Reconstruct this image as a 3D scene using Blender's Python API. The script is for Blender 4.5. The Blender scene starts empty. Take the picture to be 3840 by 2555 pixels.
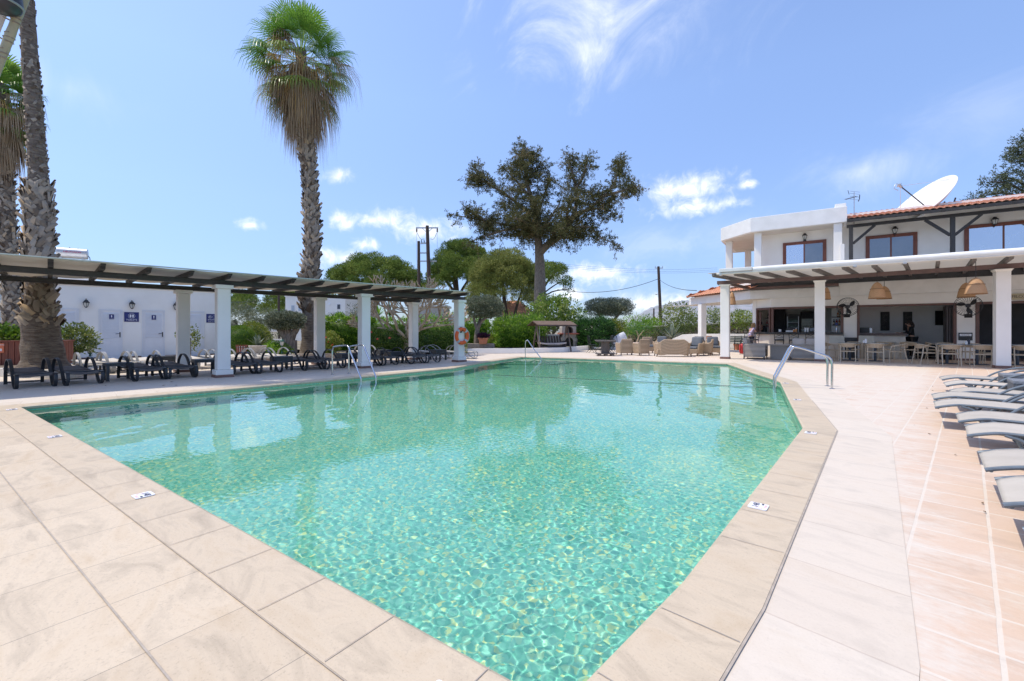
import bpy, bmesh, math, random
import numpy as np
from mathutils import Vector, Matrix, Euler
from mathutils.geometry import tessellate_polygon

S = bpy.context.scene
COL = S.collection
R = math.radians
random.seed(7)

# ------------------------------------------------------------------ camera
FOC, PCX, HOR, EYE, YAW = 1680.0, 1920.0, 1240.0, 1.25, R(44)
cam = bpy.data.cameras.new('camera')
cam_ob = bpy.data.objects.new('camera', cam)
COL.objects.link(cam_ob)
S.camera = cam_ob
cam_ob.location = (0, 0, EYE)
cam_ob.rotation_euler = (R(90), 0, YAW)
cam.sensor_width = 36
cam.lens = FOC / 3840 * 36
cam.shift_y = (HOR - 1277.5) / 3840
cam.clip_start = 0.05
cam.clip_end = 6000

# survey helpers: where the photographed points stand on the site
SY, CY = math.sin(YAW), math.cos(YAW)
def D(px, d):
    r = (px - PCX) / FOC * d
    return (r * CY - d * SY, r * SY + d * CY)
def at(px, py, z=0.0):
    return D(px, (EYE - z) * FOC / (py - HOR))
def Zp(py, d):
    return EYE - (py - HOR) * d / FOC
def xp(px, py, X):
    d1 = D(px, 1.0); d = X / d1[0]
    return d1[1] * d, Zp(py, d)
PR = R(10); PO = (-3.44, 21.63)
PE = (math.cos(PR), math.sin(PR)); PN = (-math.sin(PR), math.cos(PR))
def W(s, n):                       # pavilion frame -> site
    return (PO[0] + s * PE[0] + n * PN[0], PO[1] + s * PE[1] + n * PN[1])
def loc_p(p):
    dx, dy = p[0] - PO[0], p[1] - PO[1]
    return (dx * PE[0] + dy * PE[1], dx * PN[0] + dy * PN[1])
def bp(px, py, nn):                # pixel -> (s, z) on the pavilion plane n = nn
    d1 = D(px, 1.0)
    d = (nn + PO[0] * PN[0] + PO[1] * PN[1]) / (d1[0] * PN[0] + d1[1] * PN[1])
    return loc_p((d * d1[0], d * d1[1]))[0], Zp(py, d)

# ------------------------------------------------------------------ sky, sun, exposure
SUN = Vector((.33, .29, -1.0))
w = bpy.data.worlds.new('World'); S.world = w; w.use_nodes = True
nt = w.node_tree; nt.nodes.clear(); N = nt.nodes; LK = nt.links
def nd(t, **k):
    n = N.new(t)
    for a, b in k.items(): setattr(n, a, b)
    return n
def mth(op, a, b=None, c=None, clamp=False):
    n = nd('ShaderNodeMath', operation=op); n.use_clamp = clamp
    for i, v in enumerate((a, b, c)):
        if v is None: continue
        if hasattr(v, 'links'): LK.new(v, n.inputs[i])
        else: n.inputs[i].default_value = v
    return n.outputs[0]
def vmth(op, a, b):
    n = nd('ShaderNodeVectorMath', operation=op)
    for i, v in enumerate((a, b)):
        if hasattr(v, 'links'): LK.new(v, n.inputs[i])
        else: n.inputs[i].default_value = v
    return n.outputs['Value'] if op in ('DOT_PRODUCT', 'LENGTH') else n.outputs[0]
sky = nd('ShaderNodeTexSky', sky_type='NISHITA')
sky.sun_disc = False
sky.sun_elevation = math.atan2(1.0, math.hypot(SUN.x, SUN.y))
sky.sun_rotation = math.atan2(-SUN.x, -SUN.y)
sky.air_density = 1.0; sky.dust_density = .6; sky.ozone_density = 1.6
tc = nd('ShaderNodeTexCoord'); dv = tc.outputs['Generated']
# clouds are blobs of noise at fixed compass bearings
nz = nd('ShaderNodeTexNoise'); nz.inputs['Scale'].default_value = 7; nz.inputs['Detail'].default_value = 8; nz.inputs['Roughness'].default_value = .58; nz.inputs['Distortion'].default_value = .25
LK.new(dv, nz.inputs['Vector'])
nz2 = nd('ShaderNodeTexNoise'); nz2.inputs['Scale'].default_value = 3.2; nz2.inputs['Detail'].default_value = 9; nz2.inputs['Roughness'].default_value = .66; nz2.inputs['Distortion'].default_value = 1.2
mp = nd('ShaderNodeMapping'); mp.inputs['Rotation'].default_value = (0, 0, R(-20)); mp.inputs['Scale'].default_value = (1, 2.6, 1.6)
LK.new(dv, mp.inputs['Vector']); LK.new(mp.outputs[0], nz2.inputs['Vector'])
nz3 = nd('ShaderNodeTexNoise'); nz3.inputs['Scale'].default_value = 30; nz3.inputs['Detail'].default_value = 9; nz3.inputs['Roughness'].default_value = .62; nz3.inputs['Distortion'].default_value = .5
LK.new(dv, nz3.inputs['Vector'])
cum = mth('ADD', mth('MULTIPLY', nz.outputs['Fac'], .3), mth('MULTIPLY', nz3.outputs['Fac'], .7))
def sky_dir(px, py):
    x, y = D(px, FOC); return Vector((x, y, HOR - py)).normalized()
def cloud(px, py, rx, ry, k, noise, gain, soft):
    c = sky_dir(px, py)
    u = Vector((c.y, -c.x, 0)).normalized(); v = u.cross(c)
    q = vmth('SUBTRACT', dv, c)
    sc = FOC / c.dot(Vector((-SY, CY, 0)))
    a = mth('MULTIPLY', vmth('DOT_PRODUCT', q, u), sc / rx)
    b = mth('MULTIPLY', vmth('DOT_PRODUCT', q, v), sc / ry)
    r2 = mth('ADD', mth('MULTIPLY', a, a), mth('MULTIPLY', b, b))
    f = mth('SUBTRACT', 1.0, mth('POWER', r2, .5))
    f = mth('ADD', f, mth('MULTIPLY', mth('SUBTRACT', noise, .5), k))
    f = mth('MULTIPLY', f, soft, clamp=True)
    return mth('MULTIPLY', mth('MULTIPLY', f, f), gain)
CL = [  # px, py, rx, ry
    (2560, 690, 185, 52), (2610, 765, 165, 36), (1420, 812, 105, 46), (1290, 818, 62, 36), (1600, 855, 150, 46),
    (1280, 955, 115, 42), (1370, 912, 60, 24), (1275, 650, 62, 30), (940, 838, 46, 20), (2240, 1020, 190, 46),
    (2140, 1100, 120, 34), (2420, 1125, 130, 46), (2560, 1128, 110, 40), (2805, 690, 40, 18)]
tot = None
for px, py, rx, ry in CL:
    o = cloud(px, py + ry * .25, rx * 1.25, ry * 1.35, 3.0, cum, .84, 1.15)
    tot = o if tot is None else mth('MAXIMUM', tot, o)
for px, py, rx, ry, g in [(2290, 40, 540, 330, .66), (2230, 190, 300, 190, .6), (2200, 5, 260, 70, .5), (3230, 640, 260, 130, .42), (3720, 420, 380, 200, .14), (2450, 930, 330, 120, .18), (260, 330, 330, 120, .12), (2860, 880, 420, 110, .16)]:
    tot = mth('MAXIMUM', tot, cloud(px, py, rx, ry, 2.6, nz2.outputs['Fac'], g, .95))
sz = nd('ShaderNodeSeparateXYZ'); LK.new(dv, sz.inputs[0])
er = nd('ShaderNodeValToRGB'); els = er.color_ramp.elements
els[0].position = 0; els[0].color = (.385, .45, .64, 1); els[1].position = .75; els[1].color = (1.02, .985, 1.05, 1)
for q_, c_ in ((.08, (.435, .49, .665, 1)), (.25, (.69, .70, .815, 1)), (.45, (.90, .89, .97, 1))):
    e_ = els.new(q_); e_.color = c_
LK.new(sz.outputs['Z'], er.inputs[0])
tint = nd('ShaderNodeMix', data_type='RGBA', blend_type='MULTIPLY'); tint.inputs[0].default_value = 1
LK.new(sky.outputs[0], tint.inputs[6]); LK.new(er.outputs[0], tint.inputs[7])
cm = nd('ShaderNodeMix', data_type='RGBA'); LK.new(tot, cm.inputs[0]); LK.new(tint.outputs[2], cm.inputs[6])
cm.inputs[7].default_value = (4.6, 4.75, 5.0, 1)
bg = nd('ShaderNodeBackground'); LK.new(cm.outputs[2], bg.inputs[0]); bg.inputs[1].default_value = .15
wo = nd('ShaderNodeOutputWorld'); LK.new(bg.outputs[0], wo.inputs[0])

sl = bpy.data.lights.new('sun', 'SUN'); sun = bpy.data.objects.new('sun', sl); COL.objects.link(sun)
sl.energy = 2.0; sl.angle = R(.5); sl.color = (1, .925, .79)
sun.rotation_euler = SUN.to_track_quat('-Z', 'Y').to_euler()
sl.cycles.is_caustics_light = True
S.view_settings.view_transform = 'Standard'; S.view_settings.look = 'None'
S.view_settings.exposure = .84; S.view_settings.gamma = 1
S.cycles.max_bounces = 8; S.cycles.diffuse_bounces = 4; S.cycles.glossy_bounces = 4
S.cycles.transmission_bounces = 6; S.cycles.transparent_max_bounces = 8
S.cycles.sample_clamp_indirect = 6; S.cycles.use_denoising = True

# ------------------------------------------------------------------ helpers: materials
MATS = {}
def _new(name):
    m = bpy.data.materials.new(name); m.use_nodes = True
    t = m.node_tree; p = t.nodes['Principled BSDF']
    return m, t, p
def _n(t, ty, **k):
    n = t.nodes.new(ty)
    for a, b in k.items(): setattr(n, a, b)
    return n
def _ramp(t, stops):
    r = _n(t, 'ShaderNodeValToRGB'); e = r.color_ramp.elements
    while len(e) < len(stops): e.new(.5)
    for q, (pos, c) in zip(e, stops): q.position = pos; q.color = (*c, 1)
    return r
def _noise(t, scale, detail=5, rough=.55, vec=None, stretch=None, dist=0):
    n = _n(t, 'ShaderNodeTexNoise'); n.inputs['Scale'].default_value = scale; n.inputs['Detail'].default_value = detail
    n.inputs['Roughness'].default_value = rough; n.inputs['Distortion'].default_value = dist
    c = _n(t, 'ShaderNodeTexCoord'); v = c.outputs['Object']
    if stretch:
        mpn = _n(t, 'ShaderNodeMapping'); mpn.inputs['Scale'].default_value = stretch
        t.links.new(v, mpn.inputs[0]); v = mpn.outputs[0]
    t.links.new(v, n.inputs['Vector']); return n
def mat(name, c1, c2=None, scale=6, rough=.6, bump=.0, bscale=60, metal=0, spec=.5, stretch=None, coat=0, rnd=0, lo=.35, hi=.65, bdist=.02):
    if name in MATS: return MATS[name]
    m, t, p = _new(name); L = t.links.new
    if c2 is None: c2 = tuple(v * .88 for v in c1)
    n = _noise(t, scale, stretch=stretch)
    r = _ramp(t, [(lo, c1), (hi, c2)]); L(n.outputs['Fac'], r.inputs[0]); col = r.outputs[0]
    if rnd:
        oi = _n(t, 'ShaderNodeObjectInfo'); hs = _n(t, 'ShaderNodeHueSaturation')
        mr = _n(t, 'ShaderNodeMapRange'); mr.inputs[3].default_value = 1 - rnd; mr.inputs[4].default_value = 1 + rnd
        L(oi.outputs['Random'], mr.inputs[0]); L(mr.outputs[0], hs.inputs['Value']); L(col, hs.inputs['Color']); col = hs.outputs[0]
    L(col, p.inputs['Base Color'])
    n3 = _noise(t, scale * 2.3); mr = _n(t, 'ShaderNodeMapRange'); mr.inputs[3].default_value = rough * .8; mr.inputs[4].default_value = min(1, rough * 1.2)
    L(n3.outputs['Fac'], mr.inputs[0]); L(mr.outputs[0], p.inputs['Roughness'])
    p.inputs['Metallic'].default_value = metal; p.inputs['Specular IOR Level'].default_value = spec
    p.inputs['Coat Weight'].default_value = coat
    if bump:
        b = _n(t, 'ShaderNodeBump'); b.inputs['Strength'].default_value = bump; b.inputs['Distance'].default_value = bdist
        n2 = _noise(t, bscale, stretch=stretch); L(n2.outputs['Fac'], b.inputs['Height']); L(b.outputs[0], p.inputs['Normal'])
    MATS[name] = m; return m
def leaf_mat(name, stops, trans=.3, rough=.5, spec=.35):
    """each leaf of a plant has its own green, taken from the per-face value 'rnd'"""
    m, t, p = _new(name); L = t.links.new
    a = _n(t, 'ShaderNodeAttribute'); a.attribute_name = 'rnd'
    r = _ramp(t, stops); L(a.outputs['Fac'], r.inputs[0]); L(r.outputs[0], p.inputs['Base Color'])
    p.inputs['Roughness'].default_value = rough; p.inputs['Specular IOR Level'].default_value = spec
    tr = _n(t, 'ShaderNodeBsdfTranslucent'); L(r.outputs[0], tr.inputs[0])
    mx = _n(t, 'ShaderNodeMixShader'); mx.inputs[0].default_value = trans
    o = t.nodes['Material Output']; L(p.outputs[0], mx.inputs[1]); L(tr.outputs[0], mx.inputs[2]); L(mx.outputs[0], o.inputs[0])
    MATS[name] = m; return m
def weave_mat(name, c1, c2, sx, sz, rough=.6, bump=.6):
    """woven strands: two crossed wave bands"""
    m, t, p = _new(name); L = t.links.new
    c = _n(t, 'ShaderNodeTexCoord')
    ws = []
    for ax, s in (('Z', sz), ('X', sx), ('Y', sx)):
        wv = _n(t, 'ShaderNodeTexWave', bands_direction=ax); wv.inputs['Scale'].default_value = s; wv.inputs['Distortion'].default_value = .6; wv.inputs['Detail'].default_value = 1
        L(c.outputs['Object'], wv.inputs['Vector']); ws.append(wv.outputs['Fac'])
    a = _n(t, 'ShaderNodeMath', operation='MULTIPLY'); L(ws[1], a.inputs[0]); L(ws[2], a.inputs[1])
    b = _n(t, 'ShaderNodeMath', operation='MAXIMUM'); L(ws[0], b.inputs[0]); L(a.outputs[0], b.inputs[1])
    nn = _noise(t, 30); ad = _n(t, 'ShaderNodeMath', operation='MULTIPLY_ADD'); L(nn.outputs['Fac'], ad.inputs[0]); ad.inputs[1].default_value = .5; L(b.outputs[0], ad.inputs[2])
    r = _ramp(t, [(.25, c2), (1.1, c1)]); L(ad.outputs[0], r.inputs[0]); L(r.outputs[0], p.inputs['Base Color'])
    p.inputs['Roughness'].default_value = rough
    bm_ = _n(t, 'ShaderNodeBump'); bm_.inputs['Strength'].default_value = bump; bm_.inputs['Distance'].default_value = .01
    L(b.outputs[0], bm_.inputs['Height']); L(bm_.outputs[0], p.inputs['Normal'])
    MATS[name] = m; return m
def tile_mat(name, c1, c2, mortar, tw, th, msize, rough=.6, offset=0., rot=0., wear=None, bump=.3, vary=.5, moff=(0, 0, 0), fine=1.0):
    m, t, p = _new(name); L = t.links.new
    c = _n(t, 'ShaderNodeTexCoord'); mpn = _n(t, 'ShaderNodeMapping'); mpn.inputs['Rotation'].default_value = (0, 0, rot); mpn.inputs['Location'].default_value = moff
    L(c.outputs['Object'], mpn.inputs[0])
    dn = _noise(t, 3.0, 3); vm = _n(t, 'ShaderNodeVectorMath', operation='MULTIPLY_ADD')
    L(dn.outputs['Color'], vm.inputs[0]); vm.inputs[1].default_value = (.012, .012, 0); L(mpn.outputs[0], vm.inputs[2])
    b = _n(t, 'ShaderNodeTexBrick'); b.offset = offset; b.inputs['Scale'].default_value = 1; b.inputs['Brick Width'].default_value = tw; b.inputs['Row Height'].default_value = th
    b.inputs['Mortar Size'].default_value = msize; b.inputs['Mortar Smooth'].default_value = .3; b.inputs['Bias'].default_value = 0
    b.inputs['Color1'].default_value = (*c1, 1); b.inputs['Color2'].default_value = (*c2, 1); b.inputs['Mortar'].default_value = (*mortar, 1)
    L(vm.outputs[0], b.inputs['Vector']); col = b.outputs['Color']
    # mottling: veins and grime
    n1 = _noise(t, 2.2 * fine, 8, .65, stretch=(1, 2.2, 1), dist=.8); r1 = _ramp(t, [(.3, (1 - .26 * vary,) * 3), (.52, (1, 1, 1)), (.75, (1 - .12 * vary, 1 - .16 * vary, 1 - .22 * vary))]); L(n1.outputs['Fac'], r1.inputs[0])
    mu = _n(t, 'ShaderNodeMix', data_type='RGBA', blend_type='MULTIPLY'); mu.inputs[0].default_value = 1; L(col, mu.inputs[6]); L(r1.outputs[0], mu.inputs[7]); col = mu.outputs[2]
    n2 = _noise(t, 90 * fine, 3, .7); r2 = _ramp(t, [(.25, (1 - .2 * vary,) * 3), (.45, (1, 1, 1))]); L(n2.outputs['Fac'], r2.inputs[0])
    mu = _n(t, 'ShaderNodeMix', data_type='RGBA', blend_type='MULTIPLY'); mu.inputs[0].default_value = 1; L(col, mu.inputs[6]); L(r2.outputs[0], mu.inputs[7]); col = mu.outputs[2]
    if wear: col = wear(t, col)
    L(col, p.inputs['Base Color']); p.inputs['Roughness'].default_value = rough; p.inputs['Specular IOR Level'].default_value = .3
    bm_ = _n(t, 'ShaderNodeBump'); bm_.inputs['Strength'].default_value = bump; bm_.inputs['Distance'].default_value = .006
    hh = _n(t, 'ShaderNodeMath', operation='MULTIPLY_ADD'); hh.inputs[1].default_value = -1.0; L(b.outputs['Fac'], hh.inputs[0]); nb = _noise(t, 40, 6, .7); L(nb.outputs['Fac'], hh.inputs[2])
    L(hh.outputs[0], bm_.inputs['Height']); L(bm_.outputs[0], p.inputs['Normal'])
    MATS[name] = m; return m

# ------------------------------------------------------------------ helpers: objects and meshes
def tag(o, label=None, cat=None, group=None, kind=None):
    if label: o['label'] = label
    if cat: o['category'] = cat
    if group: o['group'] = group
    if kind: o['kind'] = kind
    return o
def thing(name, label, cat, loc=(0, 0, 0), rz=0, group=None):
    o = bpy.data.objects.new(name, None); COL.objects.link(o); o.empty_display_size = .2
    o.location = (*loc, 0) if len(loc) == 2 else loc; o.rotation_euler = (0, 0, rz)
    return tag(o, label, cat, group)
def kids(o): return [c for c in bpy.data.objects if c.parent == o]
KID = {}
def copy_tree(o, parent=None):
    c = o.copy(); COL.objects.link(c); c.parent = parent
    for ch in KID.get(o.name, []): KID.setdefault(c.name, []).append(copy_tree(ch, c))
    return c
def link(name, me, m, parent=None, smooth=False, bevel=0):
    o = bpy.data.objects.new(name, me); COL.objects.link(o)
    for q in (m if isinstance(m, (list, tuple)) else [m]): me.materials.append(q)
    if parent: o.parent = parent; KID.setdefault(parent.name, []).append(o)
    if smooth:
        me.polygons.foreach_set('use_smooth', [True] * len(me.polygons))
        if smooth != 'all': 
            try: me.set_sharp_from_angle(angle=R(40))
            except Exception: pass
    if bevel:
        b = o.modifiers.new('bevel', 'BEVEL'); b.width = bevel; b.segments = 2; b.limit_method = 'ANGLE'; b.angle_limit = R(50)
    return o
class MB:
    def __init__(s): s.v = []; s.f = []; s.mi = []; s.cur = 0
    def add(s, vs, fs):
        k = len(s.v); s.v += [tuple(q) for q in vs]
        for f in fs: s.f.append(tuple(i + k for i in f)); s.mi.append(s.cur)
        return s
    def box(s, x0, y0, z0, x1, y1, z1, M=None):
        x0, x1 = min(x0, x1), max(x0, x1); y0, y1 = min(y0, y1), max(y0, y1); z0, z1 = min(z0, z1), max(z0, z1)
        vs = [(x0, y0, z0), (x1, y0, z0), (x1, y1, z0), (x0, y1, z0), (x0, y0, z1), (x1, y0, z1), (x1, y1, z1), (x0, y1, z1)]
        if M is not None: vs = [M @ Vector(q) for q in vs]
        return s.add(vs, [(0, 3, 2, 1), (4, 5, 6, 7), (0, 1, 5, 4), (1, 2, 6, 5), (2, 3, 7, 6), (3, 0, 4, 7)])
    def bar(s, p0, p1, w, h, up=(0, 0, 1)):
        a, b = Vector(p0), Vector(p1); d = (b - a).normalized(); u = Vector(up)
        sd = d.cross(u)
        if sd.length < 1e-4: sd = d.cross(Vector((1, 0, 0)))
        sd.normalize(); u = sd.cross(d)
        vs = []
        for q in (a, b):
            for i, j in ((-1, -1), (1, -1), (1, 1), (-1, 1)): vs.append(q + sd * (i * w / 2) + u * (j * h / 2))
        return s.add(vs, [(0, 1, 2, 3), (7, 6, 5, 4), (0, 4, 5, 1), (1, 5, 6, 2), (2, 6, 7, 3), (3, 7, 4, 0)])
    def strap(s, path, wd, w, t):
        """flat ribbon along path; wd = its width direction"""
        P = [Vector(q) for q in path]; wd = Vector(wd).normalized(); n = len(P); vs = []
        for i in range(n):
            d = (P[min(i + 1, n - 1)] - P[max(i - 1, 0)]).normalized(); nn = d.cross(wd).normalized()
            for a, b in ((-1, -1), (1, -1), (1, 1), (-1, 1)): vs.append(P[i] + wd * (a * w / 2) + nn * (b * t / 2))
        fs = []
        for i in range(n - 1):
            k = i * 4
            for j in range(4): fs.append((k + j, k + (j + 1) % 4, k + 4 + (j + 1) % 4, k + 4 + j))
        fs += [(3, 2, 1, 0), tuple(len(vs) - 4 + j for j in range(4))]
        return s.add(vs, fs)
    def tube(s, path, r, n=8, cap=True):
        P = [Vector(q) for q in path]; m = len(P); rr = r if isinstance(r, (list, tuple)) else [r] * m
        d = (P[1] - P[0]).normalized(); u = d.cross(Vector((0, 0, 1)))
        if u.length < 1e-3: u = d.cross(Vector((1, 0, 0)))
        u.normalize(); vs = []
        for i in range(m):
            d = (P[min(i + 1, m - 1)] - P[max(i - 1, 0)]).normalized()
            u = (u - d * u.dot(d)).normalized(); v = d.cross(u)
            for j in range(n):
                a = 2 * math.pi * j / n; vs.append(P[i] + (u * math.cos(a) + v * math.sin(a)) * rr[i])
        fs = []
        for i in range(m - 1):
            for j in range(n): fs.append((i * n + j, i * n + (j + 1) % n, (i + 1) * n + (j + 1) % n, (i + 1) * n + j))
        if cap: fs += [tuple(range(n - 1, -1, -1)), tuple((m - 1) * n + j for j in range(n))]
        return s.add(vs, fs)
    def cyl(s, p0, p1, r0, r1=None, n=14): return s.tube([p0, p1], [r0, r0 if r1 is None else r1], n)
    def lathe(s, prof, n=20, c=(0, 0, 0), sx=1, sy=1):
        vs = []
        for r, z in prof:
            for j in range(n):
                a = 2 * math.pi * j / n; vs.append((c[0] + r * sx * math.cos(a), c[1] + r * sy * math.sin(a), c[2] + z))
        fs = []
        for i in range(len(prof) - 1):
            for j in range(n): fs.append((i * n + j, i * n + (j + 1) % n, (i + 1) * n + (j + 1) % n, (i + 1) * n + j))
        fs += [tuple(range(n - 1, -1, -1)), tuple((len(prof) - 1) * n + j for j in range(n))]
        return s.add(vs, fs)
    def prism(s, poly, z0, z1):
        n = len(poly); A = sum(poly[i][0] * poly[(i + 1) % n][1] - poly[(i + 1) % n][0] * poly[i][1] for i in range(n))
        if A < 0: poly = list(poly)[::-1]
        vs = [(x, y, z0) for x, y in poly] + [(x, y, z1) for x, y in poly]
        fs = [tuple(range(n - 1, -1, -1)), tuple(range(n, 2 * n))] + [(i, (i + 1) % n, n + (i + 1) % n, n + i) for i in range(n)]
        return s.add(vs, fs)
    def extrude_x(s, poly_yz, x0, x1):        # profile in (y, z)
        n = len(poly_yz); vs = [(x0, y, z) for y, z in poly_yz] + [(x1, y, z) for y, z in poly_yz]
        return s.add(vs, [tuple(range(n)), tuple(range(2 * n - 1, n - 1, -1))] + [(i + n, (i + 1) % n + n, (i + 1) % n, i) for i in range(n)])
    def extrude_y(s, poly_xz, y0, y1):
        n = len(poly_xz); vs = [(x, y0, z) for x, z in poly_xz] + [(x, y1, z) for x, z in poly_xz]
        return s.add(vs, [tuple(range(n - 1, -1, -1)), tuple(range(n, 2 * n))] + [(i, (i + 1) % n, (i + 1) % n + n, i + n) for i in range(n)])
    def ball(s, c, r, n=12, m=8, nz=0, seed=0):
        rx, ry, rz = r if isinstance(r, tuple) else (r, r, r); rg = random.Random(seed)
        prof = [(math.sin(math.pi * i / m), -math.cos(math.pi * i / m)) for i in range(m + 1)]
        vs = []
        for a, b in prof:
            for j in range(n):
                t = 2 * math.pi * j / n; q = 1 + rg.uniform(-nz, nz); vs.append((c[0] + rx * max(a, .02) * math.cos(t) * q, c[1] + ry * max(a, .02) * math.sin(t) * q, c[2] + rz * b * q))
        fs = []
        for i in range(m):
            for j in range(n): fs.append((i * n + j, i * n + (j + 1) % n, (i + 1) * n + (j + 1) % n, (i + 1) * n + j))
        fs += [tuple(range(n - 1, -1, -1)), tuple(m * n + j for j in range(n))]
        return s.add(vs, fs)
    def build(s, name, m, parent=None, smooth=False, bevel=0):
        me = bpy.data.meshes.new(name); me.from_pydata(s.v, [], s.f); me.update()
        o = link(name, me, m, parent, smooth, bevel)
        if isinstance(m, (list, tuple)): me.polygons.foreach_set('material_index', s.mi)
        return o
def fast_mesh(name, V, F, rnd=None):
    """numpy quads -> mesh, with an optional per-face value 'rnd'"""
    V = np.asarray(V, np.float32); F = np.asarray(F, np.int32); me = bpy.data.meshes.new(name)
    me.vertices.add(len(V)); me.vertices.foreach_set('co', V.ravel())
    me.loops.add(F.size); me.loops.foreach_set('vertex_index', F.ravel())
    me.polygons.add(len(F)); me.polygons.foreach_set('loop_start', np.arange(0, F.size, F.shape[1], dtype=np.int32)); me.polygons.foreach_set('loop_total', np.full(len(F), F.shape[1], np.int32))
    me.update(calc_edges=True)
    if rnd is not None:
        a = me.attributes.new('rnd', 'FLOAT', 'FACE'); a.data.foreach_set('value', np.asarray(rnd, np.float32))
    return me
def unit(a): return a / np.maximum(np.linalg.norm(a, axis=1, keepdims=True), 1e-6)
def leaf_arrays(P, L, Wd, rg, dirs=None, spread=1.0, tone=None):
    n = len(P); a = rg.normal(size=(n, 3))
    if dirs is not None: a = unit(dirs) + a * spread * .6
    a = unit(a); b = unit(np.cross(a, rg.normal(size=(n, 3))))
    l = (L * rg.uniform(.6, 1.35, n))[:, None]; ww = (Wd * rg.uniform(.7, 1.3, n))[:, None] * .5
    V = np.stack([P, P + a * l * .5 + b * ww, P + a * l, P + a * l * .5 - b * ww], 1).reshape(-1, 3)
    F = np.arange(n * 4).reshape(n, 4)
    r = rg.uniform(0, 1, n)
    if tone is not None: r = np.clip(tone + (r - .5) * .5, 0, 1)
    return V, F, r
def merge(parts):
    Vs, Fs, Rs, k = [], [], [], 0
    for V, F, r in parts:
        Vs.append(V); Fs.append(F + k); Rs.append(r); k += len(V)
    return np.concatenate(Vs), np.concatenate(Fs), np.concatenate(Rs)
def blob(c, r, n, rg, inner=.55):
    d = unit(rg.normal(size=(n, 3))); q = rg.uniform(inner, 1, n) ** .6
    return np.asarray(c) + d * q[:, None] * np.asarray(r), d
def shell_box(x0, y0, z0, x1, y1, z1, n, rg, jit=.04, bottom=False):
    """points scattered over the faces of a clipped hedge"""
    ax, ay, az = x1 - x0, y1 - y0, z1 - z0
    ar = np.array([ay * az, ay * az, ax * az, ax * az, ax * ay, ax * ay * (1 if bottom else 0)]); ar = ar / ar.sum()
    f = rg.choice(6, n, p=ar); u = rg.uniform(0, 1, (n, 3)); dirs = np.zeros((n, 3))
    for k, (axis, val, s) in enumerate([(0, 0, -1), (0, 1, 1), (1, 0, -1), (1, 1, 1), (2, 1, 1), (2, 0, -1)]):
        q = f == k; u[q, axis] = val; dirs[q, axis] = s
    P = np.array([x0, y0, z0]) + u * np.array([ax, ay, az]); P += rg.normal(size=(n, 3)) * jit
    return P, dirs
def core_box(x0, y0, z0, x1, y1, z1, tone=.12):
    V = np.array([(x0, y0, z0), (x1, y0, z0), (x1, y1, z0), (x0, y1, z0), (x0, y0, z1), (x1, y0, z1), (x1, y1, z1), (x0, y1, z1)], float)
    F = np.array([(0, 3, 2, 1), (4, 5, 6, 7), (0, 1, 5, 4), (1, 2, 6, 5), (2, 3, 7, 6), (3, 0, 4, 7)]); return V, F, np.full(6, tone)
def core_ball(c, r, tone=.12, n=14, m=10):
    V = []
    for i in range(m + 1):
        for j in range(n):
            a, b = math.pi * i / m, 2 * math.pi * j / n; V.append((c[0] + r[0] * math.sin(a) * math.cos(b), c[1] + r[1] * math.sin(a) * math.sin(b), c[2] - r[2] * math.cos(a)))
    F = [(i * n + j, i * n + (j + 1) % n, (i + 1) * n + (j + 1) % n, (i + 1) * n + j) for i in range(m) for j in range(n)]
    return np.array(V), np.array(F), np.full(len(F), tone)
def leaves(name, parts, m, parent=None):
    V, F, r = merge(parts); return link(name, fast_mesh(name, V, F, r), m, parent)
def lettering(name, txt, size, m, parent, M, ext=.002, align='CENTER'):
    cu = bpy.data.curves.new(name, 'FONT'); cu.body = txt; cu.size = size; cu.extrude = ext; cu.align_x = align; cu.align_y = 'CENTER'; cu.resolution_u = 3
    tmp = bpy.data.objects.new(name, cu); COL.objects.link(tmp)
    me = bpy.data.meshes.new_from_object(tmp.evaluated_get(bpy.context.evaluated_depsgraph_get()))
    bpy.data.objects.remove(tmp); bpy.data.curves.remove(cu)
    me.transform(M); me.name = name
    return link(name, me, m, parent)
def face_M(o, right, up):          # text/emblem frame: origin, reading direction, up
    r_, u_ = Vector(right).normalized(), Vector(up).normalized(); nn = r_.cross(u_)
    return Matrix(((r_.x, u_.x, nn.x, o[0]), (r_.y, u_.y, nn.y, o[1]), (r_.z, u_.z, nn.z, o[2]), (0, 0, 0, 1)))
ORD = ['first', 'second', 'third', 'fourth', 'fifth', 'sixth', 'seventh', 'eighth', 'ninth', 'tenth', 'eleventh', 'twelfth', 'thirteenth', 'fourteenth', 'fifteenth', 'sixteenth']
def smooth_path(pts, k=4):
    """Catmull-Rom through pts"""
    P = [Vector(q) for q in pts]; P = [P[0] * 2 - P[1]] + P + [P[-1] * 2 - P[-2]]; out = []
    for i in range(1, len(P) - 2):
        for j in range(k):
            t = j / k; a, b, c, d = P[i - 1], P[i], P[i + 1], P[i + 2]
            out.append(.5 * ((2 * b) + (c - a) * t + (2 * a - 5 * b + 4 * c - d) * t * t + (3 * b - a - 3 * c + d) * t ** 3))
    return out + [P[-2]]
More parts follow.
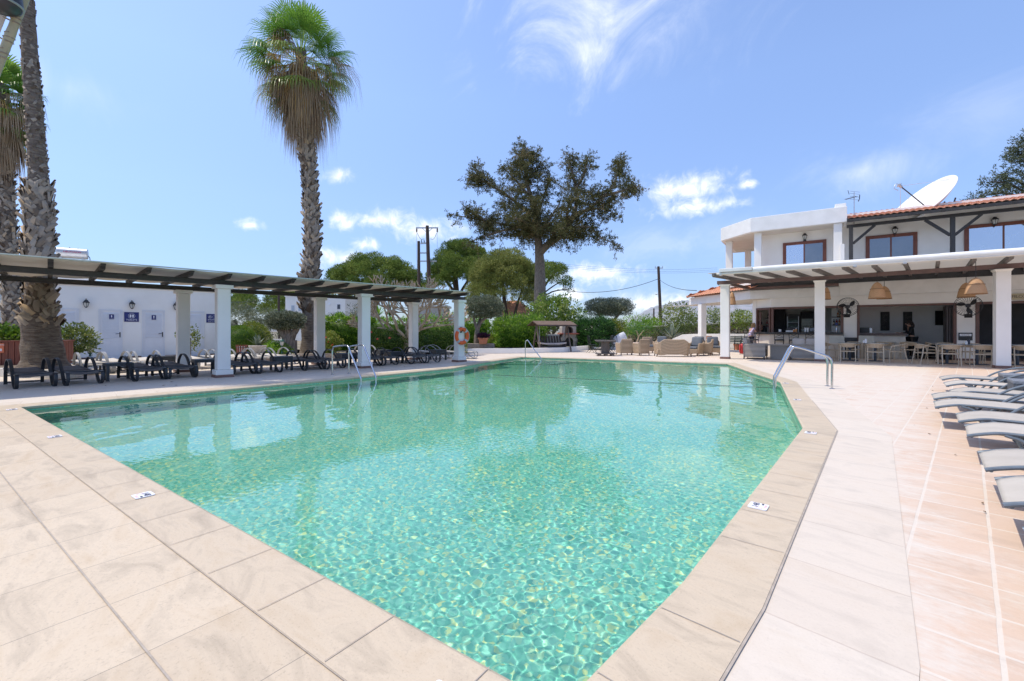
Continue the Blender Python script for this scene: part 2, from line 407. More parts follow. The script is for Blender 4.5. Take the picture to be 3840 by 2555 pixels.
# ------------------------------------------------------------------ materials
plaster = mat('white_plaster', (.90, .87, .815), (.81, .775, .715), 1.3, .8, .14, 25, spec=.2, bdist=.01, lo=.3, hi=.85)
plaster2 = mat('white_render', (.86, .845, .815), (.79, .775, .745), 2.3, .85, .25, 14, spec=.2, bdist=.012)
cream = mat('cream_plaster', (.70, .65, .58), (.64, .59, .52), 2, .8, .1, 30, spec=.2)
skirting = mat('brown_skirting_tile', (.24, .13, .10), (.17, .09, .07), 9, .5)
dark_wood = mat('dark_stained_wood', (.030, .029, .029), (.052, .047, .042), 7, .55, .25, 30, stretch=(6, 1, 6))
dark_wood_x = mat('dark_stained_rafter', (.026, .024, .023), (.045, .040, .036), 7, .55, .25, 30, stretch=(1, 6, 6))
grey_wood = mat('weathered_grey_wood', (.13, .12, .115), (.22, .205, .195), 6, .7, .3, 30, stretch=(6, 1, 6))
brown_beam = mat('painted_brown_beam', (.17, .105, .095), (.13, .08, .073), 4, .5, .08, 40)
cloth = mat('cream_canvas', (.66, .62, .55), (.57, .53, .46), 2.5, .9, .1, 90, spec=.1)
def thin_cloth(m, f, c):
    t = m.node_tree; p = t.nodes['Principled BSDF']; tr = _n(t, 'ShaderNodeBsdfTranslucent'); tr.inputs[0].default_value = (*c, 1); mx = _n(t, 'ShaderNodeMixShader'); mx.inputs[0].default_value = f
    t.links.new(p.outputs[0], mx.inputs[1]); t.links.new(tr.outputs[0], mx.inputs[2]); t.links.new(mx.outputs[0], t.nodes['Material Output'].inputs[0])
thin_cloth(cloth, .42, (.62, .56, .47))
white_cloth = mat('white_awning_vinyl', (.78, .76, .72), (.7, .68, .63), 2, .5, .06, 40)
steel = mat('polished_steel', (.62, .63, .64), (.55, .56, .57), 20, .16, 0, metal=1)
black_metal = mat('black_metal', (.018, .018, .02), (.03, .03, .032), 12, .4)
resin = mat('charcoal_resin', (.030, .034, .039), (.045, .049, .055), 9, .42, .05, 60, spec=.4, rnd=.15)
resin_flat = mat('charcoal_slats', (.040, .043, .048), (.055, .058, .062), 9, .5, .05, 60, spec=.35)
sling_dark = mat('taupe_mesh_fabric', (.125, .112, .107), (.16, .145, .138), 5, .8, .2, 220, spec=.15, rnd=.12)
silver = mat('silver_resin', (.27, .27, .265), (.34, .34, .33), 9, .35, .04, 60, spec=.5)
sling_cream = mat('cream_mesh_fabric', (.62, .57, .50), (.55, .5, .43), 5, .8, .2, 220, spec=.15)
tube_grey = mat('grey_painted_tube', (.17, .20, .225), (.13, .155, .175), 15, .45, 0, metal=.2, spec=.5)
sling_grey = mat('light_grey_mesh_fabric', (.50, .45, .385), (.44, .395, .335), 4, .8, .2, 240, spec=.15, rnd=.1)
glass_clear = mat('lantern_glass', (.62, .62, .58), (.5, .5, .46), 10, .15, 0, spec=.6)
terra = mat('terracotta_clay', (.56, .22, .115), (.46, .17, .085), 5, .75, .1, 40)
soil = mat('garden_soil', (.20, .15, .105), (.12, .095, .07), 3, .95, .8, 14, bdist=.05)
stone_edge = mat('rough_stone', (.36, .30, .24), (.22, .18, .145), 5, .9, .9, 9, bdist=.05)
lime_wall = mat('limewashed_wall', (.80, .785, .76), (.68, .66, .63), 1.8, .9, .5, 8, bdist=.03)
wood_red = mat('red_stained_planks', (.27, .075, .038), (.17, .045, .026), 4, .5, .2, 30, stretch=(9, 9, 1))
navy = mat('navy_sign_panel', (.022, .030, .16), (.020, .026, .14), 8, .4)
sign_white = mat('white_sign_paint', (.85, .85, .86), (.8, .8, .81), 10, .5)
sign_orange = mat('orange_sign_panel', (.72, .19, .085), (.66, .17, .075), 8, .45)
sign_purple = mat('violet_sign_panel', (.22, .19, .60), (.2, .17, .54), 8, .45)

# ------------------------------------------------------------------ ground and pool
def offset_poly(P, d):
    n = len(P); A = sum(P[i][0] * P[(i + 1) % n][1] - P[(i + 1) % n][0] * P[i][1] for i in range(n)); sg = 1 if A > 0 else -1
    out = []
    for i in range(n):
        a, b, c = Vector(P[i - 1]), Vector(P[i]), Vector(P[(i + 1) % n])
        e1, e2 = (b - a).normalized(), (c - b).normalized()
        n1, n2 = Vector((e1.y, -e1.x)) * sg, Vector((e2.y, -e2.x)) * sg
        m_ = (n1 + n2).normalized(); out.append(tuple(b + m_ * (d / max(.35, m_.dot(n1)))))
    return out
def sheet(name, outer, holes, z, m, kind='structure'):
    loops = [[Vector((*q, 0)) for q in outer]] + [[Vector((*q, 0)) for q in h] for h in holes]
    tri = tessellate_polygon(loops); V = [(*q, z) for q in outer]
    for h in holes: V += [(*q, z) for q in h]
    me = bpy.data.meshes.new(name); me.from_pydata(V, [], [tuple(t) for t in tri])
    bm = bmesh.new(); bm.from_mesh(me)
    for f in bm.faces:
        if f.normal.z < 0: f.normal_flip()
    bm.to_mesh(me); bm.free(); me.update()
    o = link(name, me, m); tag(o, kind=kind); return o
PX_POOL = [(75, 1527), (650, 1477.5), (1200, 1429), (1500, 1400), (1700, 1381), (1816, 1359), (1958, 1339.5), (2150, 1344.5), (2600, 1360.5), (2728, 1364.5), (2817, 1396), (2897, 1421), (2927, 1432), (2960, 1499), (3015, 1605)]
pool = [at(*q) for q in PX_POOL] + [(-.925, 2.2), (-.905, 1.17)]
cop_out = offset_poly(pool, .34)
band_out = offset_poly(pool, .86)
stone_beige = tile_mat('beige_stone_coping', (.60, .49, .355), (.56, .45, .32), (.5, .42, .33), 40, 40, .001, .55, vary=1.0, moff=(7, 7, 0))

def wear(t, col):
    """lime bloom left by splashed water: strongest beside the pool, in patches further out"""
    L = t.links.new; c = _n(t, 'ShaderNodeTexCoord'); sx = _n(t, 'ShaderNodeSeparateXYZ'); L(c.outputs['Object'], sx.inputs[0])
    mr = _n(t, 'ShaderNodeMapRange'); mr.inputs[1].default_value = -.5; mr.inputs[2].default_value = .15; mr.inputs[3].default_value = .30; mr.inputs[4].default_value = -.04; L(sx.outputs['X'], mr.inputs[0])
    m2 = _n(t, 'ShaderNodeMapRange'); m2.inputs[1].default_value = 1.5; m2.inputs[2].default_value = 6; m2.inputs[3].default_value = .14; m2.inputs[4].default_value = -.06; L(sx.outputs['Y'], m2.inputs[0])
    n1 = _noise(t, 2.6, 7, .7, stretch=(1, 1.7, 1), dist=.6); n2 = _noise(t, 22, 5, .7, stretch=(.6, 1.8, 1))
    a = _n(t, 'ShaderNodeMath', operation='ADD'); L(mr.outputs[0], a.inputs[0]); L(m2.outputs[0], a.inputs[1])
    b = _n(t, 'ShaderNodeMath', operation='MULTIPLY_ADD'); L(n1.outputs['Fac'], b.inputs[0]); b.inputs[1].default_value = .9; L(a.outputs[0], b.inputs[2])
    d = _n(t, 'ShaderNodeMath', operation='MULTIPLY_ADD'); L(n2.outputs['Fac'], d.inputs[0]); d.inputs[1].default_value = .55; L(b.outputs[0], d.inputs[2])
    r = _ramp(t, [(.74, (0, 0, 0)), (1.0, (.85, .85, .85))]); L(d.outputs[0], r.inputs[0])
    mx = _n(t, 'ShaderNodeMix', data_type='RGBA'); L(r.outputs[0], mx.inputs[0]); L(col, mx.inputs[6]); mx.inputs[7].default_value = (.665, .59, .50, 1)
    return mx.outputs[2]
deck_tile = tile_mat('terracotta_deck_tile', (.655, .495, .375), (.62, .465, .35), (.69, .60, .50), .335, .32, .010, .75, rot=R(1.5), wear=wear, vary=.55, moff=(.235, 0, 0))
band_tile = tile_mat('lime_bleached_tile', (.66, .575, .475), (.635, .545, .445), (.55, .46, .375), 40., .62, .005, .75, rot=R(3), vary=.5, moff=(20, .3, 0))
slab = tile_mat('beige_stone_slab', (.635, .52, .38), (.575, .465, .335), (.30, .25, .20), 51e-2, 50., .0022, .6, rot=-R(8.05), offset=.0, vary=1.1, moff=(0.12, 25, 0), fine=.8)
earth = mat('dry_earth', (.30, .245, .17), (.19, .17, .105), .35, .95, .6, 3, bdist=.1)
G = 2500
sheet('ground', [(-G, -G), (G, -G), (G, G), (-G, G)], [cop_out], -.05, earth)
deck_poly = [(-25.2, -9), (15, -9), (15, 32), (-21, 32), (-21, 13.0), (-21.0, 9.5), (-25.2, 9.5)]
sheet('pool_deck', deck_poly, [band_out], 0, deck_tile)
i0, i1 = 0, 15                                      # right and far sides carry the bleached band
idx = list(range(0, 16))
sheet('paving_band', [band_out[i] for i in idx] + [(-.04, -3), (cop_out[15][0], -3), (cop_out[15][0] + .0, cop_out[15][1])] + [cop_out[i] for i in reversed(idx)], [], .0032, band_tile)
near_cop = [cop_out[16], cop_out[0]]
a_, b_ = cop_out[15], cop_out[16]
# remaining gap between coping and deck on the near side, as large beige slabs
sheet('stone_paving', [(cop_out[15][0], -9), cop_out[15], cop_out[16], cop_out[0], band_out[0], (-13.2, -9)], [], .0045, slab)

# coping: one slab ring with a rounded nose
mb = MB(); n = len(pool); nose = offset_poly(pool, -.012); low = offset_poly(pool, .004); crown = offset_poly(pool, .012)
rings = [(cop_out, -.03), (cop_out, .012), (crown, .013), (nose, -.002), (nose, -.03), (low, -.05)]
vs = []
for ring, z in rings: vs += [(*q, z) for q in ring]
fs = []
for k in range(len(rings) - 1):
    for i in range(n):
        j = (i + 1) % n; fs.append((k * n + i, k * n + j, (k + 1) * n + j, (k + 1) * n + i))
mb.add(vs, fs)
tag(mb.build('pool_coping', stone_beige), kind='structure')

# joints of the coping are cut along its length: thin dark strips of grout, one every 0.52 m
grout = mat('grout', (.36, .30, .24), (.46, .39, .32), 20, .9)
mb = MB()
def joints(i, step, t0=.3, w=.0022):
    a, b = Vector(pool[i]), Vector(pool[(i + 1) % n]); c, d = Vector(cop_out[i]), Vector(cop_out[(i + 1) % n]); ln = (b - a).length; e = (b - a).normalized(); t = t0
    while t < ln - .1:
        p = a + e * t; nn = Vector((e.y, -e.x)); nn = nn if (c - a).dot(nn) > 0 else -nn
        q = p + nn * .335
        vs = [(p - e * w), (p + e * w), (q + e * w), (q - e * w)]
        mb.add([(v.x, v.y, .0165) for v in vs], [(0, 1, 2, 3)]); t += step
for i in (16, 14, 13, 15): joints(i, .52)
# long joints of the near paving: between coping and strip, strip and slabs, and beside the right coping
for off, w in ((.342, .0024), (.70, .004)):
    o2 = offset_poly(pool, off); a, b = Vector(o2[16]), Vector(o2[0]); e = (b - a).normalized(); nn = Vector((-e.y, e.x))
    mb.add([(*(a + nn * w), .0095), (*(a - nn * w), .0095), (*(b - nn * w), .0095), (*(b + nn * w), .0095)], [(0, 1, 2, 3)])
o2 = offset_poly(pool, .345)
for i in (15, 14, 13):
    a, b = Vector(o2[i]), Vector(o2[i + 1]); e = (b - a).normalized(); nn = Vector((-e.y, e.x)); w = .006
    mb.add([(*(a + nn * w), .0095), (*(a - nn * w), .0095), (*(b - nn * w), .0095), (*(b + nn * w), .0095)], [(0, 1, 2, 3)])
o = mb.build('paving_joints', grout); tag(o, kind='structure')

# basin: mosaic walls and floor, with a paler step run in the far corner
m_, t_, p_ = _new('pool_mosaic'); L_ = t_.links.new
c_ = _n(t_, 'ShaderNodeTexCoord'); vo = _n(t_, 'ShaderNodeTexVoronoi', distance='CHEBYCHEV'); vo.inputs['Scale'].default_value = 40; vo.inputs['Randomness'].default_value = 0
L_(c_.outputs['Object'], vo.inputs['Vector']); sp = _n(t_, 'ShaderNodeSeparateColor'); L_(vo.outputs['Color'], sp.inputs[0])
rr = _ramp(t_, [(0, (.155, .50, .375)), (.35, (.215, .59, .455)), (.7, (.285, .645, .515)), (.88, (.44, .70, .45)), (1, (.72, .78, .36))]); L_(sp.outputs[0], rr.inputs[0])
n_ = _noise(t_, .6, 3); r2 = _ramp(t_, [(.3, (.88, .92, .92)), (.7, (1, 1, 1))]); L_(n_.outputs['Fac'], r2.inputs[0])
mu = _n(t_, 'ShaderNodeMix', data_type='RGBA', blend_type='MULTIPLY'); mu.inputs[0].default_value = 1; L_(rr.outputs[0], mu.inputs[6]); L_(r2.outputs[0], mu.inputs[7])
L_(mu.outputs[2], p_.inputs['Base Color']); p_.inputs['Roughness'].default_value = .35
mosaic = m_
mb = MB(); inn = offset_poly(pool, .006); DEP = -1.30
vs = [(*q, -.045) for q in inn] + [(*q, DEP) for q in inn]; mb.add(vs, [(i, (i + 1) % n, n + (i + 1) % n, n + i) for i in range(n)])
tri = tessellate_polygon([[Vector((*q, 0)) for q in inn]]); mb.add([(*q, DEP) for q in inn], [tuple(t) for t in tri])
basin = mb.build('pool_basin', mosaic); tag(basin, kind='structure')
bm = bmesh.new(); bm.from_mesh(basin.data); bmesh.ops.remove_doubles(bm, verts=bm.verts, dist=1e-4); bmesh.ops.recalc_face_normals(bm, faces=bm.faces); bm.to_mesh(basin.data); bm.free()
basin.cycles.is_caustics_receiver = True
mb = MB()                                           # broad entry steps under the far rail
fc = Vector(pool[6]); e1 = (Vector(pool[5]) - fc).normalized(); e2 = (Vector(pool[7]) - fc).normalized()
for k in range(4):
    q = .6 + k * .38; z = -.22 - k * .24
    poly = [fc, fc + e1 * min(q * 1.6, (Vector(pool[5]) - fc).length - .05), fc + e1 * q * 1.2 + e2 * q * 1.2, fc + e2 * q * 1.6]
    mb.prism([(p.x, p.y) for p in poly], DEP + .002 * (k + 1), z)
o = mb.build('pool_steps', mosaic); tag(o, kind='structure'); o.cycles.is_caustics_receiver = True

# water: a rippled surface; the ripples throw the light net on the mosaic
def grade(lo, hi, c, h0, g, hmax):
    out = [c]; h = h0
    while out[-1] < hi: out.append(out[-1] + h); h = min(hmax, h * g)
    lft = [c]; h = h0
    while lft[-1] > lo: lft.append(lft[-1] - h); h = min(hmax, h * g)
    return np.array(lft[::-1][:-1] + out)
gx = grade(-15.6, -.6, -1.0, .0085, 1.0029, .05); gy = grade(-.6, 18.7, 1.3, .0085, 1.0029, .05)
SPC = np.maximum(np.gradient(gx)[:, None], np.gradient(gy)[None, :])
X, Y = np.meshgrid(gx, gy, indexing='ij'); Zw = np.zeros_like(X); rg = np.random.RandomState(3)
for i in range(72):
    lam = math.exp(rg.uniform(math.log(.03), math.log(.09))); a = rg.uniform(0, 2 * math.pi) if i % 3 else rg.normal(R(15), .6); k = 2 * math.pi / lam
    Zw += lam * .00092 * rg.uniform(.5, 1) * np.clip(lam / SPC / 2 - 1.2, 0, 1) * np.sin(k * (X * math.cos(a) + Y * math.sin(a)) + rg.uniform(0, 6.28))
for i in range(10):
    lam = rg.uniform(.6, 2.2); a = rg.uniform(0, 6.28); k = 2 * math.pi / lam; Zw += lam * .00055 * np.sin(k * (X * math.cos(a) + Y * math.sin(a)) + rg.uniform(0, 6.28))
far = np.clip((np.hypot(X + 1, Y - 1) - 3.5) / 8, 0, 1)
for i in range(26):
    lam = rg.uniform(.16, .5); a = rg.normal(R(40), .7); k = 2 * math.pi / lam; Zw += far * lam * .0011 * rg.uniform(.5, 1) * np.sin(k * (X * math.cos(a) + Y * math.sin(a)) + rg.uniform(0, 6.28))
fade = np.clip(1.12 - np.hypot(X + 1, Y - 1) / 26, .5, 1); Zw = Zw * fade - .062
big = np.array(offset_poly(pool, .05)); cx = (X[:-1, :-1] + X[1:, 1:]) / 2; cy = (Y[:-1, :-1] + Y[1:, 1:]) / 2
ins = np.zeros(cx.shape, bool); m2 = len(big)
for i in range(m2):
    x1, y1 = big[i]; x2, y2 = big[(i + 1) % m2]
    if y1 == y2: continue
    ins ^= ((y1 > cy) != (y2 > cy)) & (cx < (x2 - x1) * (cy - y1) / (y2 - y1) + x1)
idx = np.arange(X.size).reshape(X.shape)
F = np.stack([idx[:-1, :-1][ins], idx[1:, :-1][ins], idx[1:, 1:][ins], idx[:-1, 1:][ins]], -1)
V = np.stack([X, Y, Zw], -1).reshape(-1, 3); used = np.unique(F); rem = np.full(len(V), -1); rem[used] = np.arange(len(used))
m_, t_, p_ = _new('pool_water'); p_.inputs['Base Color'].default_value = (.93, 1, .985, 1); p_.inputs['Roughness'].default_value = 0; p_.inputs['Transmission Weight'].default_value = 1; p_.inputs['IOR'].default_value = 1.33
water = link('water', fast_mesh('water', V[used], rem[F]), m_, smooth='all'); tag(water, kind='structure')
water.cycles.is_caustics_caster = True

# depth markers set into the coping
blue_ink = mat('navy_ink', (.02, .025, .09), (.02, .025, .08), 10, .4); pink_ink = mat('faded_red_ink', (.75, .38, .40), (.8, .5, .5), 10, .5)
mk_white = mat('marker_white', (.85, .85, .86), (.8, .8, .82), 10, .3)
def marker(px, py, along, label, s=1.0):
    p = at(px, py); t = thing('depth_marker', label, 'depth marker', (p[0], p[1], .0165), math.atan2(along[1], along[0]), 'pool depth markers on the coping')
    mb = MB(); hw = .105 * s; poly = []
    for cx_, cy_, a0 in ((hw - .02, hw - .02, 0), (-hw + .02, hw - .02, 90), (-hw + .02, -hw + .02, 180), (hw - .02, -hw + .02, 270)):
        for k in range(4): a = R(a0 + k * 30); poly.append((cx_ + .02 * math.cos(a), cy_ + .02 * math.sin(a)))
    mb.prism(poly, -.002, .004); mb.build('plate', mk_white, t)
    t.scale = (.56, .56, 1)
    lettering('numerals', '148', .105 * s, blue_ink, t, Matrix.Translation((.012, .028, .0052)), .0006)
    lettering('unit', 'cm', .05 * s, blue_ink, t, Matrix.Translation((.072, -.035, .0052)), .0006)
    mb = MB(); c = (-.06 * s, -.02 * s)
    for k in range(20):
        a, b = 2 * math.pi * k / 20, 2 * math.pi * (k + 1) / 20
        mb.add([(c[0] + q * math.cos(x), c[1] + q * math.sin(x), .0052) for q, x in ((.03, a), (.036, a), (.036, b), (.03, b))], [(0, 1, 2, 3)])
    mb.box(-.03, -.075, .0045, .07, -.066, .0055); mb.box(-.02, -.088, .0045, .06, -.08, .0055)
    mb.build('red_marks', pink_ink, t); return t
eL = (Vector(pool[0]) - Vector(pool[16])).normalized(); eR = (Vector(pool[15]) - Vector(pool[14])).normalized(); eD = (Vector(pool[13]) - Vector(pool[12])).normalized()
marker(537, 1866, (-eL[0], -eL[1]), 'white 148 cm depth plate on the near left coping, largest on that side')
marker(205, 1643, (-eL[0], -eL[1]), 'white depth plate on the near left coping beside a damp stain')
marker(44, 1540, (-eL[0], -eL[1]), 'white depth plate at the far left end of the near coping by the pool corner')
marker(2844, 1908, (-eR[0], -eR[1]), 'white 148 cm depth plate on the right coping, largest plate on that side')
marker(3040, 1629, (-eR[0], -eR[1]), 'white depth plate on the right coping at the outward corner of the pool')
marker(2990, 1503, (-eD[0], -eD[1]), 'white depth plate on the right coping just beyond the outward corner')
marker(2947, 1440, (-eD[0], -eD[1]), 'white depth plate on the right coping right beside the steel rails')
marker(1645, 2640, (-eL[0], -eL[1]), 'white depth plate at the bottom edge of the photo on the near coping')

# handrails
def rail(name, label, foot, end, top, zend, bend, group=None):
    """one bent steel pipe: up from the deck at foot, over, and down into the water at end"""
    f, e = Vector((*foot, 0)), Vector((*end, zend)); hd = Vector((end[0] - foot[0], end[1] - foot[1], 0)); h = hd.normalized(); ln = hd.length
    pts = bend(f, h, ln, top, zend)
    t = thing(name, label, 'pool handrail', f, 0, group); loc = [p - f for p in pts]
    MB().tube(smooth_path(loc, 6), .0215, 12).build('pipe', steel, t, smooth=True)
    MB().lathe([(.055, 0.0), (.055, .008), (.035, .016), (.024, .018)], 18).build('floor_flange', steel, t, smooth=True)
    return t
def low_bend(f, h, ln, top, zend):                   # near-side pair: tall at the deck, long slope down
    U = Vector((0, 0, 1))
    return [f + U * .0, f + U * top * .4, f + U * top * .82, f + U * top * .95 + h * .06, f + U * top + h * .2, f + h * ln * .48 + U * top * 1.06, f + h * ln * .58 + U * top * 1.02, f + h * ln * .68 + U * top * .78, f + h * ln * .96 + U * .1, f + h * ln + U * -.05, f + h * ln + U * -.6]
gpL = 'steel pool rails in front of the left pergola'
rail('pool_handrail', 'bent steel pool rail left of its pair in front of the white pergola pillar', at(1246, 1406), at(1354, 1424), .80, -.5, low_bend, gpL)
rail('pool_handrail', 'bent steel pool rail right of its pair in front of the white pergola pillar', at(1308, 1401.5), at(1410, 1419), .80, -.5, low_bend, gpL)
def hoop(f, h, ln, top, zend):
    U = Vector((0, 0, 1))
    return [f, f + U * top * .5, f + U * top * .82, f + U * top * .96 + h * .03, f + U * top + h * .12, f + U * top * .95 + h * .2, f + h * ln * .55 + U * top * .5, f + h * ln * .92 + U * .06, f + h * ln + U * -.07, f + h * ln + U * -.4]
rail('pool_handrail', 'single steel grab rail over the steps in the far corner of the pool', at(1970, 1341), (-13.0, 15.35), .80, -.4, hoop)
def right_bend(f, h, ln, top, zend):
    U = Vector((0, 0, 1))
    return [f, f + U * top * .35, f + U * top * .62, f + U * top * .76 + h * .05, f + U * top * .84 + h * .2, f + h * ln * .60 + U * top, f + h * ln * .70 + U * top * .97, f + h * ln * .80 + U * top * .72, f + h * ln * .96 + U * .27, f + h * ln + U * .1, f + h * ln + U * -.6]
gpR = 'steel pool rails on the right side of the pool'
for (fx, fy), (ex, ey), lb in (((3103, 1449), (2902, 1452), 'steel pool rail on the right edge, the one standing further from the camera'), ((3120, 1458.5), (2908, 1462), 'steel pool rail on the right edge, the one standing nearer the camera')):
    rail('pool_handrail', lb, at(fx, fy), at(ex, ey, -.06), .88, -.5, right_bend, gpR)
mb = MB()
a, b = Vector((*at(1850, 1400), -.05)), Vector((*at(2897, 1447), -.05))
mb.tube([a.lerp(b, k / 12) for k in range(13)], .006, 6); tag(mb.build('lane_rope', black_metal, smooth=True), 'thin dark rope lying on the water across the far part of the pool', 'rope')
# ------------------------------------------------------------------ left pergola
pg = thing('pergola', 'white pillared pergola with dark beams and cream canvas roof along the left of the pool', 'pergola')
def column(parent, x, y, h=2.47, w=.31):
    c = MB(); c.box(x - w / 2, y - w / 2, .2, x + w / 2, y + w / 2, h - .1)
    o = c.build('column', plaster, parent, bevel=.02)
    c = MB(); c.box(x - w / 2 - .05, y - w / 2 - .05, .07, x + w / 2 + .05, y + w / 2 + .05, .2); c.build('plinth', plaster, o, bevel=.01)
    c = MB(); c.box(x - w / 2 - .062, y - w / 2 - .062, 0, x + w / 2 + .062, y + w / 2 + .062, .07); c.build('skirting', skirting, o, bevel=.004)
    c = MB(); c.box(x - w / 2 - .055, y - w / 2 - .055, h - .1, x + w / 2 + .055, y + w / 2 + .055, h); c.build('capital', plaster, o, bevel=.012)
FX, BX = -14.0, -16.65
for y in (-1.13, 3.27, 7.36, 11.45): column(pg, FX, y)
for y in (2.85, 6.98, 11.06): column(pg, BX, y)
for x, y1 in ((FX, 11.72), (BX, 11.32)):
    m_ = MB(); m_.box(x - .07, -8.4, 2.472, x + .07, y1, 2.60); m_.build('beam', dark_wood, pg, bevel=.006)
tips = [1758, 1696, 1630, 1561, 1484, 1396, 1307, 1213, 1106, 991, 865, 722, 562, 388, 190]
ys = []
for px in tips:
    d1 = D(px, 1.0); ys.append(d1[1] * (-13.22 / d1[0]))
st = (ys[0] - ys[-1]) / (len(ys) - 1)
print('rafter y', [round(v, 2) for v in ys])
while ys[-1] > -7.5: ys.append(ys[-1] - st)
for y in ys:
    m_ = MB(); prof = [(-17.45, 2.603), (-13.46, 2.603), (-13.40, 2.615), (-13.35, 2.64), (-13.31, 2.67), (-13.24, 2.68), (-13.22, 2.71), (-13.22, 2.718), (-17.45, 2.718)]
    prof[0] = (-17.38, 2.62); m_.extrude_y(prof, y - .045, y + .045); m_.build('rafter', dark_wood_x, pg, bevel=.005)
yy = ys[::-1]; V = []; F = []; nx = 13                   # canvas sagging a little between the rafters
YS = []
for a, b in zip(yy[:-1], yy[1:]): YS += [(a + (b - a) * k / 5, math.sin(math.pi * k / 5)) for k in range(5)]
YS = [(yy[0] - .2, 0)] + YS + [(yy[-1], 0), (yy[-1] + .14, 0)]
m_ = MB(); vs = []
for y, sg in YS:
    for i in range(nx):
        u = i / (nx - 1); vs.append((-17.5 + u * 4.33, y, 2.722 - .028 * sg * (1 - .55 * u) + .012 * math.sin(9 * u + y)))
k = len(vs); fs = []
for j in range(len(YS) - 1):
    for i in range(nx - 1): q = j * nx + i; fs.append((q, q + 1, q + nx + 1, q + nx))
m_.add(vs, fs); o = m_.build('canvas_roof', cloth, pg, smooth='all'); so = o.modifiers.new('thick', 'SOLIDIFY'); so.thickness = .012; so.offset = 1
m_ = MB(); m_.tube([(-13.165, y, 2.738) for y, sg in YS[::3]], .017, 6); m_.build('edge_rope', mat('pale_green_edging', (.45, .5, .44)), pg, smooth=True)

# lifebuoy on the far front pillar
orange = mat('orange_lifebuoy_plastic', (.86, .13, .022), (.78, .105, .018), 6, .45)
tape = mat('grey_reflective_tape', (.5, .5, .49)); rope_w = mat('white_rope', (.68, .66, .6), None, 30, .9, .3, 120); rope_y = mat('yellow_rope', (.5, .43, .13), (.38, .31, .09), 30, .9, .4, 140)
lb = thing('lifebuoy', 'orange ring lifebuoy with grey tape bands hanging on the end pillar of the pergola', 'lifebuoy', (FX + .155, 11.40, 1.03))
def ring(mb_, Rr, r, a0, a1, n_, k=12, cx=0, cz=0):
    mb_.tube([(.075, cx + Rr * math.cos(a0 + (a1 - a0) * i / n_), cz + Rr * math.sin(a0 + (a1 - a0) * i / n_)) for i in range(n_ + 1)], r, k, cap=False)
m_ = MB(); ring(m_, .275, .072, 0, 2 * math.pi, 40); m_.build('ring', orange, lb, smooth='all')
for a in (45, 135, 225, 315): m_ = MB(); ring(m_, .275, .0735, R(a - 9), R(a + 9), 5); m_.build('band', tape, lb, smooth='all')
m_ = MB()
for q in range(4):
    a0 = R(45 + 90 * q); pts = []
    for i in range(11):
        t = i / 10; a = a0 + t * math.pi / 2; rr_ = .355 + .03 * math.sin(math.pi * t); pts.append((.09, rr_ * math.cos(a), rr_ * math.sin(a)))
    m_.tube(pts, .008, 6)
m_.build('grab_line', rope_w, lb, smooth=True)
m_ = MB(); m_.box(0, -.035, .13, .03, .035, .36); m_.tube(smooth_path([(.02, 0, .2), (.08, 0, .2), (.13, 0, .22), (.14, 0, .28)]), .012, 6); m_.build('hook', black_metal, lb)
rp = thing('throw_rope', 'coiled yellow throw rope hanging below the orange lifebuoy', 'rope', (FX + .25, 11.62, .62))
m_ = MB(); m_.tube([(0, -.02, .52), (0, -.01, .3), (0, 0, .16)], .007, 5)
for k in range(7):
    pts = [(.012 * math.cos(k * 2.1) + .02 * math.sin(3 * t), (.035 + .012 * (k % 3)) * math.sin(t), -.05 + (.17 + .012 * k) * math.cos(t)) for t in [2 * math.pi * i / 14 for i in range(15)]]
    m_.tube(pts, .008, 5, cap=False)
m_.tube([(.0, -.05, .1), (.02, .0, .12), (0, .05, .1), (-.02, 0, .08), (0, -.05, .1)], .011, 5); m_.build('coil', rope_y, rp, smooth=True)

# ------------------------------------------------------------------ toilet block
TX = -24.9
tb = thing('toilet_block', 'white flat roofed toilet block with louvred doors behind the left pergola', 'building')
m_ = MB(); m_.box(TX - 6, -.71, -.02, TX, 6.05, 3.06); m_.build('wall', plaster, tb, bevel=.02)
m_ = MB(); m_.box(TX - 6.1, -.80, 3.06, TX + .06, 6.14, 3.15); m_.build('roof_slab', plaster, tb, bevel=.01)
m_ = MB(); m_.box(TX - 6, -5.2, 3.15, TX - 2.4, 1.5, 4.28); m_.build('upper_wall', plaster, tb, bevel=.02)
m_ = MB(); m_.box(TX, -.7, -.02, TX + .55, 6.3, .09); m_.build('step', mat('grey_concrete', (.42, .41, .4), (.33, .32, .31), 4, .85, .3, 20), tb, bevel=.01)
m_ = MB()
for a, b in ((-.7, .12), (.9, 1.40), (2.2, 2.79), (3.61, 4.30), (5.1, 6.05)): MB().box(TX, a, .09, TX + .012, b, .16).build('skirting', skirting, tb)
pvc = mat('white_pvc_door', (.76, .76, .77), (.72, .72, .73), 3, .4, .02, 30); gap = mat('louvre_gap_shadow_seal', (.3, .3, .31), None, 10, .8); handle_m = black_metal
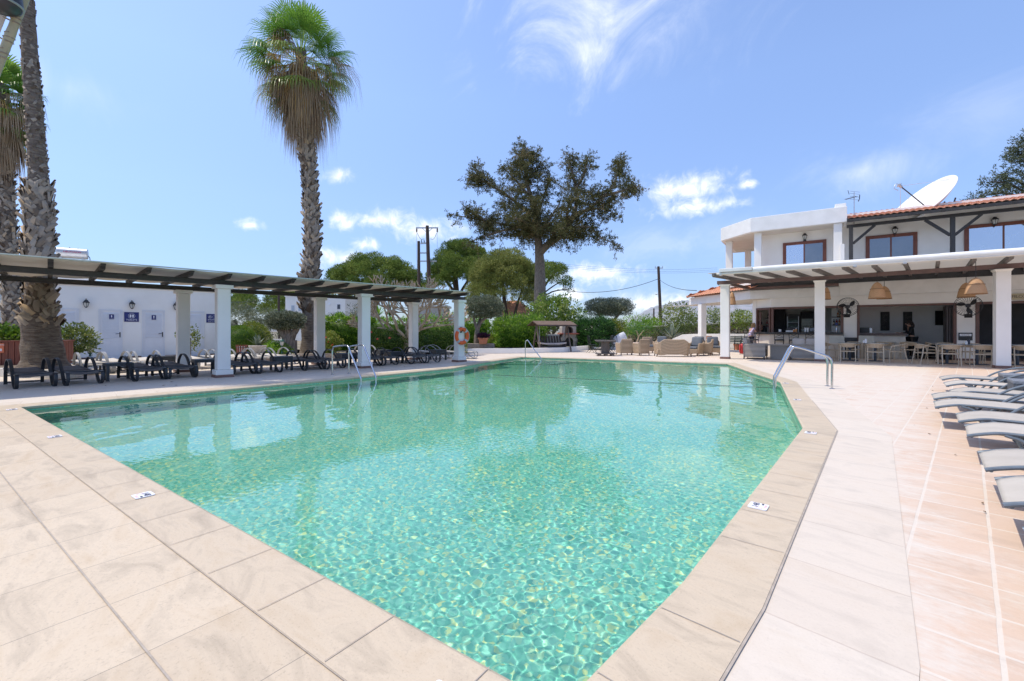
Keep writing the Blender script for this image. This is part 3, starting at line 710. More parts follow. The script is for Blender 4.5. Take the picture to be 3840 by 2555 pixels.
def louvre_door(y0, y1, z0, z1, handle=True):
    d_ = MB(); d_.box(TX - .02, y0 + .045, z0, TX + .012, y1 - .045, z1 - .045); o = d_.build('door', pvc, tb)
    f = MB(); f.box(TX, y0, z0, TX + .04, y0 + .05, z1); f.box(TX, y1 - .05, z0, TX + .04, y1, z1); f.box(TX, y0 + .05, z1 - .05, TX + .038, y1 - .05, z1); f.build('frame', pvc, o, bevel=.004)
    zm = z0 + (z1 - z0) * .42; l = MB(); zz = zm; a, b = y0 + .12, y1 - .12
    while zz < z1 - .16:
        l.add([(TX + .013, a, zz + .055), (TX + .038, a, zz), (TX + .013, a, zz - .004), (TX + .013, b, zz + .055), (TX + .038, b, zz), (TX + .013, b, zz - .004)], [(0, 1, 4, 3), (1, 2, 5, 4), (0, 2, 1), (3, 4, 5)]); zz += .062
    l.build('louvres', pvc, o)
    p = MB(); p.box(TX + .012, y0 + .12, z0 + .12, TX + .03, y1 - .12, zm - .09); p.build('panel', pvc, o, bevel=.008)
    st_ = MB(); st_.box(TX + .012, y0 + .055, z0, TX + .027, y0 + .12, z1 - .05); st_.box(TX + .012, y1 - .12, z0, TX + .027, y1 - .055, z1 - .05); st_.box(TX + .012, y0 + .12, zm - .09, TX + .026, y1 - .12, zm - .015); st_.box(TX + .012, y0 + .12, z0, TX + .026, y1 - .12, z0 + .12); st_.build('stiles', pvc, o, bevel=.003)
    if handle:
        h = MB(); h.box(TX + .027, y1 - .105, 1.0, TX + .034, y1 - .07, 1.18); h.tube([(TX + .03, y1 - .09, 1.12), (TX + .075, y1 - .09, 1.12), (TX + .078, y1 - .12, 1.12), (TX + .078, y1 - .23, 1.11)], .011, 6); h.cyl((TX + .03, y1 - .088, .98), (TX + .05, y1 - .088, .98), .018); h.build('handle', handle_m, o)
louvre_door(.12, .86, .09, 2.12, False); louvre_door(1.43, 2.18, .09, 2.12); louvre_door(2.81, 3.60, .09, 2.14); louvre_door(4.31, 5.07, .09, 2.13, False)
def figure(mb_, y, z, h, skirt, X):                       # toilet pictogram, h = height
    mb_.lathe([(.001, -.001), (.09 * h, .02 * h), (.1 * h, .09 * h), (.06 * h, .16 * h), (.001, .18 * h)], 12, (X, y, z + .34 * h), .04, 1)
    b_ = [(-.17, .30), (.17, .30), (.22, 0), (.15, -.02), (.13, .18), (.12, -.05)]
    if skirt: prof = [(-.13, .32), (.13, .32), (.22, .02), (.16, 0), (.2, -.22), (.1, -.22), (.09, -.5), (-.09, -.5), (-.1, -.22), (-.2, -.22), (-.16, 0), (-.22, .02)]
    else: prof = [(-.16, .32), (.16, .32), (.2, .28), (.2, -.08), (.13, -.08), (.11, -.5), (-.11, -.5), (-.13, -.08), (-.2, -.08), (-.2, .28)]
    mb_.add([(X, y + a * h, z + c * h) for a, c in prof], [tuple(range(len(prof)))])
def ystext(name, txt, size, y, z, X, parent, m=sign_white): return lettering(name, txt, size, m, parent, face_M((X, y, z), (0, 1, 0), (0, 0, 1)), .0015)
sg1 = thing('toilet_sign', 'navy TOILETS sign with two figures in a circle between the two toilet doors', 'sign')
m_ = MB(); m_.box(TX + .001, 2.23, 1.62, TX + .018, 2.71, 2.03); m_.build('panel', navy, sg1)
m_ = MB(); c0 = (2.47, 1.87)
for k in range(28):
    a, b = 2 * math.pi * k / 28, 2 * math.pi * (k + 1) / 28
    m_.add([(TX + .0205, c0[0] + q * math.cos(x), c0[1] + q * math.sin(x)) for q, x in ((.107, a), (.114, a), (.114, b), (.107, b))], [(0, 1, 2, 3)])
figure(m_, 2.43, 1.865, .14, True, TX + .0205); figure(m_, 2.515, 1.865, .14, False, TX + .0205); m_.box(TX + .019, 2.469, 1.79, TX + .021, 2.474, 1.95)
m_.build('pictogram', sign_white, sg1); ystext('lettering', 'TOILETS', .098, 2.47, 1.70, TX + .02, sg1)
for y, sk, txt, lb_ in ((1.83, True, 'WOMEN', 'small navy WOMEN sign on the louvred door left of the TOILETS sign'), (3.21, False, 'MEN', 'small navy MEN sign on the louvred door right of the TOILETS sign')):
    t = thing('door_sign', lb_, 'sign', group='small navy door signs'); m_ = MB(); m_.box(TX + .039, y - .075, 1.72, TX + .045, y + .075, 1.92); m_.build('panel', navy, t)
    m_ = MB(); figure(m_, y, 1.842, .11, sk, TX + .047); m_.build('pictogram', sign_white, t); ystext('lettering', txt, .032, y, 1.755, TX + .047, t)
sg2 = thing('shower_sign', 'navy SHOWER sign partly hidden behind the front pergola pillar', 'sign')
m_ = MB(); m_.box(TX + .001, 5.15, 1.62, TX + .018, 5.62, 2.03); m_.build('panel', navy, sg2)
m_ = MB()
for cy_ in (5.30, 5.47):
    for k in range(24):
        a, b = 2 * math.pi * k / 24, 2 * math.pi * (k + 1) / 24
        m_.add([(TX + .0205, cy_ + q * math.cos(x), 1.89 + q * math.sin(x)) for q, x in ((.066, a), (.073, a), (.073, b), (.066, b))], [(0, 1, 2, 3)])
m_.tube([(TX + .022, 5.33, 1.85), (TX + .022, 5.33, 1.91), (TX + .022, 5.31, 1.93), (TX + .022, 5.285, 1.93), (TX + .022, 5.275, 1.9)], .006, 5); m_.box(TX + .02, 5.25, 1.875, TX + .022, 5.30, 1.90)
for q in range(4): m_.box(TX + .02, 5.255 + q * .012, 1.84, TX + .022, 5.259 + q * .012, 1.87)
m_.build('pictogram', sign_white, sg2); ystext('lettering', 'SHOWER', .085, 5.385, 1.755, TX + .02, sg2); ystext('small_lettering', '& BABY CHANGE', .042, 5.385, 1.68, TX + .02, sg2)
sg3 = thing('wall_sign', 'navy wall sign mostly hidden behind the thick palm trunk', 'sign'); m_ = MB(); m_.box(TX + .001, -.52, 1.62, TX + .018, -.10, 2.03); m_.build('panel', navy, sg3); m_ = MB(); figure(m_, -.3, 1.84, .2, False, TX + .02); m_.build('pictogram', sign_white, sg3)

def wall_lantern(label, loc, rz, sc=1.0, flip=False):
    """small carriage lamp; local +x points away from the wall"""
    t = thing('wall_lantern', label, 'wall lamp', loc, rz, 'black wall lanterns'); s = sc
    m_ = MB(); m_.lathe([(.06 * s, 0), (.06 * s, .012 * s), (.03 * s, .02 * s)], 12); 
    for i, q in enumerate(m_.v): m_.v[i] = (q[2], q[1], q[0] + (-.14 * s if flip else .1 * s))
    if flip: m_.tube([(.01, 0, -.14 * s), (.07 * s, 0, -.17 * s), (.12 * s, 0, -.13 * s), (.12 * s, 0, -.08 * s)], .013 * s, 6)
    else: m_.tube([(.01, 0, .1 * s), (.06 * s, 0, .2 * s), (.12 * s, 0, .19 * s), (.12 * s, 0, .14 * s)], .012 * s, 6)
    m_.build('bracket', black_metal, t, smooth=True); c = (.12 * s, 0, 0)
    m_ = MB(); m_.lathe([(.105 * s, .055 * s), (.1 * s, .075 * s), (.06 * s, .115 * s), (.045 * s, .15 * s), (.01 * s, .165 * s)], 6, c); m_.lathe([(.05 * s, -.1 * s), (.045 * s, -.085 * s), (.02 * s, -.12 * s)], 6, c)
    for k in range(6): a = math.pi / 3 * k; m_.cyl((c[0] + .05 * s * math.cos(a), .05 * s * math.sin(a), -.09 * s), (c[0] + .088 * s * math.cos(a), .088 * s * math.sin(a), .06 * s), .006 * s, n=4)
    m_.build('cap', black_metal, t); m_ = MB(); m_.lathe([(.042 * s, -.088 * s), (.08 * s, .056 * s)], 6, c); m_.build('glass', glass_clear, t); return t
for y, lb_ in ((1.06, 'black wall lantern on the toilet block above the shrub beside the palm'), (2.47, 'black wall lantern right above the TOILETS sign'), (3.98, 'black wall lantern on the toilet block half behind the rear pergola pillar')): wall_lantern(lb_, (TX, y, 2.30), 0, 1.15)
# solar boiler on the roof
sh = thing('solar_water_tank', 'silver solar water tank with red lettering on the white roof at left', 'water tank', (*D(272, 22.3), 4.62), R(80))
alu = mat('brushed_aluminium', (.62, .62, .63), (.52, .52, .53), 8, .35, 0, metal=.7)
m_ = MB(); m_.tube([(-.57, 0, .47), (-.565, 0, .47), (-.54, 0, .47), (.54, 0, .47), (.565, 0, .47), (.57, 0, .47)], [.12, .22, .26, .26, .22, .12], 24); m_.build('tank', alu, sh, smooth=True)
for x in (-.4, .4): m_ = MB(); m_.box(x - .05, -.16, -.36, x + .05, .16, .24); m_.build('cradle', alu, sh)
m_ = MB(); m_.tube(smooth_path([(-.58, 0, .5), (-.66, 0, .45), (-.65, 0, .25), (-.6, 0, .04)]), .016, 6); m_.tube([(.58, 0, .4), (.63, 0, .3), (.66, 0, .02)], .018, 6); m_.cyl((-.1, 0, .73), (-.1, 0, .77), .015); m_.cyl((.2, 0, .73), (.2, 0, .76), .012); m_.build('pipes', black_metal, sh)
lettering('lettering', 'HELIOAKMI', .125, mat('crimson_lettering', (.5, .02, .08)), sh, face_M((.03, -.262, .5), (1, 0, 0), (0, 0, 1)), .002)
# pale villa at the far left edge
vl = thing('villa', 'pale grey green villa wall at the far left edge behind the palms', 'building', (*D(-60, 27), 0), R(30))
m_ = MB(); m_.box(-4, -1, 0, 2.6, 6, 4.6); m_.build('wall', mat('pale_grey_render', (.66, .69, .69), (.6, .63, .63), 2, .85), vl, bevel=.02)
m_ = MB(); m_.box(.2, -1.25, 2.3, 2.65, -1.0, 2.65); m_.build('awning_box', mat('blue_awning', (.03, .16, .42), (.03, .13, .36), 5, .6), vl)

# ------------------------------------------------------------------ planting ledge and planter at left
lg = thing('planting_ledge', 'low cream rendered ledge around the bed of the thick palm', 'low wall')
pl = [at(-420, 1409), at(0, 1413), at(170, 1421), at(285, 1420.5), at(330, 1400)]
m_ = MB(); back = [(p[0] - .34 - .25 * (i in (2, 3)), p[1] + .0) for i, p in enumerate(pl)]
ring_ = pl + [(-20.3, 1.2), (-20.6, 1.15), (-20.6, -8)] + [(pl[0][0] - 2, -8)]
m_.prism(pl + [(-22.3, .6), (-22.3, -3.4)], 0, .23); m_.build('wall', cream, lg, bevel=.015)
tag(MB().prism([(p[0] - .22, p[1]) for p in pl[:4]] + [(-22.1, .45), (-22.1, -3.2)], .2, .236).build('garden_soil', soil), kind='structure')
wp = thing('wooden_planter', 'long red stained plank planter box behind the thick palm', 'planter')
q0, q1 = D(-330, 12.4), D(237, 13.6); e = (Vector(q1) - Vector(q0)); L0 = e.length; e.normalize(); nn = Vector((-e.y, e.x)); nn = nn if nn.x < 0 else -nn
Mw = Matrix(((e.x, nn.x, 0, q0[0]), (e.y, nn.y, 0, q0[1]), (0, 0, 1, .22), (0, 0, 0, 1)))
k = 0; x = 0; pk = MB()
while x < L0 - .05: pk.box(x + .006, 0, .0, min(x + .135, L0), .03, .70, Mw); x += .141
x = 0
while x < .55: pk.box(L0 - .03, x + .03, 0, L0, min(x + .16, .6), .70, Mw); x += .141
pk.build('planks', wood_red, wp, bevel=.004); m_ = MB(); m_.box(-.02, -.03, .70, L0 + .03, .62, .735, Mw); m_.build('rim', wood_red, wp, bevel=.005)
m_ = MB(); m_.box(.05, .04, .02, L0 - .05, .58, .66, Mw); m_.build('lining', black_metal, wp)
def planter_sign(px0, px1, m, label, lines, nm):
    a, b = (Vector(D(px0, 12.9)) - Vector(q0)).dot(e), (Vector(D(px1, 12.9)) - Vector(q0)).dot(e)
    # intersect rays with the planter front
    def hit(px):
        d1 = Vector(D(px, 1.0)); t_ = Vector(q0).dot(nn) / d1.dot(nn); return (d1 * t_ - Vector(q0)).dot(e)
    a, b = hit(px0), hit(px1); t = thing(nm, label, 'sign'); s_ = MB(); s_.box(a, -.02, .38, b, -.001, .66, Mw); s_.build('panel', m, t)
    o_ = Mw @ Vector(((a + b) / 2, -.022, .61)); s_ = MB()
    for i, l in enumerate(lines): lettering('lettering', l, .055, sign_white, t, face_M(Mw @ Vector(((a + b) / 2, -.0215, .61 - i * .07)), e.to_3d(), (0, 0, 1)), .001)
    s_.box((a + b) / 2 - .08, -.0235, .43, (a + b) / 2 + .08, -.0205, .50, Mw); s_.build('pictogram', sign_white, t)
planter_sign(-26, 16, sign_orange, 'orange notice with white print fixed to the plank planter at the left edge', ['WARNING'], 'orange_notice')
planter_sign(88, 128, sign_purple, 'violet notice with white print on the plank planter behind the palm trunk', ['Pool'], 'violet_notice')

# ------------------------------------------------------------------ garden lanterns
def garden_lantern(label, loc, s=1.0, col=(.03, .12, .075)):
    t = thing('garden_lantern', label, 'garden lamp', loc, 0, 'green capped garden lanterns'); gm = mat('green_lamp_metal', (.035, .12, .08), (.03, .09, .06), 8, .4)
    MB().lathe([(.05 * s, 0), (.045 * s, .03 * s), (.022 * s, .06 * s), (.02 * s, .28 * s), (.032 * s, .3 * s), (.02 * s, .33 * s), (.06 * s, .38 * s)], 12).build('post', gm, t, smooth=True)
    MB().lathe([(.05 * s, .38 * s), (.085 * s, .47 * s), (.09 * s, .56 * s)], 12).build('glass', glass_clear, t, smooth=True)
    MB().lathe([(.125 * s, .56 * s), (.12 * s, .58 * s), (.08 * s, .62 * s), (.07 * s, .64 * s), (.03 * s, .67 * s), (.012 * s, .69 * s)], 12).build('cap', gm, t, smooth=True)
garden_lantern('green capped garden lantern by the shrub in front of the louvred doors', (*D(338, 15.5), .0), 1.28)
garden_lantern('green capped garden lantern in front of the gnarled olive trunk', (*D(1057, 19.5), .25), .92)

# ------------------------------------------------------------------ resin sun loungers under and behind the pergola
def make_lounger(name, strap_m, sling_m, label, group):
    """local: foot end at x = 0 looking +x, body towards -x, width along y"""
    t = thing(name, label, 'sun lounger', group=group)
    side = smooth_path([(-1.32, 0, .012), (-1.31, 0, .25), (-1.24, 0, .45), (-1.08, 0, .575), (-.88, 0, .595), (-.66, 0, .50), (-.47, 0, .30), (-.33, 0, .11), (-.19, 0, .016), (-.06, 0, .02), (.02, 0, .10), (.035, 0, .21), (.0, 0, .285), (-.09, 0, .305)], 3)
    for sy in (-1, 1): MB().strap([p + Vector((0, sy * .295, 0)) for p in side], (0, 1, 0), .062, .02).build('arm_loop', strap_m, t, smooth=True)
    for sy in (-1, 1): MB().strap([(-.09, sy * .255, .302), (-.5, sy * .255, .285), (-1.0, sy * .255, .28), (-1.35, sy * .255, .285)], (0, 1, 0), .03, .03).build('side_rail', strap_m, t)
    m_ = MB(); m_.cyl((-1.31, -.29, .05), (-1.31, .29, .05), .014, n=8); m_.build('crossbar', strap_m, t, smooth=True); m_ = MB(); m_.cyl((-1.3, -.29, .22), (-1.3, .29, .22), .014, n=8); m_.build('crossbar', strap_m, t, smooth=True); m_ = MB(); m_.cyl((-.09, -.27, .30), (-.09, .27, .30), .02, n=8); m_.build('crossbar', strap_m, t, smooth=True)
    def sling(nm, pts, sag):
        vs = []; ny = 9
        for x, z in pts:
            for j in range(ny): v = -1 + 2 * j / (ny - 1); vs.append((x, v * .265, z - sag * (1 - v * v)))
        fs = [(i * ny + j, i * ny + j + 1, (i + 1) * ny + j + 1, (i + 1) * ny + j) for i in range(len(pts) - 1) for j in range(ny - 1)]
        o = MB().add(vs, fs).build(nm, sling_m, t, smooth='all'); q = o.modifiers.new('thick', 'SOLIDIFY'); q.thickness = .008; q.offset = 0
    sling('seat', [(-.02, .262), (-.05, .305), (-.12, .318), (-.4, .306), (-.72, .300)], .02)
    sling('backrest', [(-.76, .300), (-1.1, .318), (-1.5, .345), (-1.76, .366), (-1.78, .33)], .016)
    for sy in (-1, 1): MB().strap([(-.74, sy * .268, .292), (-1.2, sy * .268, .316), (-1.79, sy * .268, .352)], (0, 1, 0), .025, .022).build('back_rail', strap_m, t)
    return t
def row_place(base, x, y, rz, label):
    o = base if base.get('free', 1) else copy_tree(base); base['free'] = 0
    o.location = (x, y, 0); o.rotation_euler = (0, 0, rz); o['label'] = label; return o
gD = 'charcoal loungers under the left pergola'
dk = make_lounger('sun_lounger', resin, sling_dark, 'x', gD); dk['free'] = 1
dark_px = [(62, 210), (250, 385), (510, 620), (637, 735), (872, 954), (970, 1052), (1143, 1217), (1226, 1291), (1375, 1431), (1440, 1490), (1541, 1592), (1597, 1643)]
lab = ['charcoal lounger nearest the thick palm, first of the row under the pergola', 'charcoal lounger second from the left, right beside the first one by the palm', 'charcoal lounger just right of the slatted side table, left of its pair', 'charcoal lounger left of the nearest tall front pillar', 'charcoal lounger just right of the nearest front pillar, partly hidden by it', 'charcoal lounger left of the solid dark side table behind the row', 'charcoal lounger just right of the solid dark side table, left of the pool rails', 'charcoal lounger right behind the left steel pool rail', 'charcoal lounger just right of the middle front pillar', 'charcoal lounger left of the dark side table near the bare tree trunk', 'charcoal lounger left of the far pair, in front of the farthest rear pillar', 'charcoal lounger at the far end of the row beside the end pillar']
SIDE = []
rj = random.Random(5)
for (a, b), lb_ in zip(dark_px, lab):
    ya = []
    for px in (a, b): d1 = D(px, 1.0); ya.append(d1[1] * (-14.33 / d1[0]))
    row_place(dk, -14.24 + rj.uniform(-.06, .06), sum(ya) / 2, R(8 + rj.uniform(-2, 2.5)), lb_)
if 'free' in dk: del dk['free']
gS = 'silver framed loungers behind the pergola'
sv = make_lounger('sun_lounger', silver, sling_cream, 'x', gS); sv['free'] = 1
silv = [(365, 'nearest of the silver loungers, left, in front of the women door'), (470, 'silver lounger with cream fabric left of the men door, behind the slatted table'), (572, 'silver lounger with cream fabric in front of the men door'), (765, 'silver lounger with cream fabric in front of the shower door'), (868, 'silver lounger right of the nearest front pillar, before the round bush'), (930, 'silver lounger in front of the slatted wooden bin'), (1003, 'silver lounger in front of the carved agave pot'), (1072, 'silver lounger in front of the gnarled olive trunk')]
for px, lb_ in silv:
    d1 = D(px, 1.0); row_place(sv, -17.35 + rj.uniform(-.1, .1), d1[1] * (-17.9 / d1[0]), R(11 + rj.uniform(-4, 4)), lb_ if 'silver lounger' in lb_ else 'silver lounger with cream fabric, ' + lb_)
for (x, y, rz), lb_ in (((-15.0, 13.2, 35), 'silver lounger beyond the end pillar, its cream foot end showing right of it'), ((-15.9, 12.5, 35), 'silver lounger left of the end pillar behind the dark side table'), ((-17.3, 9.7, 5), 'silver lounger behind the dark table near the bare tree')):
    row_place(sv, x, y, R(rz), lb_)
if 'free' in sv: del sv['free']
for o in list(bpy.data.objects):
    if 'free' in o: del o['free']
def side_table(label, x, y, rz, slats, s=1.0, h=.42, apron=.07):
    t = thing('side_table', label, 'side table', (x, y, 0), rz, 'charcoal side tables between the loungers'); w_ = .25 * s
    m_ = MB()
    if slats:
        for k in range(6): m_.box(-w_ + k * .0845 * s, -w_, h - .02, -w_ + k * .0845 * s + .072 * s, w_, h)
    else: m_.box(-w_, -w_, h - .02, w_, w_, h)
    m_.build('top', resin_flat, t, bevel=.004)
    for a in (-1, 1):
        for b in (-1, 1): m_ = MB(); m_.box(a * w_, b * w_, 0, a * (w_ - .06), b * (w_ - .06), h - .02); m_.build('leg', resin, t, bevel=.004)
    m_ = MB()
    for a in (-1, 1): m_.box(a * (w_ - .003), -w_ + .06, h - .02 - apron, a * (w_ - .025), w_ - .06, h - .0201); m_.box(-w_ + .06, a * (w_ - .003), h - .02 - apron, w_ - .06, a * (w_ - .025), h - .0201)
    m_.build('apron', resin, t); return t
for px, x, sl_, ap, lb_ in ((443, -15.0, 1, .05, 'slatted charcoal side table between the second and third dark loungers'), (765, -15.1, 0, .06, 'charcoal side table left of the nearest front pillar'), (1055, -15.0, 0, .17, 'solid charcoal side table with deep apron in front of the garden lantern'), (1300, -15.3, 0, .17, 'dark side table behind the steel pool rails'), (1477, -15.3, 0, .17, 'dark side table near the bare tree between the middle and far pillars'), (1643, -15.5, 0, .15, 'dark side table left of the end pillar with the lifebuoy')):
    d1 = D(px, 1.0); side_table(lb_, x, d1[1] * (x / d1[0]), R(rj.uniform(-6, 6)), sl_, 1.05, .44, ap)
for px, x, lb_ in ((615, -17.9, 'grey side table between the men door and the rear pillar'), (1435, -17.0, 'grey side table behind the dark one near the bare tree')):
    d1 = D(px, 1.0); t = side_table(lb_, x, d1[1] * (x / d1[0]), 0, 0, 1.05, .44, .15)
# ------------------------------------------------------------------ bar building at right (its own frame: s along the front, n into the building)
BB = thing('bar_building', 'white two storey bar building with tiled roof and flat roofed balcony on the right', 'building', (*PO, 0), PR)
def ray_line(px, p0, dr):                # where the sight line through px meets a line in the pavilion frame
    a = loc_p((0, 0)); q = loc_p(D(px, 10.0)); dx, dy = q[0] - a[0], q[1] - a[1]
    den = dx * dr[1] - dy * dr[0]; t = ((p0[0] - a[0]) * dr[1] - (p0[1] - a[1]) * dr[0]) / den
    return (a[0] + dx * t, a[1] + dy * t)
frame_m = mat('brown_window_frame', (.155, .075, .055), (.12, .058, .043), 6, .4)
mahog = mat('mahogany_window_frame', (.22, .07, .035), (.17, .05, .025), 6, .4, .05, 40)
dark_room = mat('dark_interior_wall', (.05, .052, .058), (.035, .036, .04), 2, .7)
grey_room = mat('grey_interior_wall', (.78, .77, .75), (.73, .72, .70), 2, .8)
counter_top = mat('dark_counter_top', (.035, .032, .032), (.05, .045, .045), 8, .3)
counter_face = mat('rough_cream_counter', (.76, .68, .57), (.70, .61, .50), 5, .85, .4, 50)
RS = 11.5
CH = (-1, 1)
A0 = (-3.10, 3.95); E0 = ray_line(2584, A0, CH)
C0 = (-2.16, 4.0); C1 = ray_line(2838, C0, CH)
# ground floor: lintel, fascia, piers
m_ = MB(); m_.prism([(.60, 3.9), (RS, 3.9), (RS, 4.35), (.60, 4.35)], 2.86, 3.62); m_.build('fascia', plaster2, BB, bevel=.01)
m_ = MB(); m_.prism([A0, (.60, 3.95), (.60, 4.35), (-2.9, 4.35), (E0[0] + .3, E0[1] + .1), E0], 2.86, 3.30); m_.build('wing_fascia', plaster2, BB, bevel=.01)
m_ = MB(); m_.prism([C0, (RS, 4.02), (RS, 4.3), (-2.05, 4.3), (C1[0] + .25, C1[1] + .1), C1], 2.40, 2.859); m_.build('lintel', plaster, BB)
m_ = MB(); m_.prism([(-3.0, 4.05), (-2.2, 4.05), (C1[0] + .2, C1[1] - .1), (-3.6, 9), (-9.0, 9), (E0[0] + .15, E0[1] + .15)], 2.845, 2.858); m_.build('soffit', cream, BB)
for s0, s1 in ((.76, 1.26), (4.56, 5.12), (8.4, 8.9)):
    m_ = MB(); m_.box(s0, 3.98, 0, s1, 4.45, 2.40); o = m_.build('pier', plaster, BB, bevel=.01); m_ = MB(); m_.box(s0 - .005, 3.965, .0, s1 + .005, 3.979, .09); m_.build('skirting', skirting, o)
m_ = MB(); m_.prism([(C1[0] - .01, C1[1] + .01), (C1[0] - .22, C1[1] + .22), (C1[0] - .22, C1[1] + .9), (C1[0] - .08, C1[1] + .9), (C1[0] - .08, C1[1] + .16)], 0, 2.845); m_.build('end_wall', plaster, BB)
# rooms behind the openings
m_ = MB(); m_.box(-3.32, 8.4, 0, RS, 8.55, 2.62); m_.build('back_wall', grey_room, BB)
m_ = MB(); m_.prism([(C0[0] + .15, 4.46), (RS, 4.46), (RS, 8.4), (-3.3, 8.4), (C1[0] + .0, C1[1] + .35)], 2.62, 2.80); m_.build('ceiling', grey_room, BB)
m_ = MB(); m_.box(.85, 4.5, 0, 1.0, 8.4, 2.62); m_.build('party_wall', grey_room, BB)
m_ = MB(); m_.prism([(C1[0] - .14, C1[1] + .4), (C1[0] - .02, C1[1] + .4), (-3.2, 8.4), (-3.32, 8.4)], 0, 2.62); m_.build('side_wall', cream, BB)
m_ = MB(); m_.box(4.75, 4.5, 0, 4.9, 8.4, 2.62); m_.build('party_wall', grey_room, BB)
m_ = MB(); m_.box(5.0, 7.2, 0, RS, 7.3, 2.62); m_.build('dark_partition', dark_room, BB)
m_ = MB(); m_.box(1.0, 6.6, 0, 4.75, 6.7, 2.62); m_.build('inner_wall', grey_room, BB)
m_ = MB(); m_.box(-2.2, 4.36, .002, RS, 8.4, .012); m_.build('floor', mat('brown_floor_tile', (.22, .14, .105), (.18, .11, .085), 4, .6), BB)
# brown frames round the openings
def opening(s0, s1, z0, z1, w=.10, n0=3.955, n1=4.06, head=True):
    m_ = MB(); m_.box(s0, n0, z1 - w * .9, s1, n1, z1); m_.box(s0, n0 + .003, z0, s0 + w, n1, z1 - w * .9); m_.box(s1 - w, n0 + .003, z0, s1, n1, z1 - w * .9); return m_.build('opening_frame', frame_m, BB, bevel=.006)
opening(C0[0] + .0, .76, 1.16, 2.41, .11); opening(1.26, 4.56, .02, 2.41, .10); opening(5.12, 8.4, .02, 2.42, .11)
cv = (Vector(C1) - Vector(C0)); cl = cv.length; cv.normalize(); Mc = Matrix(((cv.x, -cv.y, 0, C0[0]), (cv.y, cv.x, 0, C0[1]), (0, 0, 1, 0), (0, 0, 0, 1)))
m_ = MB(); m_.box(.02, -.05, 2.3, cl, .06, 2.41, Mc); m_.box(cl - .09, -.05, 1.16, cl, .06, 2.3, Mc); m_.box(.02, -.05, 1.16, .10, .06, 2.3, Mc); m_.box(cl - .30, -.02, 1.16, cl - .22, .03, 2.2, Mc); m_.build('corner_frame', frame_m, BB, bevel=.006)
# bar counters
co_ = .28; K0 = (C0[0] - .1, C0[1] - co_); K1 = ray_line(2826, K0, CH)
bc = thing('bar_counter', 'cream bar counter with dark top behind the row of black bar chairs', 'bar counter', (*PO, 0), PR)
m_ = MB(); m_.prism([K0, (.72, 4 - co_), (.72, 4.5), (C0[0] + .1, 4.5), (K1[0] + .5, K1[1] + .15), K1], 1.06, 1.17); m_.build('counter_top', counter_top, bc, bevel=.01)
m_ = MB(); m_.prism([(K0[0] + .06, K0[1] + .12), (.72, 4 - co_ + .12), (.72, 4.4), (C0[0] + .1, 4.4), (K1[0] + .48, K1[1] + .10), (K1[0] + .12, K1[1] + .12)], 0, 1.06); m_.build('counter_front', counter_face, bc)
b2 = thing('serving_counter', 'serving counter with brown top in the second opening under the chalkboards', 'bar counter', (*PO, 0), PR)
s_r = bp(3400, 1245, 4.2)[0]
m_ = MB(); m_.box(1.30, 3.98, 1.03, s_r, 4.75, 1.13); m_.build('counter_top', mat('brown_counter_top', (.085, .055, .05), (.065, .042, .04), 8, .35), b2, bevel=.01)
m_ = MB(); m_.box(1.30, 4.12, 0, s_r - .05, 4.6, 1.03); m_.build('counter_front', mat('grey_cream_counter', (.70, .64, .55), (.62, .56, .48), 5, .85, .3, 50), b2)
# things inside the bar
def pbox(name, label, cat, s0, n0, z0, s1, n1, z1, m, group=None, bevel=.008):
    t = MB().box(s0, n0, z0, s1, n1, z1).build(name, m, None, bevel=bevel); t.location = (*PO, 0); t.rotation_euler = (0, 0, PR); return tag(t, label, cat, group)
fr = thing('drinks_fridge', 'tall glass front drinks fridge with bottles at the back of the dark bar', 'fridge', (*PO, 0), PR)
s0, s1 = bp(2955, 1190, 8.0)[0], bp(2993, 1190, 8.0)[0]
m_ = MB(); m_.box(s0 - .08, 7.9, .05, s1 + .08, 8.35, 2.15); m_.build('cabinet', black_metal, fr)
m_ = MB()
for k in range(5): m_.box(s0, 7.86, .5 + k * .3, s1, 7.899, .512 + k * .3)
m_.build('shelf', alu, fr); m_ = MB(); rb = random.Random(2)
botg = mat('green_glass_bottles', (.10, .22, .17), (.2, .3, .27), 60, .2)
for k in range(5):
    x = s0 + .04
    while x < s1 - .03: m_.lathe([(.028, 0), (.028, .13), (.011, .17), (.011, .21)], 6, (x, 7.875, .512 + k * .3)); x += .065
m_.build('bottle_rows', botg, fr); 
m_ = MB(); m_.box(s0 - .03, 7.88, .45, s0 - .001, 7.90, 2.05); m_.box(s1 + .001, 7.88, .45, s1 + .03, 7.90, 2.05); m_.build('door_trim', alu, fr)
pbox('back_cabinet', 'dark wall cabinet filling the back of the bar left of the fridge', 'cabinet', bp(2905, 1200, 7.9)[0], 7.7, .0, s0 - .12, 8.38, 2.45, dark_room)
cc = thing('back_bar_fridge', 'low glass display fridge with bright bottles at the back right of the bar', 'fridge', (*PO, 0), PR)
s2, s3 = bp(3002, 1200, 7.8)[0], bp(3052, 1200, 7.8)[0]
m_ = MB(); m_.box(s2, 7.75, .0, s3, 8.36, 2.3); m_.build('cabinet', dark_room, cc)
m_ = MB(); m_.box(s2 + .05, 7.70, 1.15, s3 - .05, 7.749, 1.9); m_.build('pane', mat('display_glass', (.18, .22, .2), (.3, .32, .27), 5, .1), cc)
m_ = MB(); x = s2 + .12
while x < s3 - .1: m_.lathe([(.03, 0), (.03, .16), (.012, .22), (.012, .27)], 6, (x, 7.66, 1.3)); x += .09
m_.build('bottle_rows', mat('pale_bottles', (.45, .42, .22), (.5, .5, .42), 40, .25), cc)
m_ = MB(); m_.box(s2 + .04, 7.6, 1.27, s3 - .04, 7.7, 1.295); m_.build('shelf', alu, cc)
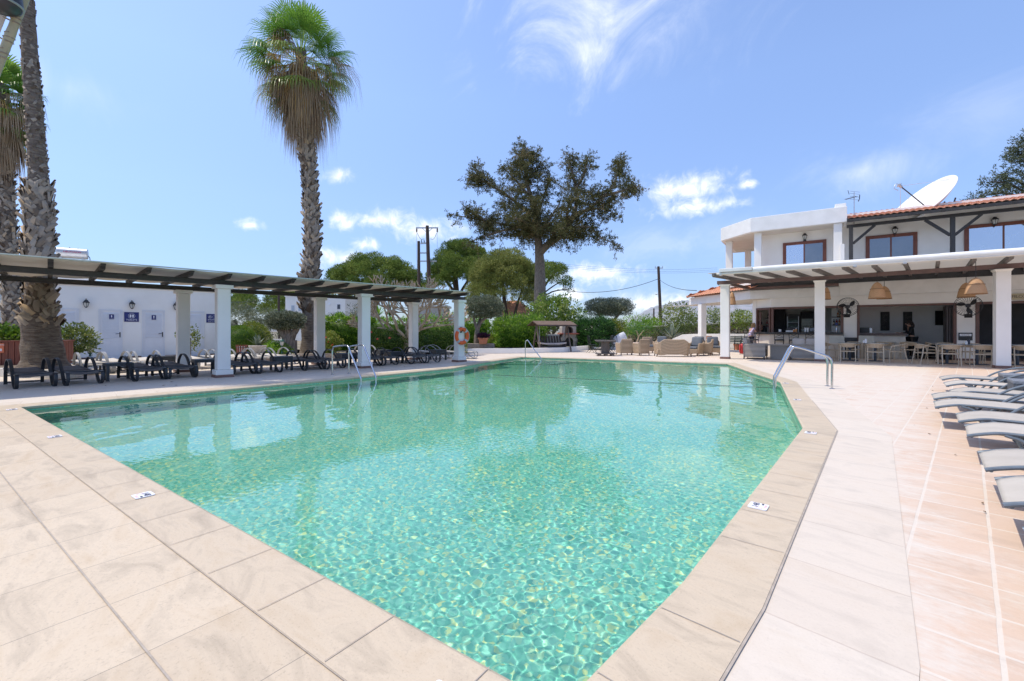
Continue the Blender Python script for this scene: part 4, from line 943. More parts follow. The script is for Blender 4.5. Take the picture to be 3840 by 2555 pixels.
bcol = {'amber': (.42, .14, .03), 'dark': (.03, .022, .02), 'pink': (.55, .16, .14), 'clear': (.5, .5, .46), 'green': (.08, .2, .07), 'red': (.3, .03, .03)}
def bottle(px, n_, z, c, label, h=.30, r=.038, group='bottles on the bar shelves'):
    s_ = bp(px, 1200, n_)[0]; t = thing('bottle', label, 'bottle', (*W(s_, n_), z), 0, group)
    MB().lathe([(r, 0), (r, h * .55), (r * .4, h * .75), (r * .36, h * .93)], 10).build('glass', mat('bottle_' + c, bcol[c], None, 10, .15), t, smooth=True)
    MB().lathe([(r * .42, h * .93), (r * .42, h)], 8).build('cap', black_metal, t)
    MB().lathe([(r * 1.01, h * .15), (r * 1.01, h * .42)], 10).build('paper_label', mat('bottle_label', (.6, .56, .48), (.5, .4, .3), 30), t, smooth=True)
def shelf(label, px0, px1, n_, z, dp=.16):
    a, b = bp(px0, 1200, n_)[0], bp(px1, 1200, n_)[0]; pbox('wall_shelf', label, 'shelf', a, n_, z - .035, b, n_ + dp, z, counter_top, 'dark wall shelves behind the bar')
shelf('dark wall shelf with a black bottle behind the bartender', 2870, 2893, 7.0, 1.96); bottle(2882, 7.06, 1.96, 'dark', 'black round bottle on the shelf above the bartender', .27, .06)
shelf('dark wall shelf with pink bottles behind the bartender', 2868, 2893, 7.0, 1.48); bottle(2876, 7.06, 1.48, 'pink', 'pink gin bottle on the low shelf behind the bartender', .36, .05); bottle(2885, 7.06, 1.48, 'red', 'dark red bottle right of the pink one behind the bartender', .3, .04)
pbox('alcove_wall', 'pale wall with shelves at the left inside the bar', 'wall', bp(2845, 1200, 7.2)[0], 7.17, 0, bp(2897, 1200, 7.2)[0], 7.3, 2.6, cream)
pbox('bottle_wall', 'grey wall section with two bottle shelves left of the first fan', 'wall', bp(3118, 1200, 5.6)[0], 5.6, 0, bp(3160, 1200, 5.6)[0], 5.7, 2.6, grey_room)
shelf('upper dark shelf left of the first fan', 3119, 3160, 5.44, 1.93); shelf('lower dark shelf left of the first fan', 3119, 3160, 5.44, 1.54)
for px, z, c, l in ((3142, 1.93, 'amber', 'amber whisky bottle on the upper shelf left of the first fan'), (3152, 1.93, 'green', 'green bottle on the upper shelf left of the first fan'), (3127, 1.54, 'dark', 'dark bottle at the left end of the lower shelf'), (3137, 1.54, 'red', 'red labelled bottle second on the lower shelf'), (3147, 1.54, 'amber', 'amber bottle third on the lower shelf'), (3156, 1.54, 'clear', 'clear bottle at the right end of the lower shelf')): bottle(px, 5.52, z, c, l, .27, .042)
bt = thing('beer_tap', 'chrome beer tap with round badge on the counter by the first pier', 'beer tap', (*W(bp(3137, 1240, 4.15)[0], 4.15), 1.17))
m_ = MB(); m_.lathe([(.05, 0), (.03, .03), (.025, .3), (.035, .33)], 12); m_.tube([(0, 0, .27), (0, -.09, .26), (0, -.1, .2)], .012, 6); m_.build('column', steel, bt, smooth=True); m_ = MB(); m_.lathe([(.06, -.01), (.06, .01)], 16)
m_.v = [(a, c, b + .39) for a, b, c in m_.v]; m_.build('badge', navy, bt)
for px, h, r, c, l in ((2977, .14, .045, 'orange', 'orange sauce jar on the bar counter, shorter of the pair'), (2985, .18, .045, 'orange', 'orange sauce jar on the bar counter, taller of the pair')):
    t = thing('sauce_jar', l, 'jar', (*W(bp(px, 1240, 3.95)[0], 3.95), 1.17), 0, 'orange jars on the bar counter'); MB().lathe([(r, 0), (r, h * .8), (r * .8, h * .88)], 12).build('glass', mat('orange_sauce', (.5, .2, .04), (.44, .16, .03), 10, .2), t, smooth=True); MB().lathe([(r * .85, h * .88), (r * .85, h)], 12).build('lid', sign_white, t, smooth=True)
for px, l in ((3020, 'stack of white cups on the bar counter, left of two'), (3029, 'stack of white cups on the bar counter, right of two')):
    t = thing('cup_stack', l, 'cups', (*W(bp(px, 1240, 4.1)[0], 4.1), 1.17), 0, 'white cup stacks on the bar counter'); m_ = MB()
    m_.lathe([(.03, 0), (.04, .05), (.038, .05), (.042, .1), (.04, .1), (.045, .15), (.043, .15), (.048, .21)], 12); m_.build('cups', sign_white, t, smooth=True)
t = thing('cash_register', 'white and grey till on the bar counter', 'till', (*W(bp(2962, 1240, 4.35)[0], 4.35), 1.17)); m_ = MB(); m_.box(-.16, -.13, 0, .16, .13, .09); m_.build('drawer', alu, t, bevel=.01); m_ = MB(); m_.bar((0, .05, .09), (0, .08, .24), .24, .03, (0, 1, 0)); m_.build('screen', black_metal, t)
t = thing('coffee_machine', 'dark coffee machine on the back of the bar counter', 'coffee machine', (*W(bp(3040, 1240, 4.45)[0], 4.3), 1.17)); m_ = MB(); m_.box(-.25, -.1, .04, .25, .18, .2); m_.box(-.27, -.12, .2, .27, .2, .225); m_.build('body', mat('grey_steel_body', (.2, .22, .25), (.16, .17, .2), 8, .35, metal=.5), t, bevel=.015); m_ = MB(); m_.cyl((-.12, -.13, .11), (-.12, -.22, .1), .02); m_.cyl((.12, -.13, .11), (.12, -.22, .1), .02); m_.build('handles', black_metal, t)
t = thing('napkin_holder', 'chrome napkin holder with white napkins on the bar counter by the corner frame', 'napkin holder', (*W(bp(2925, 1240, 4.0)[0], 4.0), 1.17)); m_ = MB(); m_.box(-.07, -.03, 0, .07, .03, .02); m_.box(-.07, -.03, .02, -.06, .03, .15); m_.box(.06, -.03, .02, .07, .03, .15); m_.build('frame', black_metal, t); m_ = MB(); m_.box(-.055, -.025, .02, .055, .025, .14); m_.build('napkins', sign_white, t)
t = thing('microwave', 'black appliance on the serving counter left of the chalkboards', 'microwave', (*W(bp(3238, 1240, 4.4)[0], 4.45), 1.13)); m_ = MB(); m_.box(-.22, -.12, .01, .22, .16, .26); m_.build('body', black_metal, t, bevel=.01); m_ = MB(); m_.box(.23, -.1, .01, .33, .1, .24); m_.build('side_tray', alu, t, bevel=.01)
chalk = mat('chalkboard', (.022, .024, .024), (.04, .042, .042), 6, .7); chalk_ink = mat('chalk_ink', (.32, .32, .30), (.2, .2, .2), 30, .9)
for px0, px1, l in ((3302, 3336, 'tall chalkboard menu on the grey wall, left of two'), (3387, 3421, 'tall chalkboard menu on the grey wall, right one behind the standing woman')):
    a, z1 = bp(px0, 1170, 6.55); b, z0 = bp(px1, 1240, 6.55); t = thing('chalkboard', l, 'chalkboard', (*PO, 0), PR, 'chalkboards on the bar back wall')
    MB().box(a, 6.54, z0, b, 6.598, z1).build('board', chalk, t); m_ = MB(); rb = random.Random(int(px0)); zz = z1 - .12
    while zz > z0 + .1:
        x = a + .08; e_ = b - .08 - rb.random() * .2
        while x < e_: q = rb.uniform(.02, .06); m_.bar((x, 6.537, zz + rb.uniform(-.01, .01)), (x + q, 6.537, zz + rb.uniform(-.012, .012)), .004, .008); x += q + .015
        zz -= .062
    m_.build('chalk_writing', chalk_ink, t)
a, z1 = bp(3506, 1166, 6.55); b, z0 = bp(3541, 1220, 6.55)
t = thing('television', 'black flat television on the grey wall beside the folded doors', 'television', (*PO, 0), PR); MB().box(a, 6.5, z0, b, 6.56, z1).build('screen', mat('black_screen', (.006, .007, .008), None, 5, .25), t, bevel=.006); MB().box((a + b) / 2 - .1, 6.56, (z0 + z1) / 2 - .1, (a + b) / 2 + .1, 6.6, (z0 + z1) / 2 + .1).build('bracket', black_metal, t)
a, z1 = bp(3545, 1148, 4.35); b, _z = bp(3585, 1150, 4.3)
t = thing('folding_door', 'stack of dark folded shutter doors at the second pier', 'folding door', (*PO, 0), PR)
k = 0; x = a
while x < b - .02: MB().box(x, 4.12, .03, x + .055, 4.75, 2.3).build('leaf', mat('dark_brown_shutter', (.06, .05, .05), (.085, .07, .068), 8, .5), t, bevel=.006); x += .075
a, z1 = bp(3594, 1248, 3.95); b, z0 = bp(3647, 1277, 3.95)
t = thing('menu_case', 'black framed menu case with a white strip on the second pier', 'menu case', (*PO, 0), PR); MB().box(a, 3.945, z0, b, 3.979, z1).build('case', mat('black_board', (.012, .013, .018), None, 6, .25), t, bevel=.005); MB().box(a + .04, 3.94, z1 - .14, b - .03, 3.9449, z1 - .05).build('white_strip', sign_white, t)
m_ = MB(); x = a + .09; rb = random.Random(4)
while x < b - .12: q = rb.uniform(.015, .04); m_.box(x, 3.938, z1 - .105, x + q, 3.9399, z1 - .085); x += q + .012
m_.build('printed_line', chalk, t)
pbox('black_cabinet', 'black cabinet standing against the first white pier under the fan', 'cabinet', bp(3159, 1260, 3.7)[0], 3.62, .0, bp(3214, 1260, 3.7)[0], 3.96, .93, black_metal)
# name board, cut by the pillar and the frame
t = thing('name_board', 'cream board with dark lettering ILOX at the right edge behind the pillar', 'sign', (*PO, 0), PR); s0, zt = bp(3770, 1103, 3.9); s1, zb = bp(3900, 1122, 3.9)
MB().box(s0 - .2, 3.87, zb, s1 + 1.2, 3.899, zt).build('panel', mat('cream_sign_panel', (.52, .46, .30), (.46, .4, .26), 4, .6), t)
lettering('lettering', 'FILOXENIA', .155, mat('bronze_lettering', (.10, .07, .045)), t, face_M((bp(3793, 1113, 3.86)[0], 3.866, (zt + zb) / 2), (1, 0, 0), (0, 0, 1)), .004, 'LEFT')

# upper storey ----------------------------------------------------------------
UN = 5.25
m_ = MB(); m_.prism([(-3.0, UN), (RS, UN), (RS, 9.6), (-3.0, 9.6)], 3.2, 6.9); m_.build('upper_wall', plaster, BB)
m_ = MB(); m_.prism([(-3.0, 4.05), (-4.6, 5.7), (-4.6, 9.6), (RS, 9.6), (RS, 4.05)], 3.28 + .341, 3.72); m_.build('balcony_slab', plaster, BB)
P0 = (-3.07, 4.0); P1 = (-4.74, 5.67)
m_ = MB(); m_.prism([P0, P1, (-4.74, 10.4), (.9, 10.4), (.9, 4.0)], 6.30, 7.02); m_.build('parapet', plaster2, BB, bevel=.015)
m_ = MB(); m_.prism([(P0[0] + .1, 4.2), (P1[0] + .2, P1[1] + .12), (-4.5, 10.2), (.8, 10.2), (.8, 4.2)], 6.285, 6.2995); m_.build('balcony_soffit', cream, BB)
def ucol(px0, px1, n_): a, b = bp(px0, 900, n_)[0], bp(px1, 900, n_)[0]; MB().box(a, n_, 3.72, a + .33, n_ + .33, 6.285).build('column', plaster, BB, bevel=.01)
ucol(2828, 2856, 4.3); ucol(3126, 3158, 4.1); ucol(2721, 2749, 5.95); ucol(2793, 2816, 9.4)
a, z1 = bp(3151, 917, 4.0); MB().box(a, 3.94, 3.72, a + .16, 4.09, z1).build('parapet_stub', plaster, BB, bevel=.01)
MB().box(.45, 4.3, 7.02, .88, 5.0, 7.24).build('chimney', plaster2, BB, bevel=.01)
pane = None
def pane_mat(name, tint, tint2, fac):
    m, t_, p_ = _new(name); L = t_.links.new; n_ = _noise(t_, 1.2, 3); r = _ramp(t_, [(.35, tint), (.65, tint2)]); L(n_.outputs['Fac'], r.inputs[0]); L(r.outputs[0], p_.inputs['Base Color']); p_.inputs['Roughness'].default_value = .9
    g = _n(t_, 'ShaderNodeBsdfGlossy'); g.inputs['Roughness'].default_value = .015; g.inputs['Color'].default_value = (.85, .9, 1, 1)
    mx = _n(t_, 'ShaderNodeMixShader'); mx.inputs[0].default_value = fac; L(p_.outputs[0], mx.inputs[1]); L(g.outputs[0], mx.inputs[2]); L(mx.outputs[0], t_.nodes['Material Output'].inputs[0]); return m
pane_dark = pane_mat('window_glass', (.05, .055, .055), (.10, .10, .095), .2); pane_curtain = pane_mat('window_glass_before_curtain', (.36, .37, .42), (.3, .31, .36), .55)
def window(px0, px1, ytop, curt):
    s0, z1 = bp(px0, ytop, UN); s1, _q = bp(px1, ytop, UN); z0 = 3.75; sm = (s0 + s1) / 2
    f = MB(); f.box(s0, UN - .06, z1 - .09, s1, UN + .02, z1); f.box(s0, UN - .058, z0, s0 + .09, UN + .02, z1 - .09); f.box(s1 - .09, UN - .058, z0, s1, UN + .02, z1 - .09); o = f.build('window_frame', mahog, BB, bevel=.005)
    for i, (a, b) in enumerate(((s0 + .09, sm + .03), (sm - .03, s1 - .09))):
        d_ = .018 * i; q = MB(); q.box(a, UN - .05 + d_, z1 - .15, b, UN - .02 + d_, z1 - .09); q.box(a, UN - .05 + d_, z0, a + .06, UN - .02 + d_, z1 - .15); q.box(b - .06, UN - .05 + d_, z0, b, UN - .02 + d_, z1 - .15); q.build('sash', mahog, o, bevel=.003)
        MB().box(a + .06, UN - .036 + d_, z0, b - .06, UN - .03 + d_, z1 - .15).build('pane', pane_curtain if i in curt else pane_dark, o)
window(2936, 3099, 913, (0,)); window(3246, 3440, 888, ()); window(3615, 3920, 848, (0, 1))
for px, py, l in ((3018, 892, 'black wall lantern above the left balcony window'), (3354, 868, 'black wall lantern above the middle upstairs window'), (3726, 834, 'black wall lantern above the right upstairs window')):
    s_, z_ = bp(px, py, UN); t = wall_lantern(l, (*W(s_, UN), z_), PR - math.pi / 2, 1.25, True)
# tiled roof with timber eave on the right half
tile_m = mat('terracotta_roof_tile', (.66, .33, .20), (.56, .245, .14), 7, .8, .2, 30)
def tiles(mb_, O, U, Vv, lu, lv, pitch=.21, row=.36, left=0.0, amp=.045, right=0.0):
    """corrugated clay tiles: U along the eave, V up the slope; rows overlap"""
    O, U, Vv = Vector(O), Vector(U).normalized(), Vector(Vv).normalized(); Nn = U.cross(Vv).normalized(); nr = int(lv / row) + 1
    if Nn.z < 0: Nn = -Nn
    for r in range(nr):
        v0, v1 = r * row, min((r + 1) * row + .05, lv + .05); u0, u1 = left * v0, lu - right * v0; nu = max(4, int((u1 - u0) / pitch * 8)); vs = []
        for v, lift in ((v0, .03), (v1, 0.0)):
            for k in range(nu + 1):
                u = u0 + (u1 - u0) * k / nu; ph = 2 * math.pi * u / pitch; vs.append(O + U * u + Vv * v + Nn * (amp * abs(math.sin(ph / 2)) + lift))
        for k in range(nu + 1): vs.append(vs[k] - Nn * .02)
        m1 = nu + 1
        mb_.add(vs, [(k, k + 1, m1 + k + 1, m1 + k) for k in range(nu)] + [(2 * m1 + k, 2 * m1 + k + 1, k + 1, k) for k in range(nu)])
m_ = MB(); tiles(m_, (.92, 3.45, 6.30), (1, 0, 0), (0, 1, .25), RS - .9, 4.5); m_.build('tiled_roof', tile_m, BB, smooth=True)
m_ = MB(); m_.prism([(.95, 3.52), (RS, 3.52), (RS, 9.5), (.95, 9.5)], 6.20, 6.21); 
for i, (x, y, z) in enumerate(m_.v): m_.v[i] = (x, y, z + (y - 3.52) * .25)
m_.build('roof_lining', dark_wood_x, BB)
MB().box(.86, 3.44, 6.17, RS, 3.50, 6.29).build('eave_board', dark_wood_x, BB, bevel=.005)
MB().box(.88, 3.92, 6.0, RS, 4.06, 6.13).build('eave_beam', dark_wood_x, BB, bevel=.006)
x = 1.0
while x < RS: m_ = MB(); m_.bar((x, 3.40, 6.20), (x, 5.3, 6.62), .10, .11); m_.build('eave_rafter', dark_wood, BB, bevel=.005); x += 1.02
for s_ in (1.04, 4.44, 7.85):
    o = MB().box(s_ - .075, 3.92, 3.72, s_ + .075, 4.06, 6.0).build('timber_post', dark_wood, BB, bevel=.006)
    for sg in ((1,) if s_ == 1.04 else (-1, 1)): m_ = MB(); m_.bar((s_ + sg * .07, 3.99, 5.25), (s_ + sg * .86, 3.99, 6.0), .11, .11, (0, 1, 0)); m_.build('brace', dark_wood_x, o, bevel=.005)
# lower wing with its own tiled hip
zt = 3.31
A1 = (A0[0] + .25, A0[1] - .25 + .0); Ew = ray_line(2574, (A0[0] - .22, A0[1] - .22), CH); As = (A0[0] - .22 + .28, A0[1] - .22 - .28)
L1 = math.hypot(As[0] - Ew[0], As[1] - Ew[1]); U = Vector((As[0] - Ew[0], As[1] - Ew[1], 0)).normalized(); inn_ = Vector((-U.y, U.x, 0)); inn_ = inn_ if inn_.y > 0 or inn_.x > 0 else -inn_
m_ = MB(); tiles(m_, (*Ew, zt), U, inn_ + Vector((0, 0, .34)), L1, 2.3, left=.62); m_.build('wing_tiles', tile_m, BB, smooth=True)
m_ = MB(); hip = [Vector((*Ew, zt + .03)) + (U * .62 + inn_ + Vector((0, 0, .34))).normalized() * q for q in (0, .5, 1.0, 1.6, 2.2, 2.8)]
m_.tube(hip, .075, 8); m_.build('hip_tiles', tile_m, BB, smooth=True)
m_ = MB(); tiles(m_, (*Ew, zt), inn_, U + Vector((0, 0, .34 / .62)), 4.0, 1.62, left=1.42); m_.build('wing_tiles', tile_m, BB, smooth=True)
for px, l in ((2633, 0),):
    p = ray_line(px, (A0[0] + .05, A0[1] + .05), CH); m_ = MB(); ang = math.atan2(U.y, U.x); Mx = Matrix.Translation((p[0], p[1], 0)) @ Matrix.Rotation(ang, 4, 'Z'); m_.box(-.17, -.17, 0, .17, .17, 2.845, Mx); m_.build('wing_column', plaster, BB, bevel=.012)

# canopy of the bar terrace ----------------------------------------------------
cn = thing('bar_canopy', 'terrace canopy with white pillars, brown beam and rolled white awning before the bar', 'canopy', (*PO, 0), PR)
def pcol(p, h):
    s_, n_ = p; s_ -= .18; n_ += .18
    o = MB().box(s_ - .175, n_ - .175, .09, s_ + .175, n_ + .175, h - .09).build('column', plaster, cn, bevel=.012)
    MB().box(s_ - .192, n_ - .192, 0, s_ + .192, n_ + .192, .09).build('skirting', skirting, o, bevel=.004)
    MB().lathe([(.248, h - .09), (.262, h - .06), (.305, h - .02), (.305, h)], 4).build('capital', plaster, o)
    c = o.children if False else None; q = KID[o.name][-1]; q.data.transform(Matrix.Translation((s_, n_, 0)) @ Matrix.Rotation(R(45), 4, 'Z'))
awn, t_, p_ = _new('translucent_awning_fabric'); p_.inputs['Base Color'].default_value = (.78, .76, .71, 1); p_.inputs['Roughness'].default_value = .8
tr_ = _n(t_, 'ShaderNodeBsdfTranslucent'); tr_.inputs[0].default_value = (.72, .68, .62, 1); mx_ = _n(t_, 'ShaderNodeMixShader'); mx_.inputs[0].default_value = .55
t_.links.new(p_.outputs[0], mx_.inputs[1]); t_.links.new(tr_.outputs[0], mx_.inputs[2]); t_.links.new(mx_.outputs[0], t_.nodes['Material Output'].inputs[0])
pc1, pc2, pc3 = loc_p(at(2734, 1347.4)), loc_p(at(3094.6, 1357)), loc_p(at(3794, 1384)); print('pav cols', pc1, pc2, pc3)
pc4 = (pc3[0] + 4.6, pc3[1] - .3)
for p in (pc1, pc2, pc3, pc4): pcol(p, 3.27)
bpts = [(-3.95, pc1[1] + .15), (pc1[0] - .18, pc1[1] + .18), (pc2[0] - .18, pc2[1] + .16), (pc3[0] - .18, pc3[1] + .18), (pc4[0] + 1, pc4[1] + .18)]
for a, b in zip(bpts[:-1], bpts[1:]):
    if a is not bpts[0] and a is not bpts[1] and a is not bpts[2] and a is not bpts[3]: continue
m_ = MB(); vs = []
for s_, n_ in [bpts[0], bpts[2], bpts[3], bpts[4]]: vs += [(s_, n_ - .07, 3.30), (s_, n_ + .07, 3.30), (s_, n_ + .07, 3.45), (s_, n_ - .07, 3.45)]
fs = [(0, 1, 2, 3), (15, 14, 13, 12)] + [(4 * i + j, 4 * i + 4 + j, 4 * i + 4 + (j + 1) % 4, 4 * i + (j + 1) % 4) for i in range(3) for j in range(4)]
m_.add(vs, fs); m_.build('front_beam', brown_beam, cn, bevel=.006)
for s_, n_ in (bpts[1], bpts[2], bpts[3]): m_ = MB(); m_.box(s_ - .28, n_ - .06, 3.271, s_ + .28, n_ + .06, 3.2985); m_.build('bearer', grey_wood, cn)
FN = -2.0; skew = math.tan(PR)
rp_ = [2674, 2756, 2851, 2951, 3050, 3162, 3274, 3394, 3518, 3655, 3795, 3960]
for px in rp_:
    s_, z_ = bp(px, 1035, FN); L_r = 5.9
    prof = [(FN, 3.56), (FN, 3.50), (FN + .05, 3.485), (FN + .07, 3.455), (FN + .14, 3.452), (3.86, 3.60), (3.86, 3.74), (FN, 3.60)]
    m_ = MB(); n0 = len(prof); vs = [(s_ - .05 + (y - FN) * skew * .9, y, z) for y, z in prof] + [(s_ + .05 + (y - FN) * skew * .9, y, z) for y, z in prof]
    m_.add(vs, [tuple(range(n0)), tuple(range(2 * n0 - 1, n0 - 1, -1))] + [(i + n0, (i + 1) % n0 + n0, (i + 1) % n0, i) for i in range(n0)]); m_.build('rafter', grey_wood, cn, bevel=.005)
m_ = MB(); m_.prism([(-4.05, FN + .1), (10, FN + .1), (11, 3.88), (-3.1, 3.88)], 3.62, 3.63)
for i, (x, y, z) in enumerate(m_.v): m_.v[i] = (x, y, z + (y - FN) * .024)
m_.build('awning_fabric', awn, cn)
MB().box(-3.12, 3.80, 3.33, .58, 3.94, 3.45).build('wall_ledger', brown_beam, cn, bevel=.005)
MB().box(-3.05, 3.86, 3.451, 10, 3.899, 3.735).build('dark_band', mat('charcoal_band', (.05, .052, .058), (.06, .062, .068), 4, .8), cn)  # plain dark band along the wall, above the ledger and below the fabric
m_ = MB(); m_.bar((-3.62, .1, 3.37), (-3.12, 3.8, 3.39), .12, .13); m_.build('side_beam', brown_beam, cn, bevel=.005)
sa, za = bp(2698, 1010, FN - .12); sb, zb_ = bp(2822, 1003, FN - .12); zc = bp(2698, 1023, FN - .12)[1]
print('cassette z', za, zc, bp(3840, 942, FN - .12), bp(3840, 960, FN - .12))
MB().box(sa, FN - .24, zc, sb, FN + .02, za).build('awning_cassette', white_cloth, cn, bevel=.02)
zr = (bp(3300, 985, FN - .12)[1] + bp(3300, 1003, FN - .12)[1]) / 2
m_ = MB(); m_.tube([(sb + .01, FN - .12, za - .11), (sb + .5, FN - .12, za - .10), (3.0, FN - .12, za - .10), (3.02, FN - .12, za - .10), (10, FN - .12, za - .10)], [.10, .105, .105, .112, .112], 14); m_.build('rolled_awning', white_cloth, cn, smooth=True)
m_ = MB(); m_.cyl((sa - .1, FN - .16, zc - .055), (10, FN - .16, zc - .055), .045); m_.build('front_bar', mat('ivory_pipe', (.72, .68, .6), None, 5, .4), cn, smooth=True)
for px in (2704, 3205, 3390): s_ = bp(px, 1010, FN)[0]; MB().box(s_ - .05, FN - .2, zc - .12, s_ + .05, FN + .1, zc - .005).build('bracket', alu, cn, bevel=.005)
# rattan pendants ------------------------------------------------------------
rattan = weave_mat('rattan_weave', (.68, .40, .21), (.40, .21, .09), 26, 40)
def pendant(px, ytop, ybot, wpx, d, label, tall=1.0):
    p = D(px, d); z1, z0 = Zp(ytop, d), Zp(ybot, d); r = wpx / 2 * d / FOC; h = z1 - z0
    t = thing('rattan_pendant', label, 'pendant lamp', (*p, z0), 0, 'woven rattan pendants under the bar canopy')
    prof = [(r, 0), (r * 1.01, h * .03), (r * .95, h * .2), (r * .86, h * .42), (r * .74, h * .6), (r * .58, h * .78), (r * .38, h * .91), (r * .12, h)]
    n_ = 26; vs = []
    for rr_, z in prof:
        for j in range(n_): a = 2 * math.pi * j / n_; vs.append((rr_ * math.cos(a), rr_ * math.sin(a), z))
    o = MB().add(vs, [(i * n_ + j, i * n_ + (j + 1) % n_, (i + 1) * n_ + (j + 1) % n_, (i + 1) * n_ + j) for i in range(len(prof) - 1) for j in range(n_)]).build('shade', rattan, t, smooth='all'); q = o.modifiers.new('t', 'SOLIDIFY'); q.thickness = .012
    m_ = MB(); m_.tube([(r * math.cos(2 * math.pi * k / 24), r * math.sin(2 * math.pi * k / 24), 0) for k in range(25)], .012, 6, cap=False); m_.tube([(r * .81 * math.cos(2 * math.pi * k / 24), r * .81 * math.sin(2 * math.pi * k / 24), h * .58) for k in range(25)], .009, 5, cap=False); m_.build('rim', mat('brown_cane', (.2, .1, .04), (.28, .15, .06), 10), t, smooth=True)
    m_ = MB(); m_.cyl((0, 0, h), (0, 0, 3.46 - z0), .009, n=6); m_.build('cord', black_metal, t)
pendant(2745, 1096, 1142, 26, 20.6, 'rattan pendant half hidden behind the leftmost canopy pillar'); pendant(3100, 1078, 1123, 26, 18.8, 'rattan pendant half hidden behind the second canopy pillar')
pendant(3289, 1059, 1119, 52, 16.7, 'rattan pendant in the middle bay, left and nearer of the pair'); pendant(3316, 1074, 1121, 44, 18.6, 'rattan pendant in the middle bay, right and further of the pair')
pendant(3623, 1061, 1115, 50, 16.8, 'rattan pendant left of the rightmost pillar, lower left of the pair'); pendant(3659, 1042, 1103, 62, 14.4, 'rattan pendant left of the rightmost pillar, larger nearer one of the pair')
# wall fans -------------------------------------------------------------------
def wall_fan(px, py, rpx, d, yaw, label):
    p = D(px, d); z = Zp(py, d); r = rpx * d / FOC; t = thing('wall_fan', label, 'fan', (*p, z), PR + yaw, 'black wall fans on the white piers'); q = .012
    m_ = MB()
    for yy_, rr_ in ((-.09, r * .98), (.0, r), (.07, r * .9)): m_.tube([(rr_ * math.cos(2 * math.pi * k / 36), yy_, rr_ * math.sin(2 * math.pi * k / 36)) for k in range(37)], .011 if yy_ == 0 else .006, 6, cap=False)
    for k in range(30):
        a = 2 * math.pi * k / 30; m_.tube([(r * .16 * math.cos(a), -.13, r * .16 * math.sin(a)), (r * .6 * math.cos(a + .12), -.125, r * .6 * math.sin(a + .12)), (r * .98 * math.cos(a + .2), -.09, r * .98 * math.sin(a + .2)), (r * math.cos(a + .2), 0, r * math.sin(a + .2)), (r * .4 * math.cos(a + .2), .1, r * .4 * math.sin(a + .2))], .0038, 4, cap=False)
    m_.build('cage', black_metal, t, smooth=True)
    m_ = MB(); m_.lathe([(.02, -.14), (r * .17, -.13), (r * .17, -.11)], 14); m_.lathe([(r * .16, -.04), (r * .2, .05), (r * .18, .2), (r * .1, .24)], 14); m_.v = [(a, c, b) for a, b, c in m_.v]; m_.build('motor', black_metal, t, smooth=True)
    for k in range(3):
        a0 = 2 * math.pi * k / 3 + .5; vs = []
        for i in range(7):
            u = i / 6; rr_ = r * (.16 + .70 * u)
            for j in (-1, 1): a = a0 + j * (.30 + .22 * math.sin(math.pi * min(1, u * 1.05)) - .28 * u) + .35 * u; vs.append((rr_ * math.cos(a), -.05 + j * .03, rr_ * math.sin(a)))
        o = MB().add(vs, [(2 * i, 2 * i + 1, 2 * i + 3, 2 * i + 2) for i in range(6)]).build('blade', black_metal, t, smooth='all'); q_ = o.modifiers.new('t', 'SOLIDIFY'); q_.thickness = .008
    m_ = MB(); m_.tube([(0, .14, -.02), (0, .15, -r * .6), (0, .2, -r * .85)], .03, 8); m_.extrude_x([(.12, -r * .78), (.26, -r * .78), (.26, -r * .98), (.2, -r * 1.15), (.14, -r * .98)], -.11, .11); m_.build('bracket', black_metal, t)
wall_fan(3179, 1151, 34, 19.5, R(6), 'black caged wall fan on the first white pier by the bar'); wall_fan(3630, 1147, 39, 17.2, R(-14), 'black caged wall fan on the second pier below the rattan pendants')
# roof aerial and dish ---------------------------------------------------------
an = thing('roof_aerial', 'thin metal television aerial on the roof beside the white parapet', 'aerial', (*D(3203, 21.6), 6.4)); zt_ = Zp(722, 21.6) - 6.4
m_ = MB(); m_.cyl((0, 0, 0), (0, 0, zt_), .02); m_.build('mast', alu, an, smooth=True); m_ = MB(); e_ = Vector((CY, SY, 0)); f_ = Vector((-SY, CY, 0)); zz = zt_ - .2
m_.cyl(-e_ * .42 + Vector((0, 0, zz - .14)), e_ * .1 + Vector((0, 0, zz)), .012, n=5)
for k in range(9): c = -e_ * .42 + Vector((0, 0, zz - .14)) + (e_ * .52 + Vector((0, 0, .14))) * (k / 8); m_.cyl(c - f_ * .1 - Vector((0, 0, .04)), c + f_ * .1 + Vector((0, 0, .04)), .007, n=4)
for q in (-.25, -.05, .15, .3): m_.cyl(-e_ * .2 + Vector((0, 0, zz + q * .7 + .05)), e_ * .28 + Vector((0, 0, zz + q * .7)), .006, n=4)
m_.tube([e_ * .27 + Vector((0, 0, zz + .08)), e_ * .26 + Vector((0, 0, zz - .1)), e_ * .2 + Vector((0, 0, zz - .24))], .018, 6); m_.tube([-e_ * .3 + Vector((0, 0, zz + .3)), -e_ * .24 + Vector((0, 0, zz + .1))], .012, 5); m_.build('elements', black_metal, an)
DD = 21.0; dc = Vector((*D(3479.5, DD), Zp(782, DD)))
ds = thing('satellite_dish', 'large white satellite dish tilted up on the tiled roof', 'satellite dish', dc)
